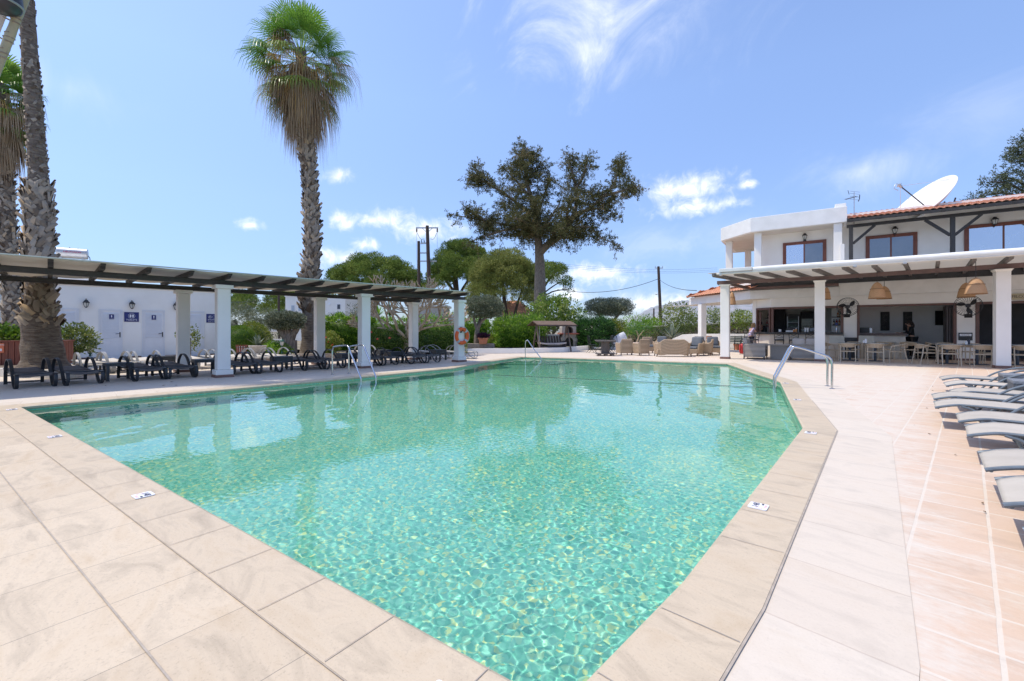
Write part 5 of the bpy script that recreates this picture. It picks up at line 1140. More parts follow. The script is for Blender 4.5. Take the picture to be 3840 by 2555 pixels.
# axis: looks up and to the left of the photo
ri, fo, up_ = Vector((CY, SY, 0)), Vector((-SY, CY, 0)), Vector((0, 0, 1))
ax = (ri * -.744 + up_ * .665 + fo * .06).normalized(); t1 = ax.cross(fo).normalized(); t2 = ax.cross(t1)
Rd = 1.52; vs = []; nr, na = 9, 48
for i in range(nr):
    r = Rd * (i + .02) / (nr - 1 + .02)
    for j in range(na): a = 2 * math.pi * j / na; vs.append(t1 * r * math.cos(a) + t2 * r * math.sin(a) + ax * (r * r / (4 * 1.3)))
fs = [(i * na + j, i * na + (j + 1) % na, (i + 1) * na + (j + 1) % na, (i + 1) * na + j) for i in range(nr - 1) for j in range(na)] + [tuple(range(na - 1, -1, -1))]
o = MB().add(vs, fs).build('reflector', mat('white_dish_paint', (.80, .81, .81), (.76, .765, .76), 2, .5), ds, smooth=True); q = o.modifiers.new('t', 'SOLIDIFY'); q.thickness = .04; q.offset = 0
fp = ax * 1.62; m_ = MB(); m_.bar(t1 * .0 + ax * .1, fp, .035, .035); m_.build('feed_pole', black_metal, ds); m_ = MB()
for a in (.6, 2.7, 4.6): m_.cyl(t1 * Rd * .86 * math.cos(a) + t2 * Rd * .86 * math.sin(a) + ax * .40, fp, .008, n=4)
m_.build('stays', alu, ds); m_ = MB(); m_.cyl(fp - ax * .08, fp + ax * .12, .06); m_.cyl(fp + ax * .05, fp + ax * .09, .1); m_.tube(smooth_path([fp + ax * .1, fp - ri * .2 + up_ * .1, fp - ri * .3 - up_ * .1, fp - ri * .1 - up_ * .2]), .015, 5); m_.build('feed_horn', alu, ds)
m_ = MB()
base_ = Vector((0, 0, -1.15))
for a in (-.9, 0, .9): m_.cyl(ri * .75 + t2 * a * .6 + ax * -.05 + up_ * .35, base_ + ri * .35 + t2 * a * .5, .03, n=6); m_.cyl(-ax * .1 + t2 * a * .4, base_ + ri * .1 + t2 * a * .5, .025, n=6)
m_.cyl(base_ + Vector((0, 0, -.6)), -ax * .08, .07); m_.build('mount', mat('rusty_steel', (.10, .065, .05), (.07, .05, .045), 9, .7), ds)
fl = thing('roof_floodlight', 'small grey floodlight on the roof at the foot of the satellite dish', 'floodlight', (*D(3545, 20.3), Zp(790, 20.3)), YAW)
m_ = MB(); m_.box(-.13, -.1, -.09, .13, .1, .09); m_.build('housing', alu, fl, bevel=.01); m_ = MB(); m_.cyl((-.3, 0, -.6), (-.3, 0, .12), .03); m_.cyl((-.3, 0, .0), (-.1, 0, 0), .02); m_.build('stand', alu, fl)
# ------------------------------------------------------------------ plants
pine_leaf = leaf_mat('pine_needles', [(0, (.05, .09, .02)), (.5, (.14, .205, .04)), (1, (.27, .315, .07))], .35, .7, .15)
pine_pale = leaf_mat('pale_pine_needles', [(0, (.10, .13, .035)), (.5, (.225, .26, .07)), (1, (.37, .37, .12))], .35, .7, .15)
cyp_leaf = leaf_mat('cypress_sprays', [(0, (.055, .062, .026)), (.5, (.125, .128, .052)), (.85, (.205, .175, .085)), (1, (.25, .19, .10))], .25, .7, .12)
cyp_dark = leaf_mat('dark_cypress_sprays', [(0, (.035, .05, .022)), (.6, (.085, .105, .045)), (1, (.14, .15, .065))], .15)
olive_leaf = leaf_mat('olive_leaves', [(0, (.065, .08, .04)), (.45, (.155, .18, .10)), (.8, (.27, .29, .19)), (1, (.38, .39, .28))], .2)
olive_pale = leaf_mat('silvery_olive_leaves', [(0, (.09, .105, .055)), (.5, (.165, .185, .10)), (1, (.25, .265, .16))], .2)
hedge_leaf = leaf_mat('hedge_leaves', [(0, (.075, .16, .02)), (.5, (.19, .36, .035)), (.85, (.31, .48, .06)), (1, (.42, .54, .10))], .62, .4, .4)
lime_leaf = leaf_mat('lime_green_leaves', [(0, (.06, .13, .012)), (.5, (.13, .235, .02)), (1, (.23, .33, .04))], .35)
yel_leaf = leaf_mat('yellow_green_leaves', [(0, (.09, .15, .02)), (.5, (.23, .29, .04)), (1, (.38, .37, .08))], .3)
glossy = leaf_mat('glossy_leaves', [(0, (.07, .13, .02)), (.5, (.18, .29, .045)), (.85, (.30, .38, .08)), (1, (.44, .46, .17))], .55, .25, .5)
dark_ole = leaf_mat('dark_oleander_leaves', [(0, (.016, .05, .014)), (.6, (.045, .125, .028)), (1, (.11, .26, .05))], .5, .35, .5)
shrub_leaf = leaf_mat('shrub_leaves', [(0, (.07, .10, .025)), (.5, (.17, .225, .045)), (1, (.31, .32, .10))], .3)  # olive to yellow green, picked at random for each leaf
feather = leaf_mat('feathery_leaves', [(0, (.03, .10, .03)), (1, (.11, .25, .08))], .35)
agave_m = leaf_mat('agave_leaves', [(0, (.10, .14, .10)), (1, (.25, .28, .20))], .1)
fan_green = leaf_mat('palm_fan_green', [(0, (.05, .13, .02)), (.5, (.14, .29, .04)), (1, (.30, .42, .08))], .45, .35, .5)
fan_dead = leaf_mat('dry_palm_fronds', [(0, (.17, .11, .065)), (.4, (.36, .265, .165)), (.8, (.56, .45, .31)), (1, (.68, .43, .12))], .3, .7)
boot_m = leaf_mat('palm_leaf_bases', [(0, (.10, .065, .04)), (.3, (.23, .18, .13)), (.7, (.40, .335, .26)), (1, (.52, .37, .22))], 0, .85, .2)
bark_grey = mat('grey_bark', (.33, .27, .215), (.165, .13, .10), 7, .9, .9, 22, stretch=(2.5, 2.5, .7), bdist=.05)
bark_brown = mat('brown_bark', (.135, .095, .07), (.06, .042, .032), 7, .9, .9, 22, stretch=(2.5, 2.5, .7), bdist=.05)
bark_palm = mat('palm_trunk_fibre', (.235, .19, .145), (.115, .083, .06), 5, .95, .9, 12, stretch=(1, 1, 5), bdist=.04)
frangi = mat('pale_bare_branch', (.56, .42, .27), (.40, .29, .185), 9, .8, .2, 30)
red_petal = mat('red_hibiscus_petal', (.62, .035, .02), (.7, .08, .04), 9, .5)

def limb(mb_, pts, r0, r1, n_=7, k=3):
    P = smooth_path(pts, k) if len(pts) > 2 else [Vector(q) for q in pts]; m = len(P)
    mb_.tube(P, [r0 + (r1 - r0) * i / (m - 1) for i in range(m)], n_)
RG = np.random.RandomState(11)
def clumps(cs, per, L, Wd, jit=.3, flat=.8, rg=RG, dirs_up=.4, core=None):
    """leaves gathered into many small clumps at the centres cs (x, y, z, r)"""
    out = []
    for x, y, z, r in cs:
        n_ = max(6, int(per * (r ** 2) * rg.uniform(.7, 1.3))); P, d = blob((x, y, z), (r, r, r * flat), n_, rg, .35); d = d + np.array([0, 0, dirs_up])
        t = np.clip(rg.normal(.5, .2), .1, .9); V, F, q = leaf_arrays(P, L, Wd, rg, d, .8, t); out.append((V, F, q))
    return out
# --- hedges -----------------------------------------------------------------
def hedge(name, label, p0, p1, width, z0, z1, n_, m, L=.09, Wd=.045, group=None, cat='hedge', bump=.15, ragged=.06):
    a, b = Vector(p0), Vector(p1); ln = (b - a).length; ang = math.atan2(b.y - a.y, b.x - a.x)
    t = thing(name, label, cat, (*a, 0), ang, group); P, d = shell_box(0, -width / 2, z0, ln, width / 2, z1, n_, RG, .03)
    P[:, 1] *= 1 - .42 * np.clip((P[:, 2] - z0) / (z1 - z0), 0, 1) ** 2.2; w1 = np.sin(P[:, 0] * 7.1 + P[:, 2] * 9) * np.sin(P[:, 0] * 2.3 + 1.7 - P[:, 2] * 6) * bump; P = P + d * w1[:, None] + RG.normal(size=P.shape) * np.array([.02, .03, ragged]) * (d[:, 2:3] > .5)
    dd = d + np.array([0, 0, .5]); return leaves('foliage', [core_box(.12, -width * .27, z0, ln - .12, width * .27, z1 - .2), leaf_arrays(P, L, Wd, RG, dd, 1.0)], m, t), t
def garden(px0, d0, px1, d1): return D(px0, d0), D(px1, d1)
hedge('clipped_hedge', 'tall dark green clipped hedge between the palm and the middle front pillar', D(1205, 23.5), D(1400, 24.5), 1.4, .2, 1.9, 10000, hedge_leaf, .11, .05)
hedge('clipped_hedge', 'back clipped hedge behind the bare tree, seen above the front hedge', D(1370, 25.5), D(1560, 27.2), 1.2, .2, 1.82, 6500, hedge_leaf, .10, .05)
front_hedge = hedge('clipped_hedge', 'low front hedge with red flowers below the bare tree', D(1362, 21.9), D(1725, 24.3), .9, .2, 1.2, 12000, glossy, .085, .045)
hedge('oleander_hedge', 'loose bright oleander hedge behind the end pillar and the small white sign', D(1560, 28), D(1830, 29), 1.6, .2, 1.9, 9000, hedge_leaf, .16, .04, ragged=.16)
hedge('oleander_hedge', 'loose leafy oleander hedge left of the swing seat', D(1862, 27.2), D(2025, 28.4), 1.8, .25, 1.78, 11000, hedge_leaf, .17, .035, ragged=.2, bump=.15)
hedge('oleander_hedge', 'dark oleander hedge right of the brick oven', D(2175, 30.5), D(2285, 29.2), 2.2, .2, 1.75, 10000, dark_ole, .19, .04, ragged=.16, bump=.15)
hedge('planter_hedge', 'leafy green plants filling the long plank planter', D(-320, 12.75), D(205, 13.9), .55, .85, 1.22, 3200, lime_leaf, .10, .075, cat='plant', bump=.08, ragged=.08)
# --- round bushes and shrubs --------------------------------------------------
def bush(name, label, c, r, n_, m, L=.08, Wd=.04, inner=.8, core=True, group=None, cat='bush', lump=.12, stem=None, spread=.8, tone=None):
    t = thing(name, label, cat, (c[0], c[1], 0), 0, group); d = unit(RG.normal(size=(n_, 3))); ph = RG.uniform(0, 6, 6)
    q = 1 + lump * (np.sin(d[:, 0] * 4 + ph[0]) * np.sin(d[:, 1] * 5 + ph[1]) + .7 * np.sin(d[:, 2] * 7 + d[:, 0] * 6 + ph[2])); q = q * (RG.uniform(inner, 1, n_))
    P = np.array([0, 0, c[2]]) + d * q[:, None] * np.array(r); P[:, 2] = np.maximum(P[:, 2], .02)
    parts = [leaf_arrays(P, L, Wd, RG, d + np.array([0, 0, .4]), spread, tone)]
    if core: parts.append(core_ball((0, 0, c[2]), tuple(v * (inner - .1) for v in r)))
    leaves('foliage', parts, m, t)
    if stem:
        for k in range(stem): a = RG.uniform(0, 6.28); mb_ = MB(); limb(mb_, [(.08 * math.cos(a), .08 * math.sin(a), 0), (.15 * math.cos(a) * r[0], .15 * math.sin(a) * r[1], c[2] * .5), (.5 * math.cos(a) * r[0], .5 * math.sin(a) * r[1], c[2])], .045, .02, 6); mb_.build('stem', bark_brown, t, smooth=True)
    return t
def dz_(px, d): return D(px, d)
bush('ball_bush', 'dense lime green ball bush behind the slatted wooden bin', (*D(896, 20.2), .75), (.72, .72, .72), 9000, lime_leaf, .07, .022, .9, lump=.03)
bush('ball_bush', 'rounded yellow green bush just behind the ball bush', (*D(945, 22.0), .85), (.85, .8, .82), 6000, yel_leaf, .08, .035, .85, lump=.06)
bush('shrub', 'sunlit shrub with thick stems right of the palm trunk, before the louvred doors', (*D(290, 15.0), .95), (.62, .5, .5), 1700, shrub_leaf, .10, .06, .45, core=False, stem=4, lump=.25)
def flowers(t, pts, s=.06):
    for p in pts:
        mb_ = MB()
        for k in range(5): a = 2 * math.pi * k / 5; mb_.add([(p[0], p[1], p[2]), (p[0] + s * math.cos(a - .5), p[1] + s * math.sin(a - .5) * .6, p[2] + s * .4 * math.sin(a)), (p[0] + 1.25 * s * math.cos(a), p[1] + 1.25 * s * math.sin(a) * .6, p[2] + s * .9 * math.sin(a)), (p[0] + s * math.cos(a + .5), p[1] + s * math.sin(a + .5) * .6, p[2] + s * .4 * math.sin(a + .5))], [(0, 1, 2, 3)])
        mb_.ball(p, s * .45, 8, 5); mb_.build('flower', red_petal, t)
t = bush('hibiscus', 'thin hibiscus with one red flower beside the rear pergola pillar', (*D(712, 17.5), .95), (.42, .42, .5), 420, shrub_leaf, .10, .06, .3, core=False, stem=3); flowers(t, [(-.05, -.1, .85), (.05, -.2, 1.1)], .07)
t = bush('hibiscus', 'rounded hibiscus with red flowers right of the rear pillar near the palm foot', (*D(1236, 20.3), .68), (.55, .5, .55), 2600, yel_leaf, .08, .045, .6, stem=3); fr_ = Vector((SY, -CY, 0)) * .45; sd_ = Vector((CY, SY, 0))
flowers(t, [tuple(fr_ + sd_ * a + Vector((0, 0, b))) for a, b in ((-.32, 1.05), (-.12, 1.12), (.12, .75), (.3, .62), (-.05, .6), (.02, .95))], .065)
fh = front_hedge[1]; Mi = (Matrix.Translation(fh.location) @ Matrix.Rotation(fh.rotation_euler.z, 4, 'Z')).inverted(); fo_ = Vector((*D(1390, 21.3), 0))
flowers(fh, [tuple(Mi @ (fo_ + sd_ * a + Vector((0, 0, b)))) for a, b in ((-.08, 1.1), (.02, 1.18), (-.1, .92), (.32, .85), (.9, .9))], .06)
bush('ground_cover', 'low leafy ground cover in front of the limewashed wall near the lantern', (*D(1035, 20.8), .32), (.9, .7, .42), 3200, hedge_leaf, .08, .05, .6, cat='plant')
bush('shrub', 'small pale shrub on top of the hedge in front of the white house', (*D(1268, 27), 1.9), (.75, .6, .45), 1500, olive_pale, .10, .03, .4, core=False)
bush('shrub', 'light green shrub left of the oleander hedge beside the terracotta trough', (*D(1850, 27.4), .6), (.4, .4, .45), 1300, yel_leaf, .08, .045, .5)
# --- clipped olive trees ------------------------------------------------------
def topiary(label, px, d, ytop, ybot, wpx, trunk, n_, m, base=.25, rr_=.16, dp=1.3):
    x, y = D(px, d); zt_, zb_ = Zp(ytop, d), Zp(ybot, d); hw = wpx / 2 * d / FOC; zc = (zt_ + zb_) / 2; hh = (zt_ - zb_) / 2
    t = thing('clipped_olive_tree', label, 'tree', (x, y, base), YAW); dd = unit(RG.normal(size=(n_, 3))); sq = 1 / np.maximum(np.max(np.abs(dd), axis=1), .5) ** .55
    q = sq * RG.uniform(.72, 1, n_) * (1 + .07 * np.sin(dd[:, 0] * 9 + dd[:, 2] * 7)); P = np.array([0, 0, zc - base]) + dd * q[:, None] * np.array([hw, hw * dp * .7, hh]) * .86
    leaves('crown', [leaf_arrays(P, .11, .035, RG, dd + np.array([0, 0, .3]), 1.0), core_ball((0, 0, zc - base), (hw * .7, hw * .55, hh * .68), .2)], m, t)
    mb_ = MB()
    for pts, r0, r1 in trunk: limb(mb_, [(a, b, c - base) for a, b, c in pts], r0, r1, 9)
    mb_.build('trunk', bark_grey, t, smooth=True); return t
topiary('clipped olive tree with a thick gnarled trunk left of the slim palm foot', 1072, 21, 1166, 1238, 138, [([(.15, 0, .2), (.1, 0, .7), (.2, .1, 1.1)], .34, .24), ([(.05, 0, .9), (-.25, 0, 1.3), (-.6, 0, 1.65)], .2, .12), ([(.15, 0, 1.0), (.1, 0, 1.4), (.25, 0, 1.8)], .18, .11), ([(.25, 0, 1.0), (.45, .1, 1.3), (.6, 0, 1.6)], .17, .09), ([(.3, .05, .2), (.33, .05, .8)], .2, .16)], 9000, olive_leaf)
topiary('clipped olive tree with rounded box crown right of the end pillar', 1820, 25.5, 1106, 1197, 158, [([(-.52, 0, .2), (-.5, 0, .9), (-.42, 0, 1.5)], .15, .13), ([(-.42, 0, 1.4), (-.2, 0, 1.8), (.25, 0, 2.1)], .11, .07), ([(-.45, 0, 1.3), (-.6, 0, 1.7), (-.7, 0, 2.1)], .10, .06), ([(-.42, 0, 1.4), (-.35, .2, 1.8), (-.25, .3, 2.1)], .09, .06)], 11000, olive_leaf)
topiary('clipped flat topped olive tree in the middle distance right of the swing seat', 2283, 36, 1114, 1190, 205, [([(0, 0, .0), (0, 0, 1.2), (.15, 0, 2.0)], .22, .18), ([(.0, 0, 1.7), (-.5, 0, 2.2), (-1.0, 0, 2.8)], .15, .08), ([(.15, 0, 1.8), (.6, 0, 2.3), (1.0, 0, 2.8)], .14, .08)], 12000, olive_leaf, base=0)
# --- loose trees --------------------------------------------------------------
def crown_tree(name, label, px, d, cs, m, per, L, Wd, trunk, base=0, flat=.75, bark=bark_brown, group=None, core=True, up=.4):
    """cs: clumps as (px, py, depth offset, radius px)"""
    x0, y0 = D(px, d); t = thing(name, label, 'tree', (x0, y0, base), 0, group); out = []; cl_ = []
    for cx, cy, do, rp in cs:
        dd = d + do; x, y = D(cx, dd); cl_.append((x - x0, y - y0, Zp(cy, dd) - base, rp * dd / FOC))
    out = clumps(cl_, per, L, Wd, flat=flat, dirs_up=up)
    leaves('crown', out, m, t)
    if trunk:
        mb_ = MB()
        for pts, r0, r1 in trunk:
            P = []
            for a, b, do in pts: x, y = D(a, d + do); P.append((x - x0, y - y0, Zp(b, d + do) - base))
            limb(mb_, P, r0, r1, 8)
        mb_.build('trunk', bark, t, smooth=True)
    return t
rp2 = random.Random(21)
def dome(x0, x1, ytop, ybot, n_, rlo, rhi, dd=4.5, thick=.55):
    """umbrella crown: clumps over an arched cap, in photo pixels"""
    out = []; cx, hw = (x0 + x1) / 2, (x1 - x0) / 2
    while len(out) < n_:
        u, v, w_ = rp2.uniform(-1, 1), rp2.uniform(-1, 1), rp2.random()
        if u * u + v * v > 1: continue
        top = math.sqrt(max(0, 1 - .92 * (u * u + v * v))); y = ybot - (ybot - ytop) * top * (1 - thick * w_ * rp2.random()); out.append((cx + u * hw, y, v * dd, rp2.uniform(rlo, rhi)))
    return out
crown_tree('umbrella_pine', 'broad dark umbrella pine left of the utility poles above the pergola', 1400, 58, dome(1205, 1600, 958, 1150, 250, 15, 28, 6, .8), pine_leaf, 520, .28, .07, [([(1400, 1240, 0), (1395, 1150, 0), (1360, 1050, 0)], .4, .2), ([(1398, 1160, 0), (1450, 1090, 0), (1500, 1040, 1)], .25, .12), ([(1396, 1150, 0), (1330, 1090, 0), (1280, 1050, -1)], .25, .12)])
crown_tree('umbrella_pine', 'dark umbrella pine right of the utility poles, touching the tall cypress', 1715, 62, dome(1612, 1850, 908, 1100, 170, 16, 30, 6, .65), pine_leaf, 520, .29, .07, [([(1720, 1240, 0), (1715, 1130, 0), (1700, 1040, 0)], .4, .22), ([(1716, 1120, 0), (1750, 1060, 0), (1800, 1010, 0)], .22, .1), ([(1715, 1110, 0), (1670, 1050, 0), (1640, 1010, 0)], .22, .1), ([(1716, 1090, 0), (1712, 1020, 0), (1720, 970, 0)], .2, .1)])
crown_tree('umbrella_pine', 'lighter yellow green pine in front of the tall cypress trunk', 1890, 48, dome(1755, 2030, 938, 1165, 250, 15, 30, 5, .9) + [(1800, 1110, -2, 26), (1780, 1085, -2, 22), (1850, 1130, -2, 22)], pine_pale, 560, .26, .06, [([(1905, 1235, 0), (1895, 1160, 0), (1885, 1060, 0)], .3, .16), ([(1925, 1230, 0), (1935, 1160, 0), (1960, 1080, 0)], .2, .1), ([(1893, 1150, 0), (1850, 1100, 0), (1810, 1060, 0)], .16, .08)])
crown_tree('umbrella_pine', 'dark leaning pine with bare branches right of the cypress trunk', 2050, 56, dome(1975, 2135, 985, 1080, 55, 14, 24, 4) + [(2128, 1075, 0, 18), (2140, 1090, 1, 14), (2110, 1060, 0, 15), (2075, 1050, 0, 18), (2000, 1090, 0, 20), (1985, 1120, 0, 20), (1970, 1070, 0, 22)], pine_leaf, 520, .26, .065, [([(2005, 1240, 0), (2010, 1150, 0), (2045, 1070, 0), (2080, 1020, 0)], .24, .09), ([(2018, 1130, 0), (2070, 1095, 0), (2130, 1085, 0)], .12, .05), ([(2025, 1110, 0), (2080, 1070, 0), (2110, 1055, 0)], .1, .05), ([(2010, 1150, 0), (1990, 1090, 0), (1975, 1050, 0)], .14, .06)])
crown_tree('umbrella_pine', 'dark pine behind the grey green olive trees, seen under the pergola roof', 920, 52, dome(860, 965, 1095, 1175, 50, 14, 26, 4, .8), pine_leaf, 480, .26, .065, None)
crown_tree('umbrella_pine', 'pine crown between the olive trees and the white house', 1060, 56, dome(985, 1160, 1085, 1185, 70, 14, 26, 4, .9), pine_leaf, 480, .26, .065, None)
def heap(x0, x1, y0, y1, n_, rlo, rhi, dd=2.5, sky_=0.0):
    out = []
    while len(out) < n_:
        u, v, q = rp2.uniform(-1, 1), rp2.uniform(-1, 1), rp2.uniform(-1, 1)
        if u * u + v * v + q * q > 1: continue
        out.append(((x0 + x1) / 2 + u * (x1 - x0) / 2, (y0 + y1) / 2 + v * (y1 - y0) / 2, q * dd, rp2.uniform(rlo, rhi)))
    return out
crown_tree('olive_tree', 'silvery grey green olive tree behind the ball bush, left of two', 900, 29, heap(820, 970, 1120, 1290, 60, 16, 30), olive_pale, 620, .14, .035, [([(900, 1310, 0), (895, 1260, 0), (880, 1200, 0)], .2, .1)])
crown_tree('olive_tree', 'silvery grey green olive tree left of the gnarled topiary, right of two', 985, 31, heap(935, 1040, 1150, 1295, 48, 16, 28), olive_pale, 620, .14, .035, [([(985, 1310, 0), (985, 1260, 0), (975, 1200, 0)], .2, .1)])
crown_tree('olive_tree', 'dim grey shrubby tree in shade right of the white house', 1330, 36, heap(1295, 1375, 1150, 1235, 26, 15, 26), olive_leaf, 260, .18, .045, None)
mag = crown_tree('magnolia_tree', 'broad glossy leaved magnolia behind the swing seat', 2075, 32.5, heap(1975, 2185, 1118, 1245, 95, 17, 30, 1.8) + [(2040, 1115, 0, 20), (2080, 1122, 0, 22), (1990, 1150, 0, 18), (2150, 1180, 0, 20), (2165, 1235, 0, 20), (2120, 1130, 0, 18)], glossy, 330, .19, .085, [([(2062, 1290, 0), (2075, 1250, 0), (2085, 1200, 0)], .13, .08), ([(2068, 1268, 0), (2045, 1220, 0), (2030, 1180, 0)], .1, .06), ([(2075, 1250, 0), (2110, 1210, 0), (2130, 1180, 0)], .09, .05)], bark=bark_grey)
bush('leafy_bush', 'light leafy bush beside the flat topped olive tree', (*D(2300, 34), 1.35), (.95, .8, .8), 2600, yel_leaf, .17, .07, .4, core=False)
def sprays(cl_, droop, L, Wd):
    """feathery conifer sprays: short twigs in every clump, leaves lying along each twig"""
    Ps, Ds, Ts = [], [], []
    for x, y, z, r in cl_:
        tn = float(np.clip(RG.normal(.5, .2), .05, .95))
        for k in range(3 + int(r * 7)):
            d = RG.normal(size=3); d[2] = d[2] * .7 + .15; d /= np.linalg.norm(d); ln = r * RG.uniform(1.0, 2.3); m = int(26 * ln * RG.uniform(.7, 1.3)) + 8; u = RG.uniform(0, 1, m) ** .8
            p = np.array([x, y, z]) + RG.normal(size=3) * r * .35 + d * (u * ln)[:, None]; p[:, 2] -= droop * (u * ln) ** 2; p += RG.normal(size=(m, 3)) * (.035 + .13 * r * (1 - u))[:, None]; Ps.append(p); Ds.append(np.tile(d, (m, 1)) + np.array([0, 0, -.15])); Ts.append(np.full(m, tn))
    return [leaf_arrays(np.concatenate(Ps), L, Wd, RG, np.concatenate(Ds), 1.0, np.concatenate(Ts))]
# the big cypress: limbs first, then sprays hanging along them
def tall_cypress():
    d = 38.0; S_ = .4145; x0, y0 = D(2025, d); t = thing('cypress_tree', 'tall spreading dark cypress with a bare grey trunk in the middle of the view', 'tree', (x0, y0, 0))
    q = lambda a, b: (1650 + S_ * a, 500 + S_ * b)
    def W3(a, b, do): px, py = q(a, b); x, y = D(px, d + do); return Vector((x - x0, y - y0, Zp(py, d + do)))
    mb_ = MB(); limb(mb_, [W3(905, 1640, 0) * 1, W3(905, 1400, 0), W3(903, 1200, 0), W3(895, 1050, 0), W3(880, 900, 0), W3(850, 700, .3), W3(790, 450, .3), W3(745, 200, .2)], .56, .08, 12)
    limb(mb_, [W3(905, 1080, 0), W3(985, 1000, -.3), W3(1080, 940, -.6), W3(1180, 800, -1), W3(1240, 600, -1), W3(1210, 400, -1), W3(1150, 230, -1)], .34, .06, 9)
    limbs = [((870, 920, 0), (700, 850, -1), (400, 790, -2), (90, 735, -3)), ((400, 790, -2), (300, 720, -2.5), (220, 660, -3)), ((700, 850, -1), (500, 900, -2), (250, 990, -2.5)), ((850, 750, 0), (600, 560, -1), (420, 440, -1.5), (310, 300, -2)), ((420, 440, -1.5), (340, 430, -2), (265, 410, -2)), ((800, 560, .3), (680, 420, 1), (560, 300, 1.5)), ((800, 400, .3), (870, 350, 1), (915, 250, 1.5)), ((780, 300, .3), (830, 230, .2), (850, 150, .2)), ((860, 800, 0), (930, 600, 1), (990, 390, 1.5)),
             ((1220, 520, -1), (1300, 380, -1.5), (1340, 210, -2)), ((1200, 780, -1), (1400, 640, -2), (1560, 480, -2.5), (1640, 220, -3)), ((1480, 570, -2), (1650, 520, -3), (1780, 470, -3.5)), ((1240, 720, -1), (1450, 680, -2), (1610, 740, -3)), ((1150, 860, -1), (1350, 850, -2), (1450, 940, -2.5), (1600, 1010, -3)), ((1050, 960, -.5), (1200, 900, 1), (1330, 860, 2)), ((890, 930, 0), (800, 930, 1.5), (650, 900, 3)), ((900, 880, 0), (1000, 760, 2), (1080, 640, 3)), ((890, 860, 0), (880, 700, -2.5), (860, 600, -4)), ((1150, 800, -1), (1160, 660, -3.5), (1250, 560, -4.5)), ((880, 900, 0), (760, 800, -3), (640, 760, -5)), ((1000, 960, 0), (1050, 880, -2.5), (1120, 860, -4.5))]
    cl_ = []; rg = random.Random(9)
    for L_ in limbs:
        P = smooth_path([W3(*p) for p in L_], 4); limb(mb_, P, .14, .03, 6, 1); m = len(P)
        for i, p in enumerate(P):
            if i < 2 and len(L_) > 3: continue
            tip = i / (m - 1); r = .95 * (1 - tip) + .30
            for k in range(4 if tip < .75 else 3): cl_.append((p.x + rg.gauss(0, r * .55), p.y + rg.gauss(0, r * .55), p.z + rg.gauss(-.12, r * .42), rg.uniform(.22, .48) * (1 - .3 * tip)))
    for cx, cy, rx, ry, nn in ((745, 190, 65, 100, 34), (720, 330, 100, 90, 30), (780, 600, 200, 200, 62), (900, 830, 270, 90, 60), (1230, 640, 170, 180, 48), (1180, 880, 180, 90, 36), (520, 840, 180, 90, 42), (600, 690, 120, 90, 18), (1480, 600, 110, 90, 24), (1620, 380, 42, 150, 30), (1180, 320, 48, 140, 28), (1340, 290, 40, 90, 10), (320, 370, 60, 90, 12), (950, 470, 70, 110, 16), (1700, 480, 80, 60, 14)):
        for k in range(nn): a, r = rg.uniform(0, 6.28), math.sqrt(rg.random()); p = W3(cx + rx * r * math.cos(a), cy + ry * r * math.sin(a), rg.uniform(-3.2, 3.2) * min(1, rx / 120)); cl_.append((p.x, p.y, p.z, rg.uniform(.24, .5)))
    leaves('crown', sprays(cl_, .30, .17, .05), cyp_leaf, t); mb_.build('trunk', bark_grey, t, smooth=True)
tall_cypress()
def right_cypress():
    d = 30.0; x0, y0 = D(3900, d); t = thing('cypress_tree', 'dark green cypress rising behind the tiled roof at the right edge', 'tree', (x0, y0, 0)); cl_ = []; rg = random.Random(4); mb_ = MB()
    def W3(px, py, do): x, y = D(px + 14, d + do); return Vector((x - x0, y - y0, Zp(py + 38, d + do)))
    limb(mb_, [W3(3900, 1300, 0), W3(3900, 900, 0), W3(3895, 600, 0), W3(3885, 380, 0)], .4, .06, 9)
    for L_ in (((3895, 820, 0), (3760, 760, -1), (3640, 765, -1.5)), ((3895, 760, 0), (3780, 690, -1), (3655, 700, -1.5)), ((3895, 740, 0), (3790, 660, -.5), (3695, 640, -1)), ((3890, 700, 0), (3800, 640, 0), (3750, 630, -.5)), ((3890, 640, 0), (3850, 570, 0), (3785, 570, -.5)), ((3890, 600, 0), (3840, 550, 0), (3800, 540, 0)), ((3888, 540, 0), (3850, 500, 0), (3835, 480, 0)), ((3895, 800, 0), (3740, 780, 1), (3680, 770, 1)), ((3888, 500, 0), (3920, 430, 0), (3930, 380, 0)), ((3890, 650, 0), (3960, 600, 0), (4020, 580, 0)), ((3890, 780, 0), (3990, 740, 0), (4080, 720, 0))):
        P = smooth_path([W3(*p) for p in L_], 4); limb(mb_, P, .1, .02, 6, 1)
        for i, p in enumerate(P):
            for k in range(4): r = .5 * (1 - i / len(P)) + .22; cl_.append((p.x + rg.gauss(0, r * .7), p.y + rg.gauss(0, r), p.z + rg.gauss(.05, r * .6), rg.uniform(.16, .32)))
    leaves('crown', sprays(cl_, .15, .14, .045), cyp_dark, t); mb_.build('trunk', bark_brown, t, smooth=True)
right_cypress()
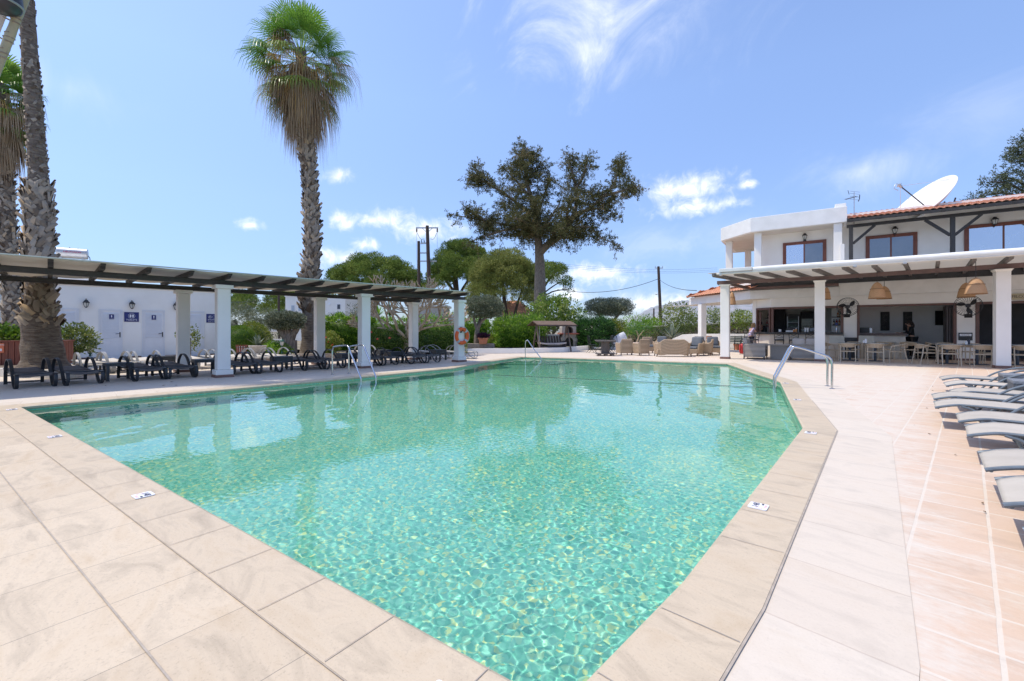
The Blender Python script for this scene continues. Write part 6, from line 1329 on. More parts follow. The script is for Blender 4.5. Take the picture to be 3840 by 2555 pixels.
# --- palms ---------------------------------------------------------------------
def boots(prof, z0, z1, n_, Lb, wb, rg, tilt=(.35, .75), tone=.5):
    Vs, Fs, Rs = [], [], []; k = 0
    for i in range(n_):
        z = z0 + (z1 - z0) * (i + rg.random()) / n_; a = i * 2.39996 + rg.uniform(-.25, .25); cx, cy, r = prof(z)
        o = Vector((math.cos(a), math.sin(a), 0)); la = Vector((-math.sin(a), math.cos(a), 0)); up_v = Vector((0, 0, 1)); ti = rg.uniform(*tilt); le = rg.choice((-1, 1)) * rg.uniform(.25, .95)
        dv_ = (up_v * math.cos(ti) + o * math.sin(ti)) * math.cos(le) + la * math.sin(le); sd = dv_.cross(o).normalized(); L_ = Lb * rg.uniform(.6, 1.35); w_ = wb * rg.uniform(.7, 1.25); B = Vector((cx, cy, z)) + o * (r * .93)
        nn = sd.cross(dv_).normalized(); nn = nn if nn.dot(o) > 0 else -nn
        pts = [B - sd * w_ * .55, B + nn * .035, B + sd * w_ * .55, B + dv_ * L_ + sd * w_ * .3, B + dv_ * L_ + nn * .03, B + dv_ * L_ - sd * w_ * .3, B + dv_ * L_ * .9 - nn * .02]
        Vs += [tuple(p) for p in pts]; Fs += [(k, k + 1, k + 4, k + 5), (k + 1, k + 2, k + 3, k + 4), (k + 5, k + 4, k + 3, k + 6)]; q = min(1, max(0, rg.gauss(tone, .25))); Rs += [q, q, min(1, q + .3)]; k += 7
    return np.array(Vs), np.array(Fs), np.array(Rs)
def fan(B, az, el, pet, blade, rg, droop=.25, nseg=26, span=2.0, fold=0.0, tone=None, wseg=.05):
    """one fan frond: petiole from B, then a fan of narrow segments with drooping tips"""
    o = Vector((math.cos(az), math.sin(az), 0)); la = Vector((-math.sin(az), math.cos(az), 0)); dv_ = o * math.cos(el) + Vector((0, 0, 1)) * math.sin(el); nn = (Vector((0, 0, 1)) * math.cos(el) - o * math.sin(el)); H_ = B + dv_ * pet
    Vs, Fs, Rs = [], [], []; k = 0; t0 = rg.uniform(.15, .85) if tone is None else tone
    sdp = la * .022; Vs += [tuple(B - sdp), tuple(B + sdp), tuple(H_ + sdp * .6), tuple(H_ - sdp * .6)]; Fs.append((0, 1, 2, 3)); Rs.append(.9); k = 4
    for i in range(nseg):
        u = -1 + 2 * i / (nseg - 1); a = u * span; sdir = dv_ * math.cos(a) + la * math.sin(a) + nn * (fold * (abs(u)) + .10 * math.cos(a)); sdir.normalize(); L_ = blade * (1 - .35 * abs(u) ** 2) * rg.uniform(.9, 1.08)
        ws = sdir.cross(nn).normalized() * wseg * rg.uniform(.8, 1.2); g = Vector((0, 0, -1)); p1 = H_ + sdir * L_ * .55 + g * droop * L_ * .12; p2 = H_ + sdir * L_ * .82 + g * droop * L_ * .42; p3 = H_ + sdir * L_ * .95 + g * droop * L_ * (.9 + .5 * rg.random())
        Vs += [tuple(H_ - ws * .12), tuple(H_ + ws * .12), tuple(p1 + ws * .5), tuple(p1 - ws * .5), tuple(p2 + ws * .3), tuple(p2 - ws * .3), tuple(p3 + ws * .04), tuple(p3 - ws * .04)]
        Fs += [(k, k + 1, k + 2, k + 3), (k + 3, k + 2, k + 4, k + 5), (k + 5, k + 4, k + 6, k + 7)]; q = min(1, max(0, t0 + rg.uniform(-.15, .15))); Rs += [q] * 3; k += 8
    return np.array(Vs), np.array(Fs), np.array(Rs)
def palm(label, base, axis, rad, zsmooth, zboot, ztop, crown, seed, Lb=.34, wb=.2, nb=700, skirt=None, zb0=0):
    """axis(z) -> x, y offset; rad(z) -> trunk radius"""
    rg = random.Random(seed); t = thing('fan_palm', label, 'palm tree', (*base, zb0)); mb_ = MB(); n_ = 18; zs = [0]
    while zs[-1] < ztop: zs.append(zs[-1] + .12)
    vs = []
    for z in zs:
        ox, oy = axis(z)
        for j in range(n_): a = 2 * math.pi * j / n_; r = rad(z) * (1 + .035 * math.sin(z * 43 + .6 * math.sin(a * 3)) + .03 * math.sin(a * 5 + z * 2) + rg.uniform(-.02, .02)); vs.append((ox + r * math.cos(a), oy + r * math.sin(a), z))
    mb_.add(vs, [(i * n_ + j, i * n_ + (j + 1) % n_, (i + 1) * n_ + (j + 1) % n_, (i + 1) * n_ + j) for i in range(len(zs) - 1) for j in range(n_)]); o = mb_.build('trunk', bark_palm, t, smooth='all')
    prof = lambda z: (*axis(z), rad(z)); leaves('leaf_bases', [boots(prof, zb, ze, int(nb * fr), l_, w_, rg, ti, tn) for zb, ze, fr, l_, w_, ti, tn in zboot], boot_m, t)
    gl, dl = [], []; ox, oy = axis(ztop)
    for k in range(crown['green']):
        az = k * 2.39996; u = k / crown['green']; el = R(84 - 92 * u + rg.gauss(0, 11)); gl.append(fan(Vector((ox + .1 * math.cos(az), oy + .1 * math.sin(az), ztop - .5 * u)), az + rg.uniform(-.2, .2), el, crown['pet'] * rg.uniform(.7, 1.2), crown['blade'] * rg.uniform(.75, 1.12), rg, .05 + .45 * u, 28, 1.75, -.12, .15 + .75 * (1 - u) * rg.uniform(.6, 1) + .05))
    for k in range(crown['dead']):
        az = k * 2.39996 + 1; u = min(.999, max(0, (k + .5) / crown['dead'] + rg.gauss(0, .12))); el = R(2 - 84 * u ** .75 + rg.gauss(0, 15)); zz = ztop - .4 - crown['drop'] * u; ox2, oy2 = axis(zz); yv = rg.random()
        dl.append(fan(Vector((ox2 + .25 * math.cos(az), oy2 + .25 * math.sin(az), zz)), az + rg.uniform(-.3, .3), el, crown['pet'] * rg.uniform(.25, 1.1) * (1 - .72 * u), crown['blade'] * rg.uniform(.6, 1.12), rg, 1.1, 22, 1.0 if u > .3 else 1.3, -.35 - .3 * u, (.95 if (u < .45 and yv > .8) else rg.uniform(.15, .75)), .042))
    for k in range(crown.get('mid', 0)):
        az = k * 2.39996 + 2.2; u = k / max(1, crown['mid']); gl.append(fan(Vector((ox + .2 * math.cos(az), oy + .2 * math.sin(az), ztop - .6 - crown['drop'] * .55 * u)), az, R(14 - 62 * u + rg.uniform(-12, 12)), crown['pet'] * (1.0 - .25 * u), crown['blade'] * .88, rg, .45, 24, 1.5, -.15, rg.uniform(.25, .95)))
    leaves('crown', gl, fan_green, t); leaves('dry_skirt', dl, fan_dead, t)
    if skirt:
        sk = []; z0, z1, ro = skirt
        for k in range(420):
            a = rg.uniform(0, 6.28); z = rg.uniform(z0 + .7, z1); ox2, oy2 = axis(z); q = (z - z0) / (z1 - z0); r = rad(z) + .12 + ro * (.5 + .5 * q) * rg.uniform(.5, 1); B = Vector((ox2 + r * math.cos(a), oy2 + r * math.sin(a), z)); L_ = rg.uniform(.7, 1.4); dn = Vector((math.cos(a) * rg.uniform(-.12, .12), math.sin(a) * rg.uniform(-.12, .12), -1)).normalized(); sd = dn.cross(Vector((math.cos(a), math.sin(a), 0))).normalized(); V = []; F = []; q_ = []
            for j in range(7): b0 = B + sd * (j - 3) * .025; e0 = B + sd * (j - 3) * .055 + dn * L_ * rg.uniform(.8, 1.1) + Vector((rg.uniform(-.06, .06), rg.uniform(-.06, .06), 0)); w_ = sd * .016; m0 = len(V); V += [tuple(b0 - w_), tuple(b0 + w_), tuple(e0 + w_ * .3), tuple(e0 - w_ * .3)]; F.append((m0, m0 + 1, m0 + 2, m0 + 3)); q_.append(rg.uniform(.05, .6))
            sk.append((np.array(V), np.array(F), np.array(q_)))
        leaves('hanging_thatch', sk, fan_dead, t)
    return t
def lin(pts):
    zs = [p[0] for p in pts]; return lambda z: np.interp(z, zs, [p[1] for p in pts])
def axis_px(base, d, pts):              # trunk line traced as (height, px)
    fz = lin(pts)
    def f(z): x, y = D(float(fz(z)), d); return x - base[0], y - base[1]
    return f
bC = D(1158, 22.5); radC = lin([(0, .52), (.5, .42), (3, .33), (3.2, .33), (10, .29), (16, .24)])
palm('tall fan palm with a shaggy dry skirt behind the middle of the pergola', bC, axis_px(bC, 22.5, [(0, 1162), (3, 1162), (6, 1172), (9, 1160), (11, 1148), (14, 1132), (17, 1125)]), lambda z: float(radC(z)), 1.5, [(2.1, 4.2, .18, .42, .24, (.35, .8), .35), (4.0, 11.4, .82, .34, .2, (.2, .6), .5)], 15.3, dict(green=42, dead=104, mid=20, pet=1.35, blade=1.42, drop=1.9), 3, nb=620, skirt=(11.9, 14.2, .5))
bA = D(168, 12.3); radA = lin([(0, .58), (.2, .45), (1.15, .37), (1.5, .30), (4.9, .255), (5.2, .20), (8, .17), (11, .145), (17, .13)])
palm('thick fan palm trunk with flared ringed foot at the left, crown above the photo', bA, axis_px(bA, 12.3, [(0, 166), (1.2, 152), (3, 146), (5.3, 144), (7, 128), (9, 108), (11, 92), (17, 70)]), lambda z: float(radA(z)), 1.3, [(1.1, 1.6, .07, .26, .13, (.25, .75), .55), (1.4, 5.0, .60, .27, .15, (.10, .36), .5), (5.0, 8.4, .26, .11, .09, (.05, .18), .35), (8.0, 14, .22, .09, .08, (.05, .18), .3)], 17.0, dict(green=26, dead=34, mid=6, pet=1.2, blade=1.3, drop=1.0), 8, nb=620, zb0=.23)
bB = D(46, 16.5); radB = lin([(0, .30), (1, .235), (4, .215), (8, .22), (10, .22)])
palm('fan palm with a ragged drooping crown at the left edge behind the thick one', bB, axis_px(bB, 16.5, [(0, 48), (3, 44), (5, 30), (7, 18), (9, 6), (11, 0)]), lambda z: float(radB(z)), .6, [(.4, 8.2, 1, .21, .13, (.15, .5), .45)], 10.3, dict(green=26, dead=60, mid=14, pet=.5, blade=.8, drop=1.7), 12, nb=560)
# --- bare frangipani -------------------------------------------------------------
def bare_tree():
    d = 22.6; x0, y0 = D(1522, d); t = thing('bare_frangipani', 'leafless frangipani with many pale forked branches behind the rear pillars', 'tree', (x0, y0, 0)); mb_ = MB(); rg = random.Random(17); tips_ = []
    def grow(p, dr, L_, r, lv):
        q = p + dr * L_; mid = p.lerp(q, .5) + Vector((rg.gauss(0, .04), rg.gauss(0, .04), rg.gauss(.02, .03))) * L_; mb_.tube([p, mid, q], [r, r * .9, r * .82], 6 if lv < 4 else 5)
        if lv >= 6: tips_.append((q, dr)); return
        for k in range(2 if rg.random() < .86 else 3):
            ax_ = dr.cross(Vector((rg.gauss(0, 1), rg.gauss(0, 1), rg.gauss(0, .6)))).normalized(); nd_ = (Matrix.Rotation(rg.uniform(.35, .75), 3, ax_) @ dr + Vector((0, 0, .18))).normalized()
            if nd_.z < -.05: nd_.z = .08
            grow(q, nd_.normalized(), L_ * rg.uniform(.72, .96), max(r * .78, .027), lv + 1)
    e_, u_ = Vector((CY, SY, 0)), Vector((0, 0, 1)); f_ = Vector((-SY, CY, 0))
    mb_.tube(smooth_path([e_ * .02, e_ * .0 + u_ * .35, e_ * .06 + u_ * .75], 4), [.15] * 4 + [.13] * 4 + [.12], 9); p = e_ * .06 + u_ * .72
    for dr, L_, r in ((-e_ * .95 + u_ * .65, .75, .09), (e_ * .85 + u_ * .75, .85, .085), (-e_ * .2 + u_ * 1 + f_ * .5, .8, .08), (e_ * .2 + u_ * 1 - f_ * .6, .75, .075), (-e_ * .6 + u_ * .9 - f_ * .6, .8, .075), (e_ * .6 + u_ * .8 + f_ * .7, .8, .075)): grow(p, dr.normalized(), L_, r, 0)
    mb_.build('branches', frangi, t, smooth='all'); P = np.array([tuple(q) for q, dr in tips_]); P = np.repeat(P, 2, 0); leaves('buds', [leaf_arrays(P, .09, .03, RG, np.tile([0, 0, 1.], (len(P), 1)), .8)], mat_bud, t); print('frangipani tips', len(tips_), max(q.z for q, dr in tips_))
mat_bud = leaf_mat('yellow_leaf_buds', [(0, (.30, .22, .05)), (1, (.40, .36, .08))], .2)
bare_tree()
# --- yucca, agaves, small plants ------------------------------------------------
def rosette(name, label, loc, n_, L_, w_, m, cat='plant', el=(15, 85), group=None, curve=.2, base_z=0.0):
    t = thing(name, label, cat, loc, 0, group); rg = random.Random(hash(label) % 1000 if False else len(label)); Vs, Fs, Rs = [], [], []; k = 0
    for i in range(n_):
        az = i * 2.39996; e_ = R(el[0] + (el[1] - el[0]) * (i / n_) + rg.uniform(-8, 8)); o = Vector((math.cos(az), math.sin(az), 0)); la = Vector((-math.sin(az), math.cos(az), 0)); l_ = L_ * rg.uniform(.75, 1.1); p = Vector((0, 0, base_z)); P = []
        for j in range(5): u = j / 4; ee = e_ - curve * u * u * 2; P.append(p.copy()); p = p + (o * math.cos(ee) + Vector((0, 0, 1)) * math.sin(ee)) * l_ / 4
        for j, q in enumerate(P): ww = w_ * (.7, 1, .85, .5, .04)[j] / 2; Vs += [tuple(q - la * ww), tuple(q + la * ww)]
        for j in range(4): Fs.append((k + 2 * j, k + 2 * j + 1, k + 2 * j + 3, k + 2 * j + 2)); Rs.append(rg.random())
        k += 10
    o = leaves('leaves', [(np.array(Vs), np.array(Fs), np.array(Rs))], m, t); return t
rosette('yucca', 'spiky bright green yucca behind the hedge left of the bare tree', (*D(1418, 27.5), 2.15), 46, 1.0, .075, hedge_leaf, el=(-25, 85)); rosette('yucca', 'second darker spiky yucca close behind the bare tree', (*D(1462, 29), 2.2), 40, 1.1, .07, dark_ole, el=(-30, 85))
for px, d, z in ((1418, 27.5, 2.15), (1462, 29, 2.2)): pass
pot_stone = mat('pale_cast_stone', (.58, .54, .47), (.48, .44, .38), 8, .85, .3, 30)
def pot(name, label, loc, prof, m, group=None, n_=18, square=False):
    t = thing(name, label, 'plant pot', loc, R(20), group)
    if square:
        a, b, h = prof; mb_ = MB(); mb_.add([(-a, -a * .6, 0), (a, -a * .6, 0), (a, a * .6, 0), (-a, a * .6, 0), (-b, -b * .6, h), (b, -b * .6, h), (b, b * .6, h), (-b, b * .6, h)], [(0, 3, 2, 1), (4, 5, 6, 7), (0, 1, 5, 4), (1, 2, 6, 5), (2, 3, 7, 6), (3, 0, 4, 7)]); mb_.box(-b - .02, -b * .6 - .02, h - .06, b + .02, b * .6 + .02, h + .005); mb_.build('bowl', m, t, bevel=.01)
    else: MB().lathe(prof, n_).build('bowl', m, t, smooth=True)
    r, z = (prof[1] * .9, prof[2]) if square else (prof[-1][0] * .9, prof[-1][1]); MB().lathe([(r * .9, z - .03), (r * .9, z + .008)], 14, sy=.6 if square else 1).build('soil', soil, t); return t
p = D(966, 18.6); t = pot('carved_pot', 'pale carved stone pot holding a blue agave', (*p, .2), [(.15, 0), (.17, .03), (.15, .06), (.24, .2), (.33, .38), (.35, .42), (.32, .43)], pot_stone)
mb_ = MB()
for k in range(8):
    for q in range(3):
        a = 2 * math.pi * k / 8; pts = [((.2 + .10 * u + .012) * math.cos(a + (.28 - q * .09) * math.sin(u * 3.1) * 1.0), (.2 + .10 * u + .012) * math.sin(a + (.28 - q * .09) * math.sin(u * 3.1)), .13 + u * .24) for u in (0, .25, .5, .75, 1)]; mb_.tube(pts, .012, 5)
mb_.build('relief', pot_stone, t, smooth=True); rosette('agave', 'blue grey agave in the pale carved pot', (*p, .62), 16, .55, .09, agave_m, el=(30, 88), curve=.1)
rosette('agave', 'pale variegated agave on the low wall left of the wing column', (*D(2520, 31), .75), 22, 1.15, .12, agave_m, el=(12, 86), curve=.12)
rosette('agave', 'yellowing spiky plant beside the covered grill', (*D(2345, 31.5), .5), 16, .9, .07, yel_leaf, el=(15, 80))
# slatted bin
bn = thing('slatted_bin', 'red wooden slatted bin in front of the ball bush', 'bin', (*D(906, 19.0), .12)); 
for k in range(14): a = 2 * math.pi * k / 14; mb_ = MB(); mb_.bar((.15 * math.cos(a), .15 * math.sin(a), 0), (.215 * math.cos(a), .215 * math.sin(a), .52), .05, .018, (math.cos(a), math.sin(a), 0)); mb_.build('slat', wood_red, bn)
MB().lathe([(.13, .02), (.18, .45), (.165, .45), (.12, .04)], 16).build('liner', sign_white, bn, smooth=True)
for z, r in ((.1, .172), (.42, .212)): MB().tube([(r * math.cos(2 * math.pi * k / 20), r * math.sin(2 * math.pi * k / 20), z) for k in range(21)], .008, 5, cap=False).build('hoop', black_metal, bn)
# ------------------------------------------------------------------ background: hills, houses, walls, poles
hazed_limestone = mat('hazed_limestone_hillside', (.34, .33, .35), (.22, .24, .24), .02, .95, .4, .2, bdist=3)  # dry limestone grey with the distance haze mixed into the colour
def hill(name, ridge, d0, dr, d1, seed):
    V = []; F = []; rg = np.random.RandomState(seed); pxs = np.linspace(ridge[0][0], ridge[-1][0], 90); ys = np.interp(pxs, [r[0] for r in ridge], [r[1] for r in ridge]); nr = 14
    for i, (px, y) in enumerate(zip(pxs, ys)):
        for j in range(nr):
            u = j / (nr - 1); d = d0 + (dr - d0) * min(1, u / .75) if u <= .75 else dr + (d1 - dr) * (u - .75) / .25; h = math.sin(math.pi / 2 * min(1, u / .75)) ** .9 if u <= .75 else 1 - (u - .75) / .25; zr = Zp(y, dr); z = zr * h + rg.normal() * zr * .035 * (h > .05); x, yy_ = D(px, d); V.append((x, yy_, z if j not in (0, nr - 1) else -3))
    for i in range(len(pxs) - 1):
        for j in range(nr - 1): F.append((i * nr + j, (i + 1) * nr + j, (i + 1) * nr + j + 1, i * nr + j + 1))
    o = MB().add(V, F).build(name, hazed_limestone, smooth='all'); tag(o, kind='structure')
hill('hill', [(2280, 1216), (2340, 1204), (2400, 1184), (2440, 1163), (2500, 1150), (2545, 1139), (2590, 1136), (2660, 1143), (2740, 1146), (2820, 1150), (2900, 1165), (3050, 1190), (3300, 1225)], 700, 1500, 2100, 4)
hill('hill', [(600, 1226), (900, 1221), (1300, 1222), (1750, 1218), (2050, 1214), (2350, 1224)], 500, 1200, 1700, 5)
def house(name, label, px0, px1, d, ytop, rz, dp, m=plaster, extra=None):
    x, y = D((px0 + px1) / 2, d); wd = (px1 - px0) * d / FOC; h = Zp(ytop, d); t = thing(name, label, 'building', (x, y, 0), YAW + rz); MB().box(-wd / 2, 0, -.1, wd / 2, dp, h).build('wall', m, t, bevel=.02); return t, wd, h
t, wd, h = house('white_house', 'flat white house with small windows behind the pergola and slim palm', 1063, 1300, 45, 1113, R(-6), 8)
MB().box(-wd / 2 - .05, -.05, h, wd / 2 + .05, 8, h + .12).build('roof_edge', plaster, t)
win_d = mat('dark_window', (.05, .06, .08), (.07, .08, .1), 4, .2)
def hwin(t, x, z, w_, h_, m=win_d):
    f = MB(); f.box(x - w_ / 2 - .06, -.03, z - .06, x + w_ / 2 + .06, .0, z + h_ + .06); o = f.build('window', pvc, t); MB().box(x - w_ / 2, -.04, z, x + w_ / 2, -.028, z + h_).build('pane', m, o)
shutter = mat('pale_blue_shutter', (.42, .48, .55), (.38, .44, .5), 5, .5)
k = 45 / FOC
for px, a, b, m in ((1094, 1146, 1166, shutter), (1122, 1144, 1166, shutter), (1275, 1143, 1160, win_d)): hwin(t, (px - 1181.5) * k, EYE - (b - HOR) * k, 11 * k, (b - a) * k, m)
MB().lathe([(.14, 0), (.12, .03)], 14).build('wall_lamp', sign_white, t)
o = KID[t.name][-1]; o.rotation_euler = (R(90), 0, 0); o.location = ((1238 - 1181.5) * k, -.005, EYE - (1141 - HOR) * k)
t, wd, h = house('outbuilding', 'pale outbuilding half hidden behind the bare frangipani branches', 1530, 1662, 40, 1150, 0, 4, mat('greyish_render', (.5, .48, .45), (.44, .42, .4), 3, .85)); MB().box(-wd / 2 - .2, -.3, h, wd / 2 + .2, 4, h + .18).build('roof_slab', plaster, t)
t, wd, h = house('tiled_house', 'villa with a red tiled roof behind the pines left of the magnolia', 1860, 2010, 50, 1190, R(4), 7, cream); m_ = MB(); tiles(m_, (-wd / 2 - .4, -.5, h), (1, 0, 0), (0, 1, .55), wd + .8, 4.2, .3, .5, left=.5, right=.5); m_.build('roof', tile_m, t, smooth=True); hwin(t, .8, 1.0, .9, .7)
def lowwall(name, label, pts, th, h, m, cat='low wall', z=0):
    t = thing(name, label, cat, (*pts[0], z)); m_ = MB(); P = [Vector(p) for p in pts]
    vs = []
    for i, p in enumerate(P):
        d = (P[min(i + 1, len(P) - 1)] - P[max(0, i - 1)]).normalized(); nn = Vector((-d.y, d.x)) * th / 2; q = p - P[0]; hh = h[i] if isinstance(h, list) else h
        vs += [(*(q - nn), 0), (*(q + nn), 0), (*(q + nn), hh), (*(q - nn), hh)]
    n_ = len(P); m_.add(vs, [(0, 1, 2, 3), tuple(4 * (n_ - 1) + j for j in (3, 2, 1, 0))] + [(4 * i + j, 4 * i + 4 + j, 4 * i + 4 + (j + 1) % 4, 4 * i + (j + 1) % 4) for i in range(n_ - 1) for j in range(4)]); m_.build('wall', m, t, bevel=.015); return t
kerb = [D(1700, 24.3), at(1752, 1327), at(1975, 1325), at(2110, 1321), at(2200, 1313), at(2235, 1303), at(2243, 1296)]
lowwall('garden_kerb', 'low white rendered kerb wall along the far edge of the terrace behind the swing', kerb, .22, .27, plaster)
bed = [(p[0], p[1]) for p in kerb] + [D(2243, 60), D(1560, 60), D(1560, 21.2)]
sheet('garden_bed', bed, [], .215, earth); sheet('garden_bed', [D(1705, 23.2), D(1560, 60), D(820, 60), (-27, 9.6), (-21.0, 9.5), D(1000, 19.0), D(1200, 20.5), D(1360, 21.6)], [], .205, earth)
lowwall('stone_edging', 'rough low stone edging of the garden bed behind the silver loungers', [D(845, 17.9), D(985, 18.3), D(1170, 19.6), D(1260, 20.0)], .3, .24, stone_edge)
lowwall('limewashed_wall', 'uneven limewashed wall left of the gnarled olive trunk', [D(968, 24.2), D(1090, 24.6)], .4, .78, lime_wall)
lowwall('white_wall', 'white garden wall behind the second clipped olive tree', [D(1775, 34), D(1870, 33.5)], .3, 1.7, plaster); lowwall('white_wall', 'lower limewashed wall in front of the white garden wall', [D(1775, 29.5), D(1862, 29)], .4, .85, lime_wall)
lowwall('curved_wall', 'long white curved low wall behind the wicker armchairs and wing column', [D(2524, 33.5), D(2560, 33), D(2600, 32.5), D(2700, 31), D(2850, 29.5)], .3, [.62, .95, 1.0, 1.02, 1.02], plaster)
lowwall('planter_wall', 'long low pinkish planter wall behind the beige wicker chairs', [D(2372, 27.5), D(2548, 26.5)], .5, .52, mat('pink_render', (.66, .50, .42), (.6, .44, .36), 3, .85))
sw_m, t_, p_ = _new('dry_stone'); vo = _n(t_, 'ShaderNodeTexVoronoi', feature='DISTANCE_TO_EDGE'); vo.inputs['Scale'].default_value = 3.2; c_ = _n(t_, 'ShaderNodeTexCoord'); t_.links.new(c_.outputs['Object'], vo.inputs['Vector']); v2 = _n(t_, 'ShaderNodeTexVoronoi'); v2.inputs['Scale'].default_value = 3.2; t_.links.new(c_.outputs['Object'], v2.inputs['Vector'])
sp_ = _n(t_, 'ShaderNodeSeparateColor'); t_.links.new(v2.outputs['Color'], sp_.inputs[0]); r_ = _ramp(t_, [(0, (.30, .22, .14)), (.5, (.40, .33, .25)), (1, (.26, .235, .21))]); t_.links.new(sp_.outputs[0], r_.inputs[0]); r2 = _ramp(t_, [(.02, (.12, .1, .08)), (.08, (1, 1, 1))]); t_.links.new(vo.outputs[0], r2.inputs[0]); mu = _n(t_, 'ShaderNodeMix', data_type='RGBA', blend_type='MULTIPLY'); mu.inputs[0].default_value = 1; t_.links.new(r_.outputs[0], mu.inputs[6]); t_.links.new(r2.outputs[0], mu.inputs[7]); t_.links.new(mu.outputs[2], p_.inputs['Base Color']); p_.inputs['Roughness'].default_value = .9
bm_ = _n(t_, 'ShaderNodeBump'); bm_.inputs['Distance'].default_value = .06; t_.links.new(r2.outputs[0], bm_.inputs['Height']); t_.links.new(bm_.outputs[0], p_.inputs['Normal'])
t = lowwall('stone_wall', 'dry stone wall with a pale coping seen under the tiled wing roof', [D(2330, 44), D(2480, 42), D(2640, 41), D(2860, 39)], .5, [1.5, 1.6, 1.75, 2.0], sw_m); o = lowwall('x', 'x', [D(2330, 44), D(2480, 42), D(2640, 41), D(2860, 39)], .6, .1, cream); ch = KID[o.name][0]; ch.name = 'coping'; ch.parent = t; KID[t.name].append(ch); bpy.data.objects.remove(o)
for i, v in enumerate(ch.data.vertices): v.co.z += [1.5, 1.6, 1.75, 2.0][i // 4]
lowwall('stone_trough', 'long stone planter trough under the second clipped olive tree', [D(1752, 25.2), D(1853, 25.4)], .45, .42, stone_edge, z=.1)
# right-hand shrubbery
def shrubbery(label, px, d, cs, m, per=190, L=.2, Wd=.075, group=None): return crown_tree('shrub', label, px, d, cs, m, per, L, Wd, None)
shrubbery('long bright green shrub bank beyond the terrace left of the utility pole', 2400, 43, heap(2318, 2490, 1190, 1262, 70, 13, 26, 2.5), hedge_leaf)
shrubbery('tall leafy light green shrub right of the utility pole before the hill', 2540, 40, heap(2462, 2612, 1140, 1235, 62, 12, 26, 2), yel_leaf)
shrubbery('twiggy brownish green shrub right of the tall leafy one', 2570, 37, heap(2525, 2612, 1190, 1262, 34, 12, 22, 1.5), shrub_leaf, 150)
shrubbery('green shrub hedge seen between the wing column and the first canopy pillar', 2690, 40, heap(2600, 2760, 1165, 1262, 60, 14, 26, 2), shrub_leaf)
shrubbery('green shrub hedge seen just right of the first canopy pillar', 2790, 39, heap(2735, 2850, 1165, 1235, 44, 13, 24, 2), yel_leaf)
shrubbery('low green plants along the bed left of the curved white wall', 2480, 36, heap(2430, 2545, 1230, 1265, 30, 9, 16, 1), shrub_leaf)
crown_tree('feathery_tree', 'small feathery tree behind the beige wicker chairs', 2390, 30, heap(2335, 2462, 1213, 1268, 55, 8, 17, 1.1), feather, 300, .13, .022, [([(2388, 1285, 0), (2394, 1262, 0), (2386, 1240, 0)], .045, .03), ([(2393, 1266, 0), (2405, 1250, 0), (2415, 1238, 0)], .03, .02)], bark=frangi)
# utility poles and cables
pole_w = mat('creosoted_pole', (.10, .065, .05), (.065, .045, .036), 6, .85, .4, 20, stretch=(5, 5, 1))
def upole(label, pb, pt, d, r, arm=None):
    b, tp = D(pb[0], d), D(pt[0], d); t = thing('utility_pole', label, 'utility pole', (*b, 0)); h = Zp(pt[1], d); off = Vector((tp[0] - b[0], tp[1] - b[1], h)); MB().tube([(0, 0, 0), off * .5, off], [r, r * .85, r * .7], 9).build('pole', pole_w, t, smooth=True); return t, off
e_ = Vector((CY, SY, 0))
t, off = upole('tall utility pole with a steel crossarm and two insulators above the bare tree', (1616, 1240), (1602, 847), 45, .24); u_ = 45 / FOC
m_ = MB(); zc_ = Zp(855, 45); c = off * (zc_ / off.z); m_.bar(c - e_ * 42 * u_, c + e_ * 41 * u_, .1, .12); m_.bar(c + Vector((0, 0, -.05)) - e_ * .5, c + Vector((0, 0, -.5)), .05, .05); m_.bar(c + Vector((0, 0, -.05)) + e_ * .5, c + Vector((0, 0, -.5)), .05, .05); m_.build('crossarm', alu, t)
for s_ in (-39.5, 37.5): m_ = MB(); m_.lathe([(.05, -.42), (.09, -.38), (.05, -.32), (.09, -.28), (.05, -.2), (.09, -.16), (.04, -.06)], 10, tuple(c + e_ * s_ * u_)); m_.build('insulator', mat('brown_insulator', (.12, .045, .03)), t, smooth=True)
m_ = MB()
for s_ in (-39.5, 37.5): a = c + e_ * s_ * u_ + Vector((0, 0, -.42)); b = c + Vector((0, 0, -1.1)) + e_ * math.copysign(.3, s_); m_.tube(smooth_path([a, a.lerp(b, .5) + Vector((0, 0, -.35)), b]), .02, 5); m_.tube([a, a + Vector((0, 0, -2.6)), a + Vector((0, 0, -4.5)) + e_ * .1], .012, 4)
m_.build('jumper_wires', black_metal, t)
t2, off2 = upole('shorter second utility pole joined to the tall one by cross braces', (1572, 1240), (1570, 905), 45.5, .2)
m_ = MB(); z1 = Zp(908, 45); m_.bar((.1, .1, z1 - .05), tuple(Vector((.1, .1, z1)) + e_ * .85), .12, .14); z2 = Zp(946, 45); m_.bar((0, 0, z2), tuple(Vector((0, 0, z2)) + e_ * .95), .1, .12); z3 = Zp(977, 45); m_.bar(tuple(-e_ * .2 + Vector((0, 0, z3))), tuple(Vector((0, 0, z3)) + e_ * 1.75), .12, .12); m_.build('cross_brace', alu, t2)
m_ = MB()
for s_ in (.12, .38, .64): q = Vector((.1, .1, z1)) + e_ * s_; m_.cyl(q, q + Vector((-.06, 0, .34)), .06, .03, 8)
m_.build('fuse_insulators', black_metal, t2)
t, off = upole('utility pole standing right of the flat topped olive tree', (2481, 1245), (2469, 1000), 55, .22); m_ = MB(); zc_ = Zp(1006, 55); c = off * (zc_ / off.z); m_.bar(c - e_ * .45, c + e_ * .55, .1, .1)
for s_ in (-.4, 0, .5): m_.cyl(c + e_ * s_, c + e_ * s_ + Vector((0, 0, .28)), .05, .04, 7)
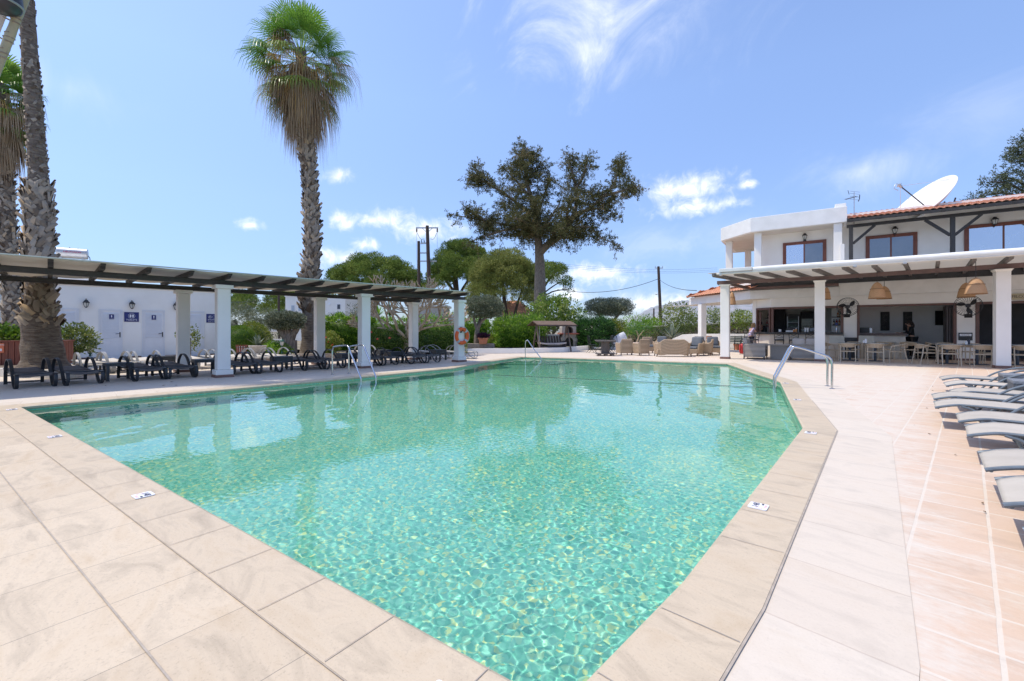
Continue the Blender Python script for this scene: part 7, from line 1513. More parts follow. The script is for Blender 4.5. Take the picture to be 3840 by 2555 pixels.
m_.build('crossarm', alu, t); m_ = MB(); zc_ = Zp(1104, 55); c = off * (zc_ / off.z); m_.cyl(c, c - e_ * .35, .03); m_.ball(tuple(c - e_ * .4), (.14, .1, .08), 8, 5); m_.build('street_light', alu, t)
upole('short thin post standing among the shrubs left of the utility pole', (2451, 1245), (2452, 1157), 50, .11); upole('bare pole between the olive trees and the white house', (1047, 1240), (1045, 1065), 40, .12)
def wire(label, a, b, sag, r=.016, grp='overhead cables'):
    P = [Vector((*D(a[0], a[2]), Zp(a[1], a[2]))).lerp(Vector((*D(b[0], b[2]), Zp(b[1], b[2]))), k / 14) - Vector((0, 0, sag * 4 * (k / 14) * (1 - k / 14))) for k in range(15)]; m_ = MB(); m_.tube(P, r, 5); tag(m_.build('overhead_cable', black_metal, smooth=True), label, 'cable', grp)
wire('overhead cable from the pines to the utility pole in the middle distance', (2090, 1086, 55), (2469, 1046, 55), .9, .03); wire('overhead cable from the utility pole down to the tiled wing roof', (2470, 1046, 55), (2612, 1090, 27), .35, .022)
for i, y in enumerate((983, 990, 996)): wire(['upper', 'middle', 'lower'][i] + ' of three thin power lines crossing the sky right of the cypress', (2040, y, 120), (2690, y + 22, 150), 1.2, .024)
wire('cable crossing behind the pergola from the bare pole to the white house', (850, 1133, 40), (1063, 1112, 44), .2, .02)
# small white sign, terracotta trough with purple plants
t = thing('garden_sign', 'small white blank sign on a post behind the low hedge', 'sign', (*D(1694, 24.9), .2), YAW); MB().box(-.18, -.02, 1.55, .2, .02, 1.92).build('panel', mat('pale_sign_board', (.66, .68, .7)), t, bevel=.004); MB().box(-.02, .02, 0, .025, .06, 1.8).build('post', alu, t)
t = pot('terracotta_trough', 'terracotta trough of purple plants on the stone planter', (*D(1812, 25.1), .50), (.20, .27, .34), terra, square=True); t.rotation_euler = (0, 0, YAW); leaves('purple_leaves', [leaf_arrays(*(lambda P: (P[0] * 1.0, .14, .06, RG, P[1] + np.array([0, 0, .6])))(blob((0, 0, .42), (.32, .18, .14), 420, RG, .2)))], leaf_mat('purple_leaves', [(0, (.03, .012, .025)), (1, (.10, .035, .07))], .2), t)
pot('terracotta_pot', 'terracotta pot on the curved wall right of the wing column', (*D(2657, 30.8), .0), [(.14, 0), (.2, .3), (.23, .42), (.22, .45)], terra).location.z = .42
pot('terracotta_pot', 'terracotta pot between the two green benches', (*D(2767, 29.0), 0), [(.18, 0), (.25, .28), (.28, .36), (.27, .38)], terra)
# benches against the white wall
bench_g = mat('dark_green_paint', (.03, .06, .05), (.04, .075, .06), 9, .5)
def bench(label, px, d):
    t = thing('garden_bench', label, 'bench', (*D(px, d), 0), PR + R(4), 'green benches against the white wall'); 
    for k in range(4): MB().box(-.6, -.02 - k * .11, .42, .6, .07 - k * .11, .445).build('seat_slat', bench_g, t)
    for k in range(4): MB().box(-.6, .1 + k * .02, .5 + k * .1, .6, .12 + k * .02, .57 + k * .1).build('back_slat', bench_g, t)
    for s_ in (-.56, .56): m_ = MB(); m_.tube([(s_, -.36, 0), (s_, -.33, .42), (s_, .1, .42), (s_, .2, .9)], .02, 6); m_.tube([(s_, .12, .42), (s_, .18, 0)], .02, 6); m_.tube([(s_, -.33, .42), (s_, -.33, .62), (s_, .12, .64)], .018, 6); m_.build('end_frame', black_metal, t)
bench('green slatted bench left of the terracotta pot by the white wall', 2744, 29.5); bench('green slatted bench right of the terracotta pot by the white wall', 2792, 28.6)
# ------------------------------------------------------------------ swing seat
brown_paint = mat('dark_brown_paint', (.055, .036, .030), (.085, .06, .05), 8, .6, .15, 40); grey_brown = mat('faded_brown_timber', (.15, .115, .095), (.2, .16, .135), 8, .75, .2, 40)
a0 = Vector(at(2026, 1322)); a1 = Vector(at(2144, 1320)); a2 = Vector(at(1979, 1321)); ex_ = (a1 - a0); Ls = ex_.length; ang = math.atan2(ex_.y, ex_.x)
print('swing', Ls, (a2 - a0).length)
sw = thing('garden_swing', 'brown timber swing seat with a pitched canopy at the far edge of the terrace', 'garden swing', (*a0, 0), ang); Hs = 1.68; Dp = 1.15; Ls = 1.95
for x in (0, Ls):
    for y0 in (0, Dp): m_ = MB(); m_.bar((x, y0, 0), (x, Dp / 2, Hs), .075, .075, (1, 0, 0)); m_.build('leg', grey_brown, sw, bevel=.005)
    m_ = MB(); m_.bar((x, .22, .62), (x, Dp - .22, .62), .06, .05); m_.build('brace', brown_paint, sw)
m_ = MB(); m_.bar((-.2, Dp / 2, Hs), (Ls + .2, Dp / 2, Hs), .08, .09); m_.build('top_beam', brown_paint, sw, bevel=.005)
m_ = MB(); m_.add([(-.25, -.32, Hs - .12), (Ls + .25, -.32, Hs - .12), (Ls + .25, Dp / 2, Hs + .14), (-.25, Dp / 2, Hs + .14), (Ls + .25, Dp + .32, Hs - .12), (-.25, Dp + .32, Hs - .12)], [(0, 1, 2, 3), (3, 2, 4, 5)]); o = m_.build('canopy', mat('orange_brown_canvas', (.17, .11, .075), (.13, .085, .06), 6, .8), sw); q = o.modifiers.new('t', 'SOLIDIFY'); q.thickness = .04
m_ = MB(); m_.box(-.25, -.34, Hs - .19, Ls + .25, -.30, Hs - .10); m_.build('valance', brown_paint, sw)
for k in range(9): m_ = MB(); m_.bar((.2 + k * .18, .78, .48), (.2 + k * .18, .92, .92), .12, .02, (0, 1, 0)); m_.build('back_slat', brown_paint, sw)
m_ = MB(); m_.box(.14, .3, .30, Ls - .2, .82, .36); m_.build('seat_board', brown_paint, sw, bevel=.005); m_ = MB(); m_.box(.12, .27, .16, Ls - .18, .31, .36); m_.build('front_board', brown_paint, sw)
for x in (.16, Ls - .22): m_ = MB(); m_.box(x, .3, .36, x + .06, .85, .62); m_.build('armrest', brown_paint, sw); m_ = MB(); m_.cyl((x + .03, .55, .62), (x + .03, Dp / 2, Hs), .012, n=5); m_.build('chain', alu, sw)
vs = []; ny = 9
cu = thing('seat_cushion', 'pale pinkish striped cushion lying on the swing seat', 'cushion', (*a0, 0), ang); stripe, t_, p_ = _new('striped_cushion'); wv = _n(t_, 'ShaderNodeTexWave', bands_direction='Z'); wv.inputs['Scale'].default_value = 9; c_ = _n(t_, 'ShaderNodeTexCoord'); t_.links.new(c_.outputs['Object'], wv.inputs['Vector']); r_ = _ramp(t_, [(.3, (.50, .40, .36)), (.6, (.66, .60, .56))]); t_.links.new(wv.outputs['Fac'], r_.inputs[0]); t_.links.new(r_.outputs[0], p_.inputs['Base Color']); p_.inputs['Roughness'].default_value = .9
m_ = MB(); prof = [(.24, .40), (.22, .44), (.24, .49), (.5, .50), (.74, .50), (.78, .46), (.74, .41), (.5, .38)]; n_ = len(prof); st_ = [(x, .02 + .05 * abs((x - .95) / .8) ** 3) for x in np.linspace(.14, 1.76, 12)]; vs = [(x, y, z + dz) for x, dz in st_ for y, z in prof]; m_.add(vs, [tuple(range(n_ - 1, -1, -1)), tuple(11 * n_ + j for j in range(n_))] + [(i * n_ + j, i * n_ + (j + 1) % n_, (i + 1) * n_ + (j + 1) % n_, (i + 1) * n_ + j) for i in range(11) for j in range(n_)]); m_.build('padding', stripe, cu, smooth=True)
# brick oven
ov = thing('brick_oven', 'stone garden oven with an arched mouth and red brick shelf behind the swing', 'oven', (*D(2135, 29.3), .2), YAW + R(8)); brick_r = mat('red_brick', (.40, .12, .075), (.3, .085, .05), 14, .85)
def arch_wall(mb_, w_, h, aw, ah, y0, y1, z0=0):
    n_ = 10; arc = [(aw * math.cos(math.pi * i / n_), ah - aw + aw * math.sin(math.pi * i / n_)) for i in range(n_ + 1)]; out = [(w_, 0), (w_, h), (-w_, h), (-w_, 0)]
    fr_ = [(w_, 0), (w_, h)] + [(w_ - 2 * w_ * i / n_, h) for i in range(1, n_)] + [(-w_, h), (-w_, 0)]
    inner = [(aw, 0)] + arc + [(-aw, 0)]; o_ = [(w_, 0), (w_, h * .6)] + [(w_ * math.cos(math.pi * i / n_) if 0 else w_ - 2 * w_ * i / n_, h) for i in range(1, n_)] + [(-w_, h * .6), (-w_, 0)]; m2 = len(inner)
    vs = [(x, y0, z0 + z) for x, z in inner] + [(x, y0, z0 + z) for x, z in o_] + [(x, y1, z0 + z) for x, z in inner] + [(x, y1, z0 + z) for x, z in o_]
    mb_.add(vs, [(i, i + 1, m2 + i + 1, m2 + i) for i in range(m2 - 1)] + [(2 * m2 + i, i, i + 1, 2 * m2 + i + 1)[::-1] for i in range(m2 - 1)] + [(m2 + i, m2 + i + 1, 3 * m2 + i + 1, 3 * m2 + i)[::1] for i in range(m2 - 1)])
m_ = MB(); arch_wall(m_, .55, .80, .27, .62, 0, .7); m_.box(-.55, .6, 0, .55, .72, .8); m_.build('base', mat('crazy_stone', (.40, .36, .30), (.28, .25, .21), 4, .9, .5, 12), ov); MB().box(-.62, -.12, .80, .66, .74, .88).build('brick_shelf', brick_r, ov, bevel=.01)
m_ = MB(); arch_wall(m_, .48, .62, .27, .44, .05, .75, .88); m_.box(-.4, .7, .88, .4, .78, 1.3); m_.build('dome', mat('pale_oven_render', (.46, .40, .33), (.38, .33, .27), 4, .9, .3, 20), ov); MB().box(-.3, .55, .0, .3, .6, 1.3).build('black_back', black_metal, ov); MB().box(-1.9, .1, 0, -.62, .6, .8).build('side_counter', mat('grey_tiles', (.36, .36, .34), (.3, .3, .285), 6, .7), ov, bevel=.01)  # the back piece is a plain black sheet behind both arched openings
# covered grill, black metal bistro set
t = thing('covered_grill', 'lumpy grill or scooter under a white cover at the edge of the dark oleander', 'covered grill', (*D(2318, 29.6), 0), YAW); m_ = MB(); nn_ = 20; vs = []
for i in range(7):
    z = i / 6; 
    for j in range(nn_): a = 2 * math.pi * j / nn_; q = (1 - .12 * z) * (1 - .55 * max(0, z - .75) * 2.2) * (1 + .05 * math.sin(a * 7 + i)); vs.append((.62 * q * math.cos(a), .35 * q * math.sin(a), z * (.95 + .22 * math.cos(a + .4))))
m_.add(vs, [(i * nn_ + j, i * nn_ + (j + 1) % nn_, (i + 1) * nn_ + (j + 1) % nn_, (i + 1) * nn_ + j) for i in range(6) for j in range(nn_)] + [tuple(6 * nn_ + j for j in range(nn_))]); m_.build('cover', mat('white_tarpaulin', (.74, .75, .77), (.6, .61, .64), 3, .6, .3, 8), t, smooth='all')
def bistro_chair(label, px, d, rz):
    t = thing('metal_chair', label, 'chair', (*D(px, d), 0), rz, 'black metal bistro chairs'); 
    for a in (-.2, .2): m_ = MB(); m_.tube([(a, -.22, 0), (a, .12, .45), (a * .9, .2, .9)], .014, 6); m_.tube([(a, .25, 0), (a, -.2, .45)], .014, 6); m_.build('leg_frame', black_metal, t)
    m_ = MB(); m_.box(-.2, -.2, .44, .2, .2, .46); m_.build('seat', black_metal, t); m_ = MB(); m_.tube(smooth_path([(-.18, .19, .82), (-.1, .2, .95), (0, .2, .97), (.1, .2, .95), (.18, .19, .82)]), .014, 6)
    for q in range(5): m_.tube([(-.14 + q * .07, .17, .5), (-.14 + q * .07, .2, .93)], .008, 5)
    m_.build('backrest', black_metal, t)
bistro_chair('black metal bistro chair with curled back before the white covered grill', 2310, 26.5, YAW + R(20)); bistro_chair('black folding metal chair with crossed legs left of the cable drum table', 2219, 25.2, YAW + R(100)); bistro_chair('black metal chair partly hidden behind the cable drum table', 2282, 25.4, YAW - R(80))
t = thing('bistro_table', 'small black metal table behind the cable drum table', 'table', (*D(2250, 26.3), 0)); MB().lathe([(.36, .70), (.36, .72)], 24).build('top', black_metal, t); m_ = MB()
for a in (0, 2.1, 4.2): m_.tube([(.3 * math.cos(a), .3 * math.sin(a), 0), (0, 0, .4), (-.2 * math.cos(a), -.2 * math.sin(a), .7)], .014, 6)
m_.build('legs', black_metal, t)
# cable drum table
gw = mat('grey_weathered_planks', (.17, .145, .125), (.10, .085, .075), 5, .85, .5, 24, stretch=(1, 8, 8), bdist=.02)
t = thing('drum_table', 'weathered wooden cable drum table on a pallet base at the far pool edge', 'table', (*D(2270, 22.3), 0), YAW - R(6))
for k in range(4): MB().box(-.48 + k * .245, -.42, .72, -.48 + k * .245 + .235, .42, .765).build('top_plank', gw, t, bevel=.004)
MB().box(-.46, -.4, .69, .46, -.34, .719).build('top_batten', gw, t); m_ = MB(); n_ = 14
for k in range(n_): a = 2 * math.pi * k / n_; m_.bar((.19 * math.cos(a), .19 * math.sin(a), .12), (.19 * math.cos(a), .19 * math.sin(a), .69), .082, .03, (math.cos(a), math.sin(a), 0))
m_.build('drum', gw, t); MB().box(-.48, -.42, .085, .48, .42, .12).build('base_board', gw, t, bevel=.004)
for x in (-.36, -.05, .26): MB().box(x, -.4, 0, x + .13, .4, .085).build('base_block', gw, t, bevel=.004)
# ------------------------------------------------------------------ wicker lounge furniture
wick = weave_mat('honey_wicker', (.54, .40, .265), (.27, .19, .115), 22, 34); wick_g = weave_mat('grey_wicker', (.42, .38, .335), (.19, .17, .15), 22, 34); cush_g = mat('grey_cushion_fabric', (.17, .185, .205), (.13, .143, .16), 4, .9, .15, 90); cush_l = mat('pale_grey_cushion', (.42, .39, .37), (.36, .33, .31), 4, .9, .15, 90)
def pad(name, t, x0, y0, z0, x1, y1, z1, m, M=None):
    o = MB().box(x0, y0, z0, x1, y1, z1, M).build(name, m, t); b = o.modifiers.new('b', 'BEVEL'); b.width = min(x1 - x0, y1 - y0, z1 - z0) * .42; b.segments = 4; o.data.polygons.foreach_set('use_smooth', [True] * len(o.data.polygons)); return o
def wicker_seat(name, cat, label, p, rz, w_, dpt, h, m, cm, curved=True, group=None, back_c=True, arm_h=.60, seats=1):
    """local: faces -y; back panel at +y"""
    t = thing(name, label, cat, (*p, 0), rz, group); hw, hd = w_ / 2, dpt / 2; 
    n_ = 17; vs = []                                       # wrap-round shell: left arm, back, right arm
    path = []
    for i in range(n_):
        u = -1 + 2 * i / (n_ - 1); a = u * 2.0
        if curved: x = hw * math.sin(max(-math.pi / 2, min(math.pi / 2, a * .82))) ; y = hd - (hd * 1.9) * max(0, abs(u) - .5) ** 1.1 * 2.1 if abs(u) > .5 else hd * (1 - .06 * (u / .5) ** 2)
        else: x = max(-hw, min(hw, u * 2.2 * hw)); y = hd if abs(u) <= .4545 else hd - (abs(u) - .4545) / .5455 * dpt
        top = h - (h - arm_h) * (min(1, max(0, abs(u) - (.42 if curved else .44)) / (.16 if curved else .05))) ; path.append((x, y, top))
    P = [Vector((x, y, 0)) for x, y, z in path]; th = .07
    for i in range(n_):
        d = (P[min(i + 1, n_ - 1)] - P[max(0, i - 1)]).normalized(); nn = Vector((-d.y, d.x, 0)); nn = nn if nn.dot(P[i]) > 0 else -nn; top = path[i][2]; fl = .05 if curved else .015
        vs += [tuple(P[i] + nn * -.02 + Vector((0, 0, .10 + (.03 * math.cos(i * math.pi / 4) if curved else 0)))), tuple(P[i] + nn * fl + Vector((0, 0, top))), tuple(P[i] + nn * (fl - th / 2) + Vector((0, 0, top + .03))), tuple(P[i] + nn * (fl - th) + Vector((0, 0, top))), tuple(P[i] - nn * (th + .02) + Vector((0, 0, .10)))]
    k = 5; m_ = MB(); m_.add(vs, [(i * k + j, (i + 1) * k + j, (i + 1) * k + (j + 1) % k, i * k + (j + 1) % k) for i in range(n_ - 1) for j in range(k)] + [tuple(range(k)), tuple((n_ - 1) * k + j for j in range(k - 1, -1, -1))]); bm = None
    m_.build('shell', m, t, smooth=True); m_ = MB(); m_.box(-hw + .06, -hd + .02, .12, hw - .06, hd - .06, .34); m_.build('seat_base', m, t, bevel=.02)
    for x in (-hw + .05, hw - .05):
        for y in (-hd + .05, hd - .06): m_ = MB(); m_.cyl((x * 1.04, y * 1.04, 0), (x, y, .14), .022, .03, 8); m_.build('leg', mat('brown_leg', (.10, .065, .045)), t)
    sw_ = (w_ - .2) / seats
    for q in range(seats):
        x0 = -hw + .10 + q * sw_; pad('seat_cushion', t, x0, -hd + .02, .34, x0 + sw_ - .01, hd - .12, .46, cm)
        if back_c: M = Matrix.Translation((x0 + sw_ / 2, hd - .13, .46)) @ Matrix.Rotation(R(-10), 4, 'X'); pad('back_cushion', t, -sw_ / 2, -.09, 0, sw_ / 2 - .01, .08, .47, cm, M)
    return t
gW = 'honey wicker lounge seats at the far end of the pool'
sc_, ca_ = 'wicker_armchair', 'armchair'
wicker_seat(sc_, ca_, 'square backed honey wicker armchair seen from behind, left of the pair by the drum table', D(2341, 23.0), YAW + R(-172), .66, .7, .80, wick, cush_g, False, gW, False)
wicker_seat(sc_, ca_, 'square backed honey wicker armchair seen from behind, right of the pair by the drum table', D(2401, 22.6), YAW + R(-160), .66, .75, .80, wick, cush_g, False, gW, False)
wicker_seat(sc_, ca_, 'honey wicker armchair half hidden behind the two square backed ones', D(2438, 25.0), YAW + R(10), .68, .7, .86, wick, cush_g, False, gW, False)
wicker_seat(sc_, ca_, 'wicker armchair with grey cushion behind the wicker sofa', D(2482, 25.2), YAW + R(-20), .72, .7, .82, wick, cush_g, True, gW)
wicker_seat('wicker_sofa', 'sofa', 'curved back honey wicker sofa seen from behind at the far pool edge', D(2522, 21.6), YAW + R(-188), 1.62, .72, .80, wick, cush_g, True, None, False, .62, 2)
wicker_seat(sc_, ca_, 'honey wicker armchair with grey cushion just right of the wicker sofa', D(2604, 22.2), YAW + R(-50), .74, .72, .82, wick, cush_g, True, gW)
wicker_seat(sc_, ca_, 'honey wicker armchair seen from its back, between the two with grey cushions', D(2643, 22.6), YAW + R(-120), .74, .72, .80, wick, cush_g, True, gW, False)
wicker_seat(sc_, ca_, 'honey wicker armchair with plump grey cushion next to the first canopy pillar', D(2677, 23.4), YAW + R(-12), .76, .74, .84, wick, cush_g, True, gW)
wicker_seat(sc_, ca_, 'wicker armchair with grey cushion seen behind the chair right of the sofa', D(2627, 24.6), YAW + R(-8), .74, .72, .84, wick, cush_g, True, gW)
wicker_seat('wicker_loveseat', 'sofa', 'grey wicker loveseat with pale cushions under the canopy, side on to the pool', D(2833, 19.9), PR + R(90), 1.35, .86, .66, wick_g, cush_l, False, 'grey wicker sofas under the canopy', True, .64, 2)
wicker_seat('wicker_loveseat', 'sofa', 'grey wicker loveseat with its back to the pool left of the second canopy pillar', D(3022, 18.9), PR + R(178), 1.15, .8, .66, wick_g, cush_l, False, 'grey wicker sofas under the canopy', True, .64, 2)
t = thing('wicker_table', 'grey wicker pedestal table between the two grey wicker sofas', 'table', (*D(2930, 19.4), 0), PR); MB().box(-.56, -.4, .60, .56, .4, .65).build('top', wick_g, t, bevel=.01); MB().box(-.40, -.3, .02, .40, .3, .60).build('pedestal', wick_g, t, bevel=.01)
# bar chairs
def bar_chair(label, px, d, rz):
    t = thing('bar_chair', label, 'bar chair', (*D(px, d), 0), rz, 'black bar chairs at the bar counter'); z = .78; w_ = .19
    for x in (-w_, w_):
        m_ = MB(); m_.tube([(x, -.2, 0), (x * .95, -.16, z), (x * 1.05, -.21, z + .36)], .014, 6); m_.build('rear_leg', black_metal, t); m_ = MB(); m_.tube([(x, .2, 0), (x * .95, .16, z)], .014, 6); m_.build('front_leg', black_metal, t)
    MB().lathe([(.19, z - .02), (.215, z), (.21, z + .03), (.17, z + .045)], 18).build('seat', resin, t, smooth=True); m_ = MB(); m_.tube([(-w_, -.2, z + .35), (0, -.23, z + .37), (w_, -.2, z + .35)], .014, 6); m_.tube([(-w_, -.19, z + .12), (w_, -.19, z + .12)], .012, 6); m_.tube([(-w_, -.2, z + .33), (w_, -.19, z + .14)], .007, 5); m_.tube([(w_, -.2, z + .33), (-w_, -.19, z + .14)], .007, 5); m_.build('back', black_metal, t)
    m_ = MB(); m_.tube([(-w_, -.18, .3), (w_, -.18, .3), (w_, .18, .3), (-w_, .18, .3), (-w_, -.18, .3)], .011, 5); m_.build('foot_ring', black_metal, t)
for px, d, a, l in ((2797, 23.0, 40, 'black bar chair at the left end by the blonde woman, seen side on'), (2826, 22.4, 75, 'black bar chair in front of the corner of the bar counter'), (2922, 22.0, 0, 'black bar chair with crossed back, third from the left at the counter'), (2977, 21.6, 0, 'black bar chair with crossed back, middle of the counter front'), (3040, 21.2, 0, 'black bar chair just left of the second canopy pillar')): bar_chair(l, px, d, PR + R(a))
# dining set
ash = mat('pale_ash_frame', (.60, .50, .37), (.52, .43, .31), 6, .6, .1, 40, stretch=(4, 4, 1)); cord = weave_mat('tan_rope_weave', (.60, .45, .29), (.38, .26, .15), 45, 12)
def make_dining_chair():
    """faces +y"""
    t = thing('dining_chair', 'x', 'chair', group='pale ash dining chairs under the canopy'); hw = .27
    for s_ in (-1, 1):
        m_ = MB(); m_.tube([(s_ * hw, .25, 0), (s_ * hw, .22, .43), (s_ * (hw - .01), .17, .64)], [.014, .019, .017], 7); m_.build('front_leg', ash, t, smooth=True); m_ = MB(); m_.tube([(s_ * (hw - .03), -.30, 0), (s_ * (hw - .03), -.22, .43), (s_ * (hw - .04), -.19, .68)], [.014, .019, .017], 7); m_.build('rear_leg', ash, t, smooth=True)
        m_ = MB(); m_.tube(smooth_path([(s_ * (hw - .01), .19, .635), (s_ * (hw + .015), .0, .665), (s_ * hw, -.16, .71), (s_ * (hw - .08), -.25, .735), (0, -.28, .745)], 4), .017, 7); m_.build('arm_rail', ash, t, smooth=True)
    m_ = MB(); m_.box(-hw + .02, -.22, .405, hw - .02, .23, .435); m_.build('seat_frame', ash, t, bevel=.01); m_ = MB(); m_.box(-hw + .05, -.19, .433, hw - .05, .21, .445); m_.build('seat_weave', cord, t, bevel=.004)
    n_ = 15; vs = []
    for i in range(n_): u = -1 + 2 * i / (n_ - 1); a = u * 1.25; x = (hw - .012) * math.sin(a) / math.sin(1.25); y = -.30 + .19 * (1 - math.cos(a)) / (1 - math.cos(1.25)) ; hb = .155 * (1 - .62 * abs(u) ** 3); zt_ = .742 - .04 * u * u; vs += [(x, y - .012, zt_), (x * .97, y, zt_ - hb), (x * .95, y + .025, zt_ - hb), (x * .98, y + .015, zt_)]
    m_ = MB(); m_.add(vs, [(i * 4 + j, (i + 1) * 4 + j, (i + 1) * 4 + (j + 1) % 4, i * 4 + (j + 1) % 4) for i in range(n_ - 1) for j in range(4)]); m_.build('woven_back', cord, t, smooth=True); return t
dc0 = make_dining_chair(); first_ = True
for px, d, a, l in ((3178, 17.9, 0, 'nearest pale ash chair right of the second canopy pillar, back to the pool'), (3281, 17.35, 0, 'pale ash chair second from the left in the near row, back to the pool'), (3366, 17.5, 82, 'pale ash chair seen side on facing left, in the middle of the near row'), (3470, 16.7, -68, 'pale ash chair seen side on facing right, legs splayed towards the pool'), (3562, 16.0, 0, 'pale ash chair with its back to the pool below the second fan'), (3683, 15.6, -3, 'pale ash chair with its back to the pool just left of the rightmost pillar'),
                    (3117, 18.8, -75, 'pale ash chair half hidden behind the second canopy pillar'), (3203, 19.6, 178, 'pale ash chair facing the pool across the first table'), (3320, 19.4, 182, 'pale ash chair facing the pool behind the second table'), (3407, 19.3, 180, 'pale ash chair facing the pool in front of the standing woman'), (3545, 17.9, 176, 'pale ash chair facing the pool behind the table below the folded doors'), (3648, 17.3, 184, 'pale ash chair facing the pool in front of the menu case'), (3716, 16.4, 85, 'pale ash chair side on, partly behind the rightmost pillar'), (3833, 15.2, 0, 'pale ash chair at the right edge beyond the rightmost pillar'), (3505, 19.2, -100, 'pale ash chair further back between the folded doors and standing woman')):
    o = dc0 if first_ else copy_tree(dc0); first_ = False; o.location = (*D(px, d), 0); o.rotation_euler = (0, 0, PR + R(a)); o['label'] = l
glass_top = mat('grey_glass_table_top', (.30, .33, .34), (.26, .29, .3), 3, .15); iron = mat('slate_iron', (.045, .055, .07), (.06, .07, .085), 8, .5)
def dtable(label, px, d):
    t = thing('dining_table', label, 'table', (*D(px, d), 0), PR, 'square tables under the canopy'); MB().box(-.38, -.38, .725, .38, .38, .745).build('top', glass_top, t, bevel=.003); MB().cyl((0, 0, .02), (0, 0, .72), .045).build('post', iron, t, smooth=True); m_ = MB(); m_.box(-.27, -.27, 0, .27, .27, .025); m_.build('base_plate', iron, t, bevel=.004); m_ = MB(); m_.box(-.25, -.03, .705, .25, .03, .724); m_.box(-.03, -.25, .7051, .03, .25, .7241); m_.build('spider', iron, t)
for px, d, l in ((3187, 18.7, 'square table nearest the second canopy pillar'), (3282, 18.3, 'square table with white shakers, second from the left'), (3316, 20.2, 'square table further back by the serving counter, left of two'), (3404, 20.0, 'square table further back by the serving counter, in front of the standing woman'), (3551, 16.9, 'square table below the folded shutter doors'), (3664, 16.4, 'square table with a dark bottle left of the rightmost pillar'), (3815, 16.2, 'square table beyond the rightmost pillar')): dtable(l, px, d)
def small_jar(name, label, px, d, h, r, m, cat, z=.745): t = thing(name, label, cat, (*D(px, d), z)); MB().lathe([(r, 0), (r, h * .75), (r * .7, h * .85)], 10).build('body', m, t, smooth=True); MB().lathe([(r * .72, h * .85), (r * .7, h)], 10).build('cap', black_metal if cat == 'bottle' else sign_white, t, smooth=True)
small_jar('salt_shaker', 'taller white shaker on the second table', 3247, 18.15, .17, .04, sign_white, 'shaker'); small_jar('pepper_shaker', 'shorter white shaker on the second table', 3239, 18.2, .11, .035, sign_white, 'shaker'); small_jar('sauce_bottle', 'dark bottle on the table left of the rightmost pillar', 3632, 16.5, .19, .045, mat('navy_glass', (.03, .04, .07)), 'bottle'); small_jar('salt_shaker', 'white shaker beside the dark bottle', 3624, 16.45, .12, .035, sign_white, 'shaker')
def cloth_chair(label, px, d):
    t = thing('canvas_chair', label, 'chair', (*D(px, d), 0), PR, 'white framed canvas chairs by the counter'); wf = mat('white_chair_frame', (.72, .71, .69))
    for x in (-.26, .26):
        for y, z in ((-.22, .78), (.22, .66)): MB().box(x - .018, y - .018, 0, x + .018, y + .018, z).build('leg', wf, t)
        MB().box(x - .02, -.22, .66, x + .02, .24, .69).build('arm', wf, t)
    MB().box(-.24, -.2, .44, .24, .22, .46).build('seat', cloth, t); MB().box(-.27, -.235, .70, .27, -.215, 1.02).build('back', mat('ecru_canvas', (.60, .58, .50), (.55, .53, .45), 4, .9), t)
cloth_chair('canvas chair with pale back right of the second canopy pillar', 3137, 19.9); cloth_chair('canvas chair with pale back right of the first white pier', 3247, 19.9)
t = thing('dark_armchair', 'dark upholstered armchair in the shade of the second opening', 'armchair', (*W(bp(3462, 1280, 5.6)[0], 5.6), 0), PR + R(90)); pad('seat', t, -.4, -.4, .12, .4, .4, .45, black_metal); pad('backrest', t, -.4, .22, .4, .4, .42, .85, black_metal); pad('arm', t, -.46, -.4, .12, -.3, .4, .62, black_metal); pad('arm', t, .3, -.4, .12, .46, .4, .62, black_metal)
t = thing('wooden_chair', 'dark wooden chair beside the standing woman in the second opening', 'chair', (*W(bp(3443, 1280, 5.0)[0], 5.0), 0), PR + R(80))
for x in (-.19, .19): MB().box(x - .02, .18, 0, x + .02, .22, .98).build('rear_leg', brown_paint, t); MB().box(x - .02, -.2, 0, x + .02, -.16, .45).build('front_leg', brown_paint, t)
MB().box(-.21, -.2, .45, .21, .22, .48).build('seat', brown_paint, t); MB().box(-.19, .185, .86, .19, .215, .97).build('top_rail', brown_paint, t); MB().box(-.19, .19, .62, .19, .21, .70).build('mid_rail', brown_paint, t)
red_p = mat('red_plastic', (.55, .03, .03), (.5, .025, .025), 8, .4)
t = thing('red_suitcase', 'red case standing behind the left bar chairs by the blonde woman', 'suitcase', (*D(2805, 23.4), 0), PR + R(20)); pad('body', t, -.42, -.14, .03, .42, .14, .56, red_p); m_ = MB(); m_.tube([(-.12, 0, .56), (-.12, 0, .64), (.12, 0, .64), (.12, 0, .56)], .012, 6); m_.build('handle', black_metal, t)
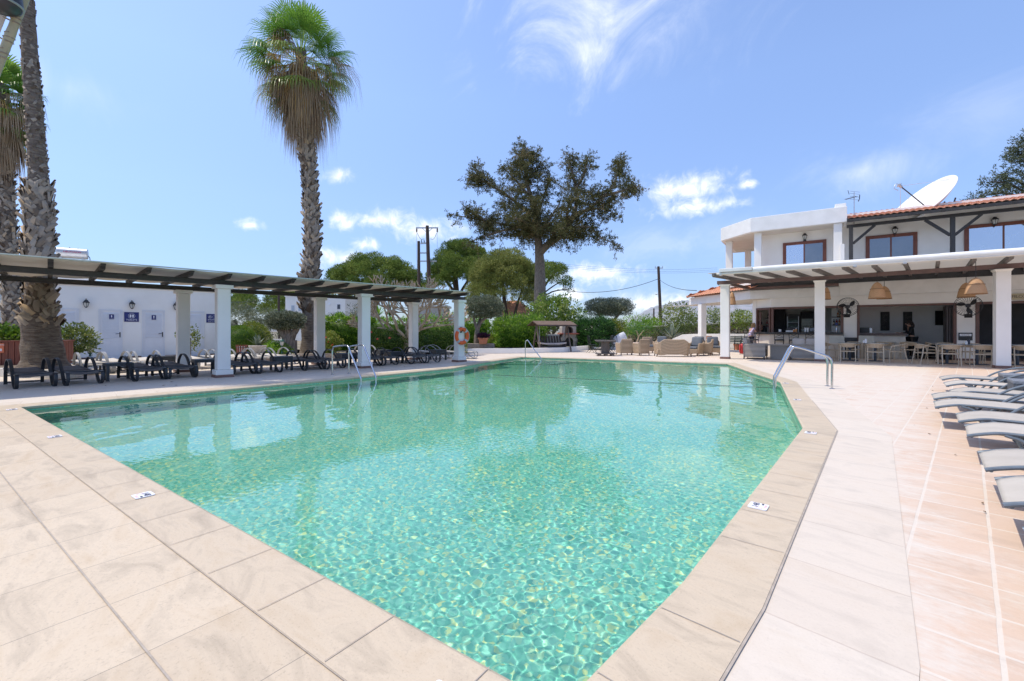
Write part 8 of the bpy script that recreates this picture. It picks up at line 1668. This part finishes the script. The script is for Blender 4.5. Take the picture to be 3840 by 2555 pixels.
# ------------------------------------------------------------------ sun loungers on the right
def make_sling():
    """local: foot end at x = 0, body towards +x"""
    t = thing('sling_lounger', 'x', 'sun lounger', group='grey sling loungers along the right of the pool'); hw = .305
    rail_ = [(0, .262), (.09, .292), (.2, .318), (.32, .322), (.6, .318), (1.2, .305), (1.95, .30)]
    for s_ in (-1, 1):
        MB().tube(smooth_path([(x, s_ * hw, z) for x, z in rail_], 4), .0155, 9).build('side_rail', tube_grey, t, smooth=True)
        MB().tube(smooth_path([(.24, s_ * (hw + .004), .308), (.36, s_ * (hw + .01), .26), (.42, s_ * (hw + .012), .14), (.47, s_ * (hw + .012), .03), (.56, s_ * (hw + .012), .014), (.9, s_ * (hw + .012), .016), (1.2, s_ * (hw + .012), .10), (1.34, s_ * (hw + .012), .27)], 4), .015, 8).build('leg', tube_grey, t, smooth=True)
        MB().tube(smooth_path([(.46, s_ * (hw + .035), .014), (.57, s_ * (hw + .035), .17), (.68, s_ * (hw + .04), .30), (.86, s_ * (hw + .045), .43), (1.1, s_ * (hw + .05), .515), (1.4, s_ * (hw + .05), .535), (1.7, s_ * (hw + .05), .46), (1.93, s_ * (hw + .05), .30), (2.04, s_ * (hw + .05), .10)], 4), .0165, 8).build('arm_hoop', tube_grey, t, smooth=True)
        MB().tube([(1.5, s_ * (hw - .03), .29), (1.62, s_ * (hw - .03), .015)], .015, 8).build('rear_leg', tube_grey, t, smooth=True)
    for x, z in ((.03, .262), (1.3, .285), (.47, .10)): MB().cyl((x, -hw, z), (x, hw, z), .013, n=8).build('crossbar', tube_grey, t, smooth=True)
    vs = []; ny = 11; P = [(.005, .255), (.03, .272), (.10, .302), (.21, .328), (.33, .332), (.6, .328), (.9, .318), (1.28, .31)]
    for x, z in P:
        for j in range(ny): v = -1 + 2 * j / (ny - 1); vs.append((x, v * hw * .985, z - .016 * (1 - v * v) * min(1, x * 3)))
    o = MB().add(vs, [(i * ny + j, i * ny + j + 1, (i + 1) * ny + j + 1, (i + 1) * ny + j) for i in range(len(P) - 1) for j in range(ny - 1)]).build('seat_sling', sling_grey, t, smooth='all'); q = o.modifiers.new('t', 'SOLIDIFY'); q.thickness = .006
    vs = []; P = [(1.31, .31), (1.6, .318), (2.0, .335), (2.05, .32)]
    for x, z in P:
        for j in range(ny): v = -1 + 2 * j / (ny - 1); vs.append((x, v * hw * .96, z - .014 * (1 - v * v)))
    o = MB().add(vs, [(i * ny + j, i * ny + j + 1, (i + 1) * ny + j + 1, (i + 1) * ny + j) for i in range(len(P) - 1) for j in range(ny - 1)]).build('back_sling', sling_grey, t, smooth='all'); q = o.modifiers.new('t', 'SOLIDIFY'); q.thickness = .006
    return t
s0 = make_sling(); slr = [(-.06, 12.72, 4), (.0, 11.36, 3), (.07, 10.02, 2), (-.13, 9.12, 3), (-.10, 8.18, 2), (.10, 7.12, 1), (.15, 6.28, 0), (.20, 4.92, 1), (.24, 4.06, 0), (.28, 3.05, 0)]
sl_l = ['farthest grey sling lounger of the right row, beside the dark wicker table', 'second farthest grey sling lounger of the right row, its end just past the farthest', 'third farthest grey sling lounger, tucked close to the second', 'grey sling lounger reaching furthest towards the pool, fourth from the far end', 'grey sling lounger close to the fourth one, fifth from the far end', 'grey sling lounger in the middle of the right row, sixth from the far end', 'grey sling lounger with its curved leg clearly seen, seventh from the far end', 'grey sling lounger third nearest the camera, cut by the right edge', 'grey sling lounger at the right edge, nearest one clearly seen', 'grey sling lounger outside the frame nearest the camera, only its shadow end showing']
sl_l[9] = 'nearest grey sling lounger, barely in view at the right edge'
for i, ((x, y, a), l) in enumerate(zip(slr, sl_l)): o = s0 if i == 0 else copy_tree(s0); o.location = (x, y, 0); o.rotation_euler = (0, 0, R(a)); o['label'] = l
wick_d = weave_mat('slate_wicker', (.13, .14, .155), (.03, .033, .038), 10, 30)
def wtable(label, x, y, rz):
    t = thing('wicker_side_table', label, 'side table', (x, y, 0), rz, 'slate wicker side tables'); MB().box(-.27, -.27, .42, .27, .27, .47).build('top', mat('slate_wicker_top', (.22, .235, .255), (.17, .18, .2), 30, .6, .3, 60), t, bevel=.008); m_ = MB(); m_.box(-.265, -.265, .26, .265, .265, .42); m_.build('apron', wick_d, t)
    for a in (-1, 1):
        for b in (-1, 1): MB().box(a * .265, b * .265, 0, a * .205, b * .205, .26).build('leg', wick_d, t)
wtable('dark wicker side table between the farthest sling loungers', 1.0, 12.04, R(4)); wtable('dark wicker side table between the second and third sling loungers, at the right edge', 1.02, 10.70, R(3))
# ------------------------------------------------------------------ awning corner close above the camera at the left
bam = mat('greenish_bamboo', (.34, .32, .20), (.26, .26, .16), 6, .5, .1, 30, stretch=(3, 3, 1)); rope_b = mat('grey_rope', (.25, .22, .17), (.17, .15, .12), 40, .9)
def P3(px, py, d): return Vector((*D(px, d), Zp(py, d)))
ap = thing('bamboo_awning', 'pale bamboo pole with rope ties holding a cream sunshade at the top left corner', 'sunshade', P3(0, 120, 1.15)); O_ = P3(0, 120, 1.15)
a, b = P3(-75, 420, 1.13), P3(165, -190, 1.19); m_ = MB(); n_ = 20; pts = [a.lerp(b, k / n_) - O_ for k in range(n_ + 1)]; m_.tube(pts, [.0093 + (.001 if k % 6 == 3 else 0) for k in range(n_ + 1)], 12); m_.build('pole', bam, ap, smooth=True)
for k in (6.4, 8.3, 10.6): c = a.lerp(b, k / n_) - O_; dv2 = (b - a).normalized(); m_ = MB(); u2 = dv2.cross(Vector((0, 0, 1))).normalized(); v2_ = dv2.cross(u2); m_.tube([c + dv2 * .002 * q + (u2 * math.cos(q * 1.05) + v2_ * math.sin(q * 1.05)) * .0103 for q in range(13)], .0018, 5); m_.tube(smooth_path([c + u2 * .01, c - Vector((CY, SY, 0)) * .015 + Vector((0, 0, .01)), c - Vector((CY, SY, 0)) * .03 + Vector((0, 0, .018))]), .002, 5); m_.build('rope_tie', rope_b, ap)
vs = [P3(px, py, 1.165) - O_ for px, py in ((-400, 430), (-105, 400), (-10, 140), (30, 40), (75, -150), (-400, -150))]; o = MB().add(vs, [(0, 1, 2, 3, 4, 5)]).build('sunshade_cloth', cloth, ap); q = o.modifiers.new('t', 'SOLIDIFY'); q.thickness = .002
dk_ = thing('lantern_shade', 'dark bowl shaped lamp shade tied to the bamboo pole at the top left corner', 'lamp', P3(5, -20, 1.13)); m_ = MB(); m_.lathe([(.001, -.044), (.0225, -.041), (.035, -.033), (.039, -.0225), (.0375, .0), (.02, .015)], 24); m_.build('shade', mat('dark_navy_enamel', (.012, .014, .022), (.02, .024, .034), 6, .35), dk_, smooth=True); MB().lathe([(.038, -.026), (.0405, -.025), (.0405, -.0215), (.038, -.0205)], 24).build('rim', mat('grey_green_rim', (.2, .26, .26)), dk_, smooth=True)
# ------------------------------------------------------------------ people
skin = mat('light_skin', (.56, .33, .235), (.50, .285, .20), 8, .55)
def skin_mesh(name, J, E, m, parent, lv=2, root=0):
    """J: joint -> (x, y, z, radius); E: bones; grown with a Skin modifier"""
    names = list(J); ix = {k: i for i, k in enumerate(names)}; me = bpy.data.meshes.new(name); me.from_pydata([J[k][:3] for k in names], [(ix[a], ix[b]) for a, b in E], []); o = link(name, me, m, parent)
    s_ = o.modifiers.new('skin', 'SKIN'); s_.use_smooth_shade = True
    if not me.skin_vertices: me.skin_vertices.new(name='')
    for i, k in enumerate(names): r = J[k][3]; me.skin_vertices[0].data[i].radius = r if isinstance(r, tuple) else (r, r); me.skin_vertices[0].data[i].use_root = (i == root)
    u = o.modifiers.new('sub', 'SUBSURF'); u.levels = lv; u.render_levels = lv; return o
def person(label, loc, rz, J, top_m, leg_m, hair_m, hair, sleeves=1.0, shoes=None):
    """local: faces +y"""
    t = thing('person', label, 'person', (*loc, 0), rz); E = [('pel', 'waist'), ('waist', 'chest'), ('chest', 'neck'), ('neck', 'jaw'), ('jaw', 'head'), ('head', 'crown')]
    for s_ in 'LR': E += [('chest', s_ + 'sh'), (s_ + 'sh', s_ + 'el'), (s_ + 'el', s_ + 'wr'), (s_ + 'wr', s_ + 'pa'), ('pel', s_ + 'hp'), (s_ + 'hp', s_ + 'kn'), (s_ + 'kn', s_ + 'an'), (s_ + 'an', s_ + 'to')]
    B = dict(J)
    for s_ in 'LR':                                        # five separate fingers from each palm
        w_, p_ = Vector(J[s_ + 'wr'][:3]), Vector(J[s_ + 'pa'][:3]); d = (p_ - w_).normalized(); sd = d.cross(Vector((0, 0, 1)));  sd = sd.normalized() if sd.length > .1 else Vector((1, 0, 0)); dn = d.cross(sd).normalized(); dn = dn if dn.z < 0 else -dn
        for k, (o_, l_) in enumerate(((-.03, .062), (-.010, .074), (.010, .07), (.029, .056))):
            q = p_ + sd * o_ + d * .012; q2 = q + d * l_ * .55 + dn * .008; q3 = q + d * l_ + dn * .028; B[f'{s_}f{k}a'] = (*q2, .009); B[f'{s_}f{k}b'] = (*q3, .0075); E += [(s_ + 'pa', f'{s_}f{k}a'), (f'{s_}f{k}a', f'{s_}f{k}b')]
        q = w_.lerp(p_, .45) + sd * (.036 if s_ == 'L' else -.036); B[s_ + 'ta'] = (*q, .010); q = q + d * .045 + sd * (.012 if s_ == 'L' else -.012); B[s_ + 'tb'] = (*q, .008); E += [(s_ + 'wr', s_ + 'ta'), (s_ + 'ta', s_ + 'tb')]
    skin_mesh('body', B, E, skin, t)
    hd = Vector(J['head'][:3]); m_ = MB()
    for x in (-.032, .032): m_.ball(tuple(hd + Vector((x, .088, .012))), (.012, .009, .008), 8, 6)
    m_.build('eyes', black_metal, t, smooth='all'); m_ = MB(); m_.ball(tuple(hd + Vector((0, .102, -.018))), (.014, .02, .022), 8, 6); m_.ball(tuple(hd + Vector((0, .088, -.055))), (.024, .008, .007), 8, 5)
    for x in (-.078, .078): m_.ball(tuple(hd + Vector((x, 0, -.005))), (.012, .022, .032), 8, 6)
    m_.build('face_features', skin, t, smooth='all')
    g = lambda k, f, add=0: (*J[k][:3], J[k][3] * f + add) if not isinstance(J[k][3], tuple) else (*J[k][:3], (J[k][3][0] * f + add, J[k][3][1] * f + add))
    T = {'pel': g('pel', 1.02, .008), 'waist': g('waist', 1.08, .012), 'chest': g('chest', 1.08, .012)}; ET = [('pel', 'waist'), ('waist', 'chest')]; n_ = Vector(J['chest'][:3]).lerp(Vector(J['neck'][:3]), .55); T['col'] = (*n_, J['neck'][3] * 1.3); ET.append(('chest', 'col'))
    for s_ in 'LR':
        T[s_ + 'sh'] = g(s_ + 'sh', 1.12, .008); ET.append(('chest', s_ + 'sh')); e_ = Vector(J[s_ + 'sh'][:3]).lerp(Vector(J[s_ + 'el'][:3]), min(1, sleeves)); T[s_ + 'el'] = (*e_, J[s_ + 'el'][3] * 1.2 + .008); ET.append((s_ + 'sh', s_ + 'el'))
        if sleeves > 1: w_ = Vector(J[s_ + 'el'][:3]).lerp(Vector(J[s_ + 'wr'][:3]), .92); T[s_ + 'wr'] = (*w_, J[s_ + 'wr'][3] * 1.25 + .006); ET.append((s_ + 'el', s_ + 'wr'))
    skin_mesh('top', T, ET, top_m, t); T = {'pel': g('pel', 1.06, .012)}; ET = []
    for s_ in 'LR':
        for k in ('hp', 'kn', 'an'): T[s_ + k] = g(s_ + k, 1.1, .010)
        ET += [('pel', s_ + 'hp'), (s_ + 'hp', s_ + 'kn'), (s_ + 'kn', s_ + 'an')]
    skin_mesh('trousers', T, ET, leg_m, t)
    for s_ in 'LR': a, b = Vector(J[s_ + 'an'][:3]), Vector(J[s_ + 'to'][:3]); m_ = MB(); m_.tube([a + Vector((0, -.05, -.03)), a + Vector((0, 0, -.025)), a.lerp(b, .6) + Vector((0, 0, -.005)), b + Vector((0, .03, 0))], [.035, .045, .042, .02], 9); m_.build('shoe', shoes or black_metal, t, smooth=True)
    m_ = MB(); m_.ball(tuple(hd + Vector((0, -.022, .03))), (.098, .108, .11), 16, 10, .02)
    for a_, b_, r in hair: m_.tube(smooth_path([hd + Vector(a_), hd + Vector(a_).lerp(Vector(b_), .5) + Vector((0, -.015, 0)), hd + Vector(b_)], 3), [r * (1 - .06 * i) for i in range(7)], 9)
    m_.build('hair', hair_m, t, smooth='all'); return t
def joints(h=1.65, lean=0.0, arms=None, w_=1.0):
    k = h / 1.65; J = {'pel': (0, 0, .92, (.135 * w_, .105)), 'waist': (0, lean * .18, 1.08, (.118 * w_, .092)), 'chest': (0, lean * .42, 1.28, (.14 * w_, .102)), 'neck': (0, lean * .62, 1.43, .05), 'jaw': (0, lean * .7 + .03, 1.48, (.058, .066)), 'head': (0, lean * .74 + .02, 1.545, (.078, .095)), 'crown': (0, lean * .76 + .005, 1.61, (.058, .07))}
    for s_, x in (('L', -1), ('R', 1)):
        J[s_ + 'hp'] = (x * .09, 0, .87, .088 * w_); J[s_ + 'kn'] = (x * .095, .02, .48, .058); J[s_ + 'an'] = (x * .10, -.02, .08, .038); J[s_ + 'to'] = (x * .11, .13, .03, .03); J[s_ + 'sh'] = (x * .165 * w_, lean * .45, 1.365, .055)
        el, wr, pa = arms[s_] if arms else ((x * .2, 0, 1.1), (x * .2, .05, .87), (x * .2, .07, .79)); J[s_ + 'el'] = (*el, .042); J[s_ + 'wr'] = (*wr, .028); J[s_ + 'pa'] = (*pa, (.036, .018))
    return {a: (v[0] * k, v[1] * k, v[2] * k, v[3]) for a, v in J.items()}
lav = mat('lavender_cotton', (.56, .48, .64), (.5, .42, .58), 5, .9); jean = mat('dark_denim', (.025, .035, .07), (.035, .045, .085), 8, .9); blk = mat('black_cotton', (.012, .013, .016), (.02, .021, .024), 8, .9); blond = mat('blonde_hair', (.42, .25, .10), (.28, .155, .06), 18, .6, .4, 60, stretch=(3, 3, .6)); brun = mat('dark_hair', (.02, .014, .011), (.035, .024, .018), 18, .5, .4, 60, stretch=(3, 3, .6))
# local +y is the way a person faces
dface = lambda dpx: math.atan2(-0, 1)
person('blonde woman in a lavender top leaning on the left end of the bar counter', D(2812, 23.6), YAW - R(85), joints(1.62, .3, {'L': ((-.20, .28, 1.16), (-.12, .46, 1.24), (-.08, .47, 1.33)), 'R': ((.22, .24, 1.14), (.16, .46, 1.17), (.14, .55, 1.18))}), lav, jean, blond, [((0, -.07, .05), (.02, -.13, -.30), .07), ((-.07, -.03, .04), (-.09, -.07, -.26), .045), ((.07, -.03, .04), (.09, -.07, -.26), .045)], .35)
person('dark haired bartender in black leaning over the bar counter towards the blonde woman', D(2872, 23.75), YAW + R(97), joints(1.74, .42, {'L': ((-.26, .24, 1.12), (-.14, .46, 1.14), (-.1, .52, 1.17)), 'R': ((.26, .2, 1.12), (.18, .44, 1.12), (.14, .52, 1.12))}, 1.15), blk, blk, brun, [((0, -.05, .04), (0, -.06, -.05), .085)], 1.2)
person('woman in black with a dark ponytail standing at the serving counter, seen from behind', D(3420, 20.35), YAW + R(62), joints(1.68, .14, {'L': ((-.25, .16, 1.12), (-.2, .40, 1.1), (-.18, .49, 1.11)), 'R': ((.25, .14, 1.12), (.18, .38, 1.1), (.14, .47, 1.13))}, 1.2), blk, blk, brun, [((0, -.10, .06), (.0, -.17, -.06), .055), ((0, -.17, -.05), (.01, -.18, -.2), .045)], 1.2, sign_white)
# a few dry leaves and specks on the paving
dl = random.Random(31); dry = mat('dry_leaf', (.10, .06, .03), (.16, .10, .05), 20, .9)
for i in range(26):
    px, py = dl.choice([(dl.uniform(300, 1600), None), (dl.uniform(2200, 3400), None)]); 
    if px < 2000: p = (-12.4 + dl.uniform(-1.6, .6), dl.uniform(.6, 11))
    else: p = (dl.uniform(-.3, .2), dl.uniform(3, 14)) if dl.random() < .5 else (dl.uniform(-14, -7), dl.uniform(18.6, 20.5))
    m_ = MB(); a = dl.uniform(0, 6.28); s_ = dl.uniform(.018, .045) if px < 2000 else dl.uniform(.008, .02); m_.add([(0, -s_, .002), (s_ * .5, 0, .012), (0, s_ * 1.2, .004), (-s_ * .5, 0, .01)], [(0, 1, 2, 3)]); o = m_.build('dry_leaf', dry); o.location = (*p, .004); o.rotation_euler = (0, 0, a); tag(o, 'dry brown leaf fallen on the terrace paving', 'leaf', 'dry leaves scattered on the paving')
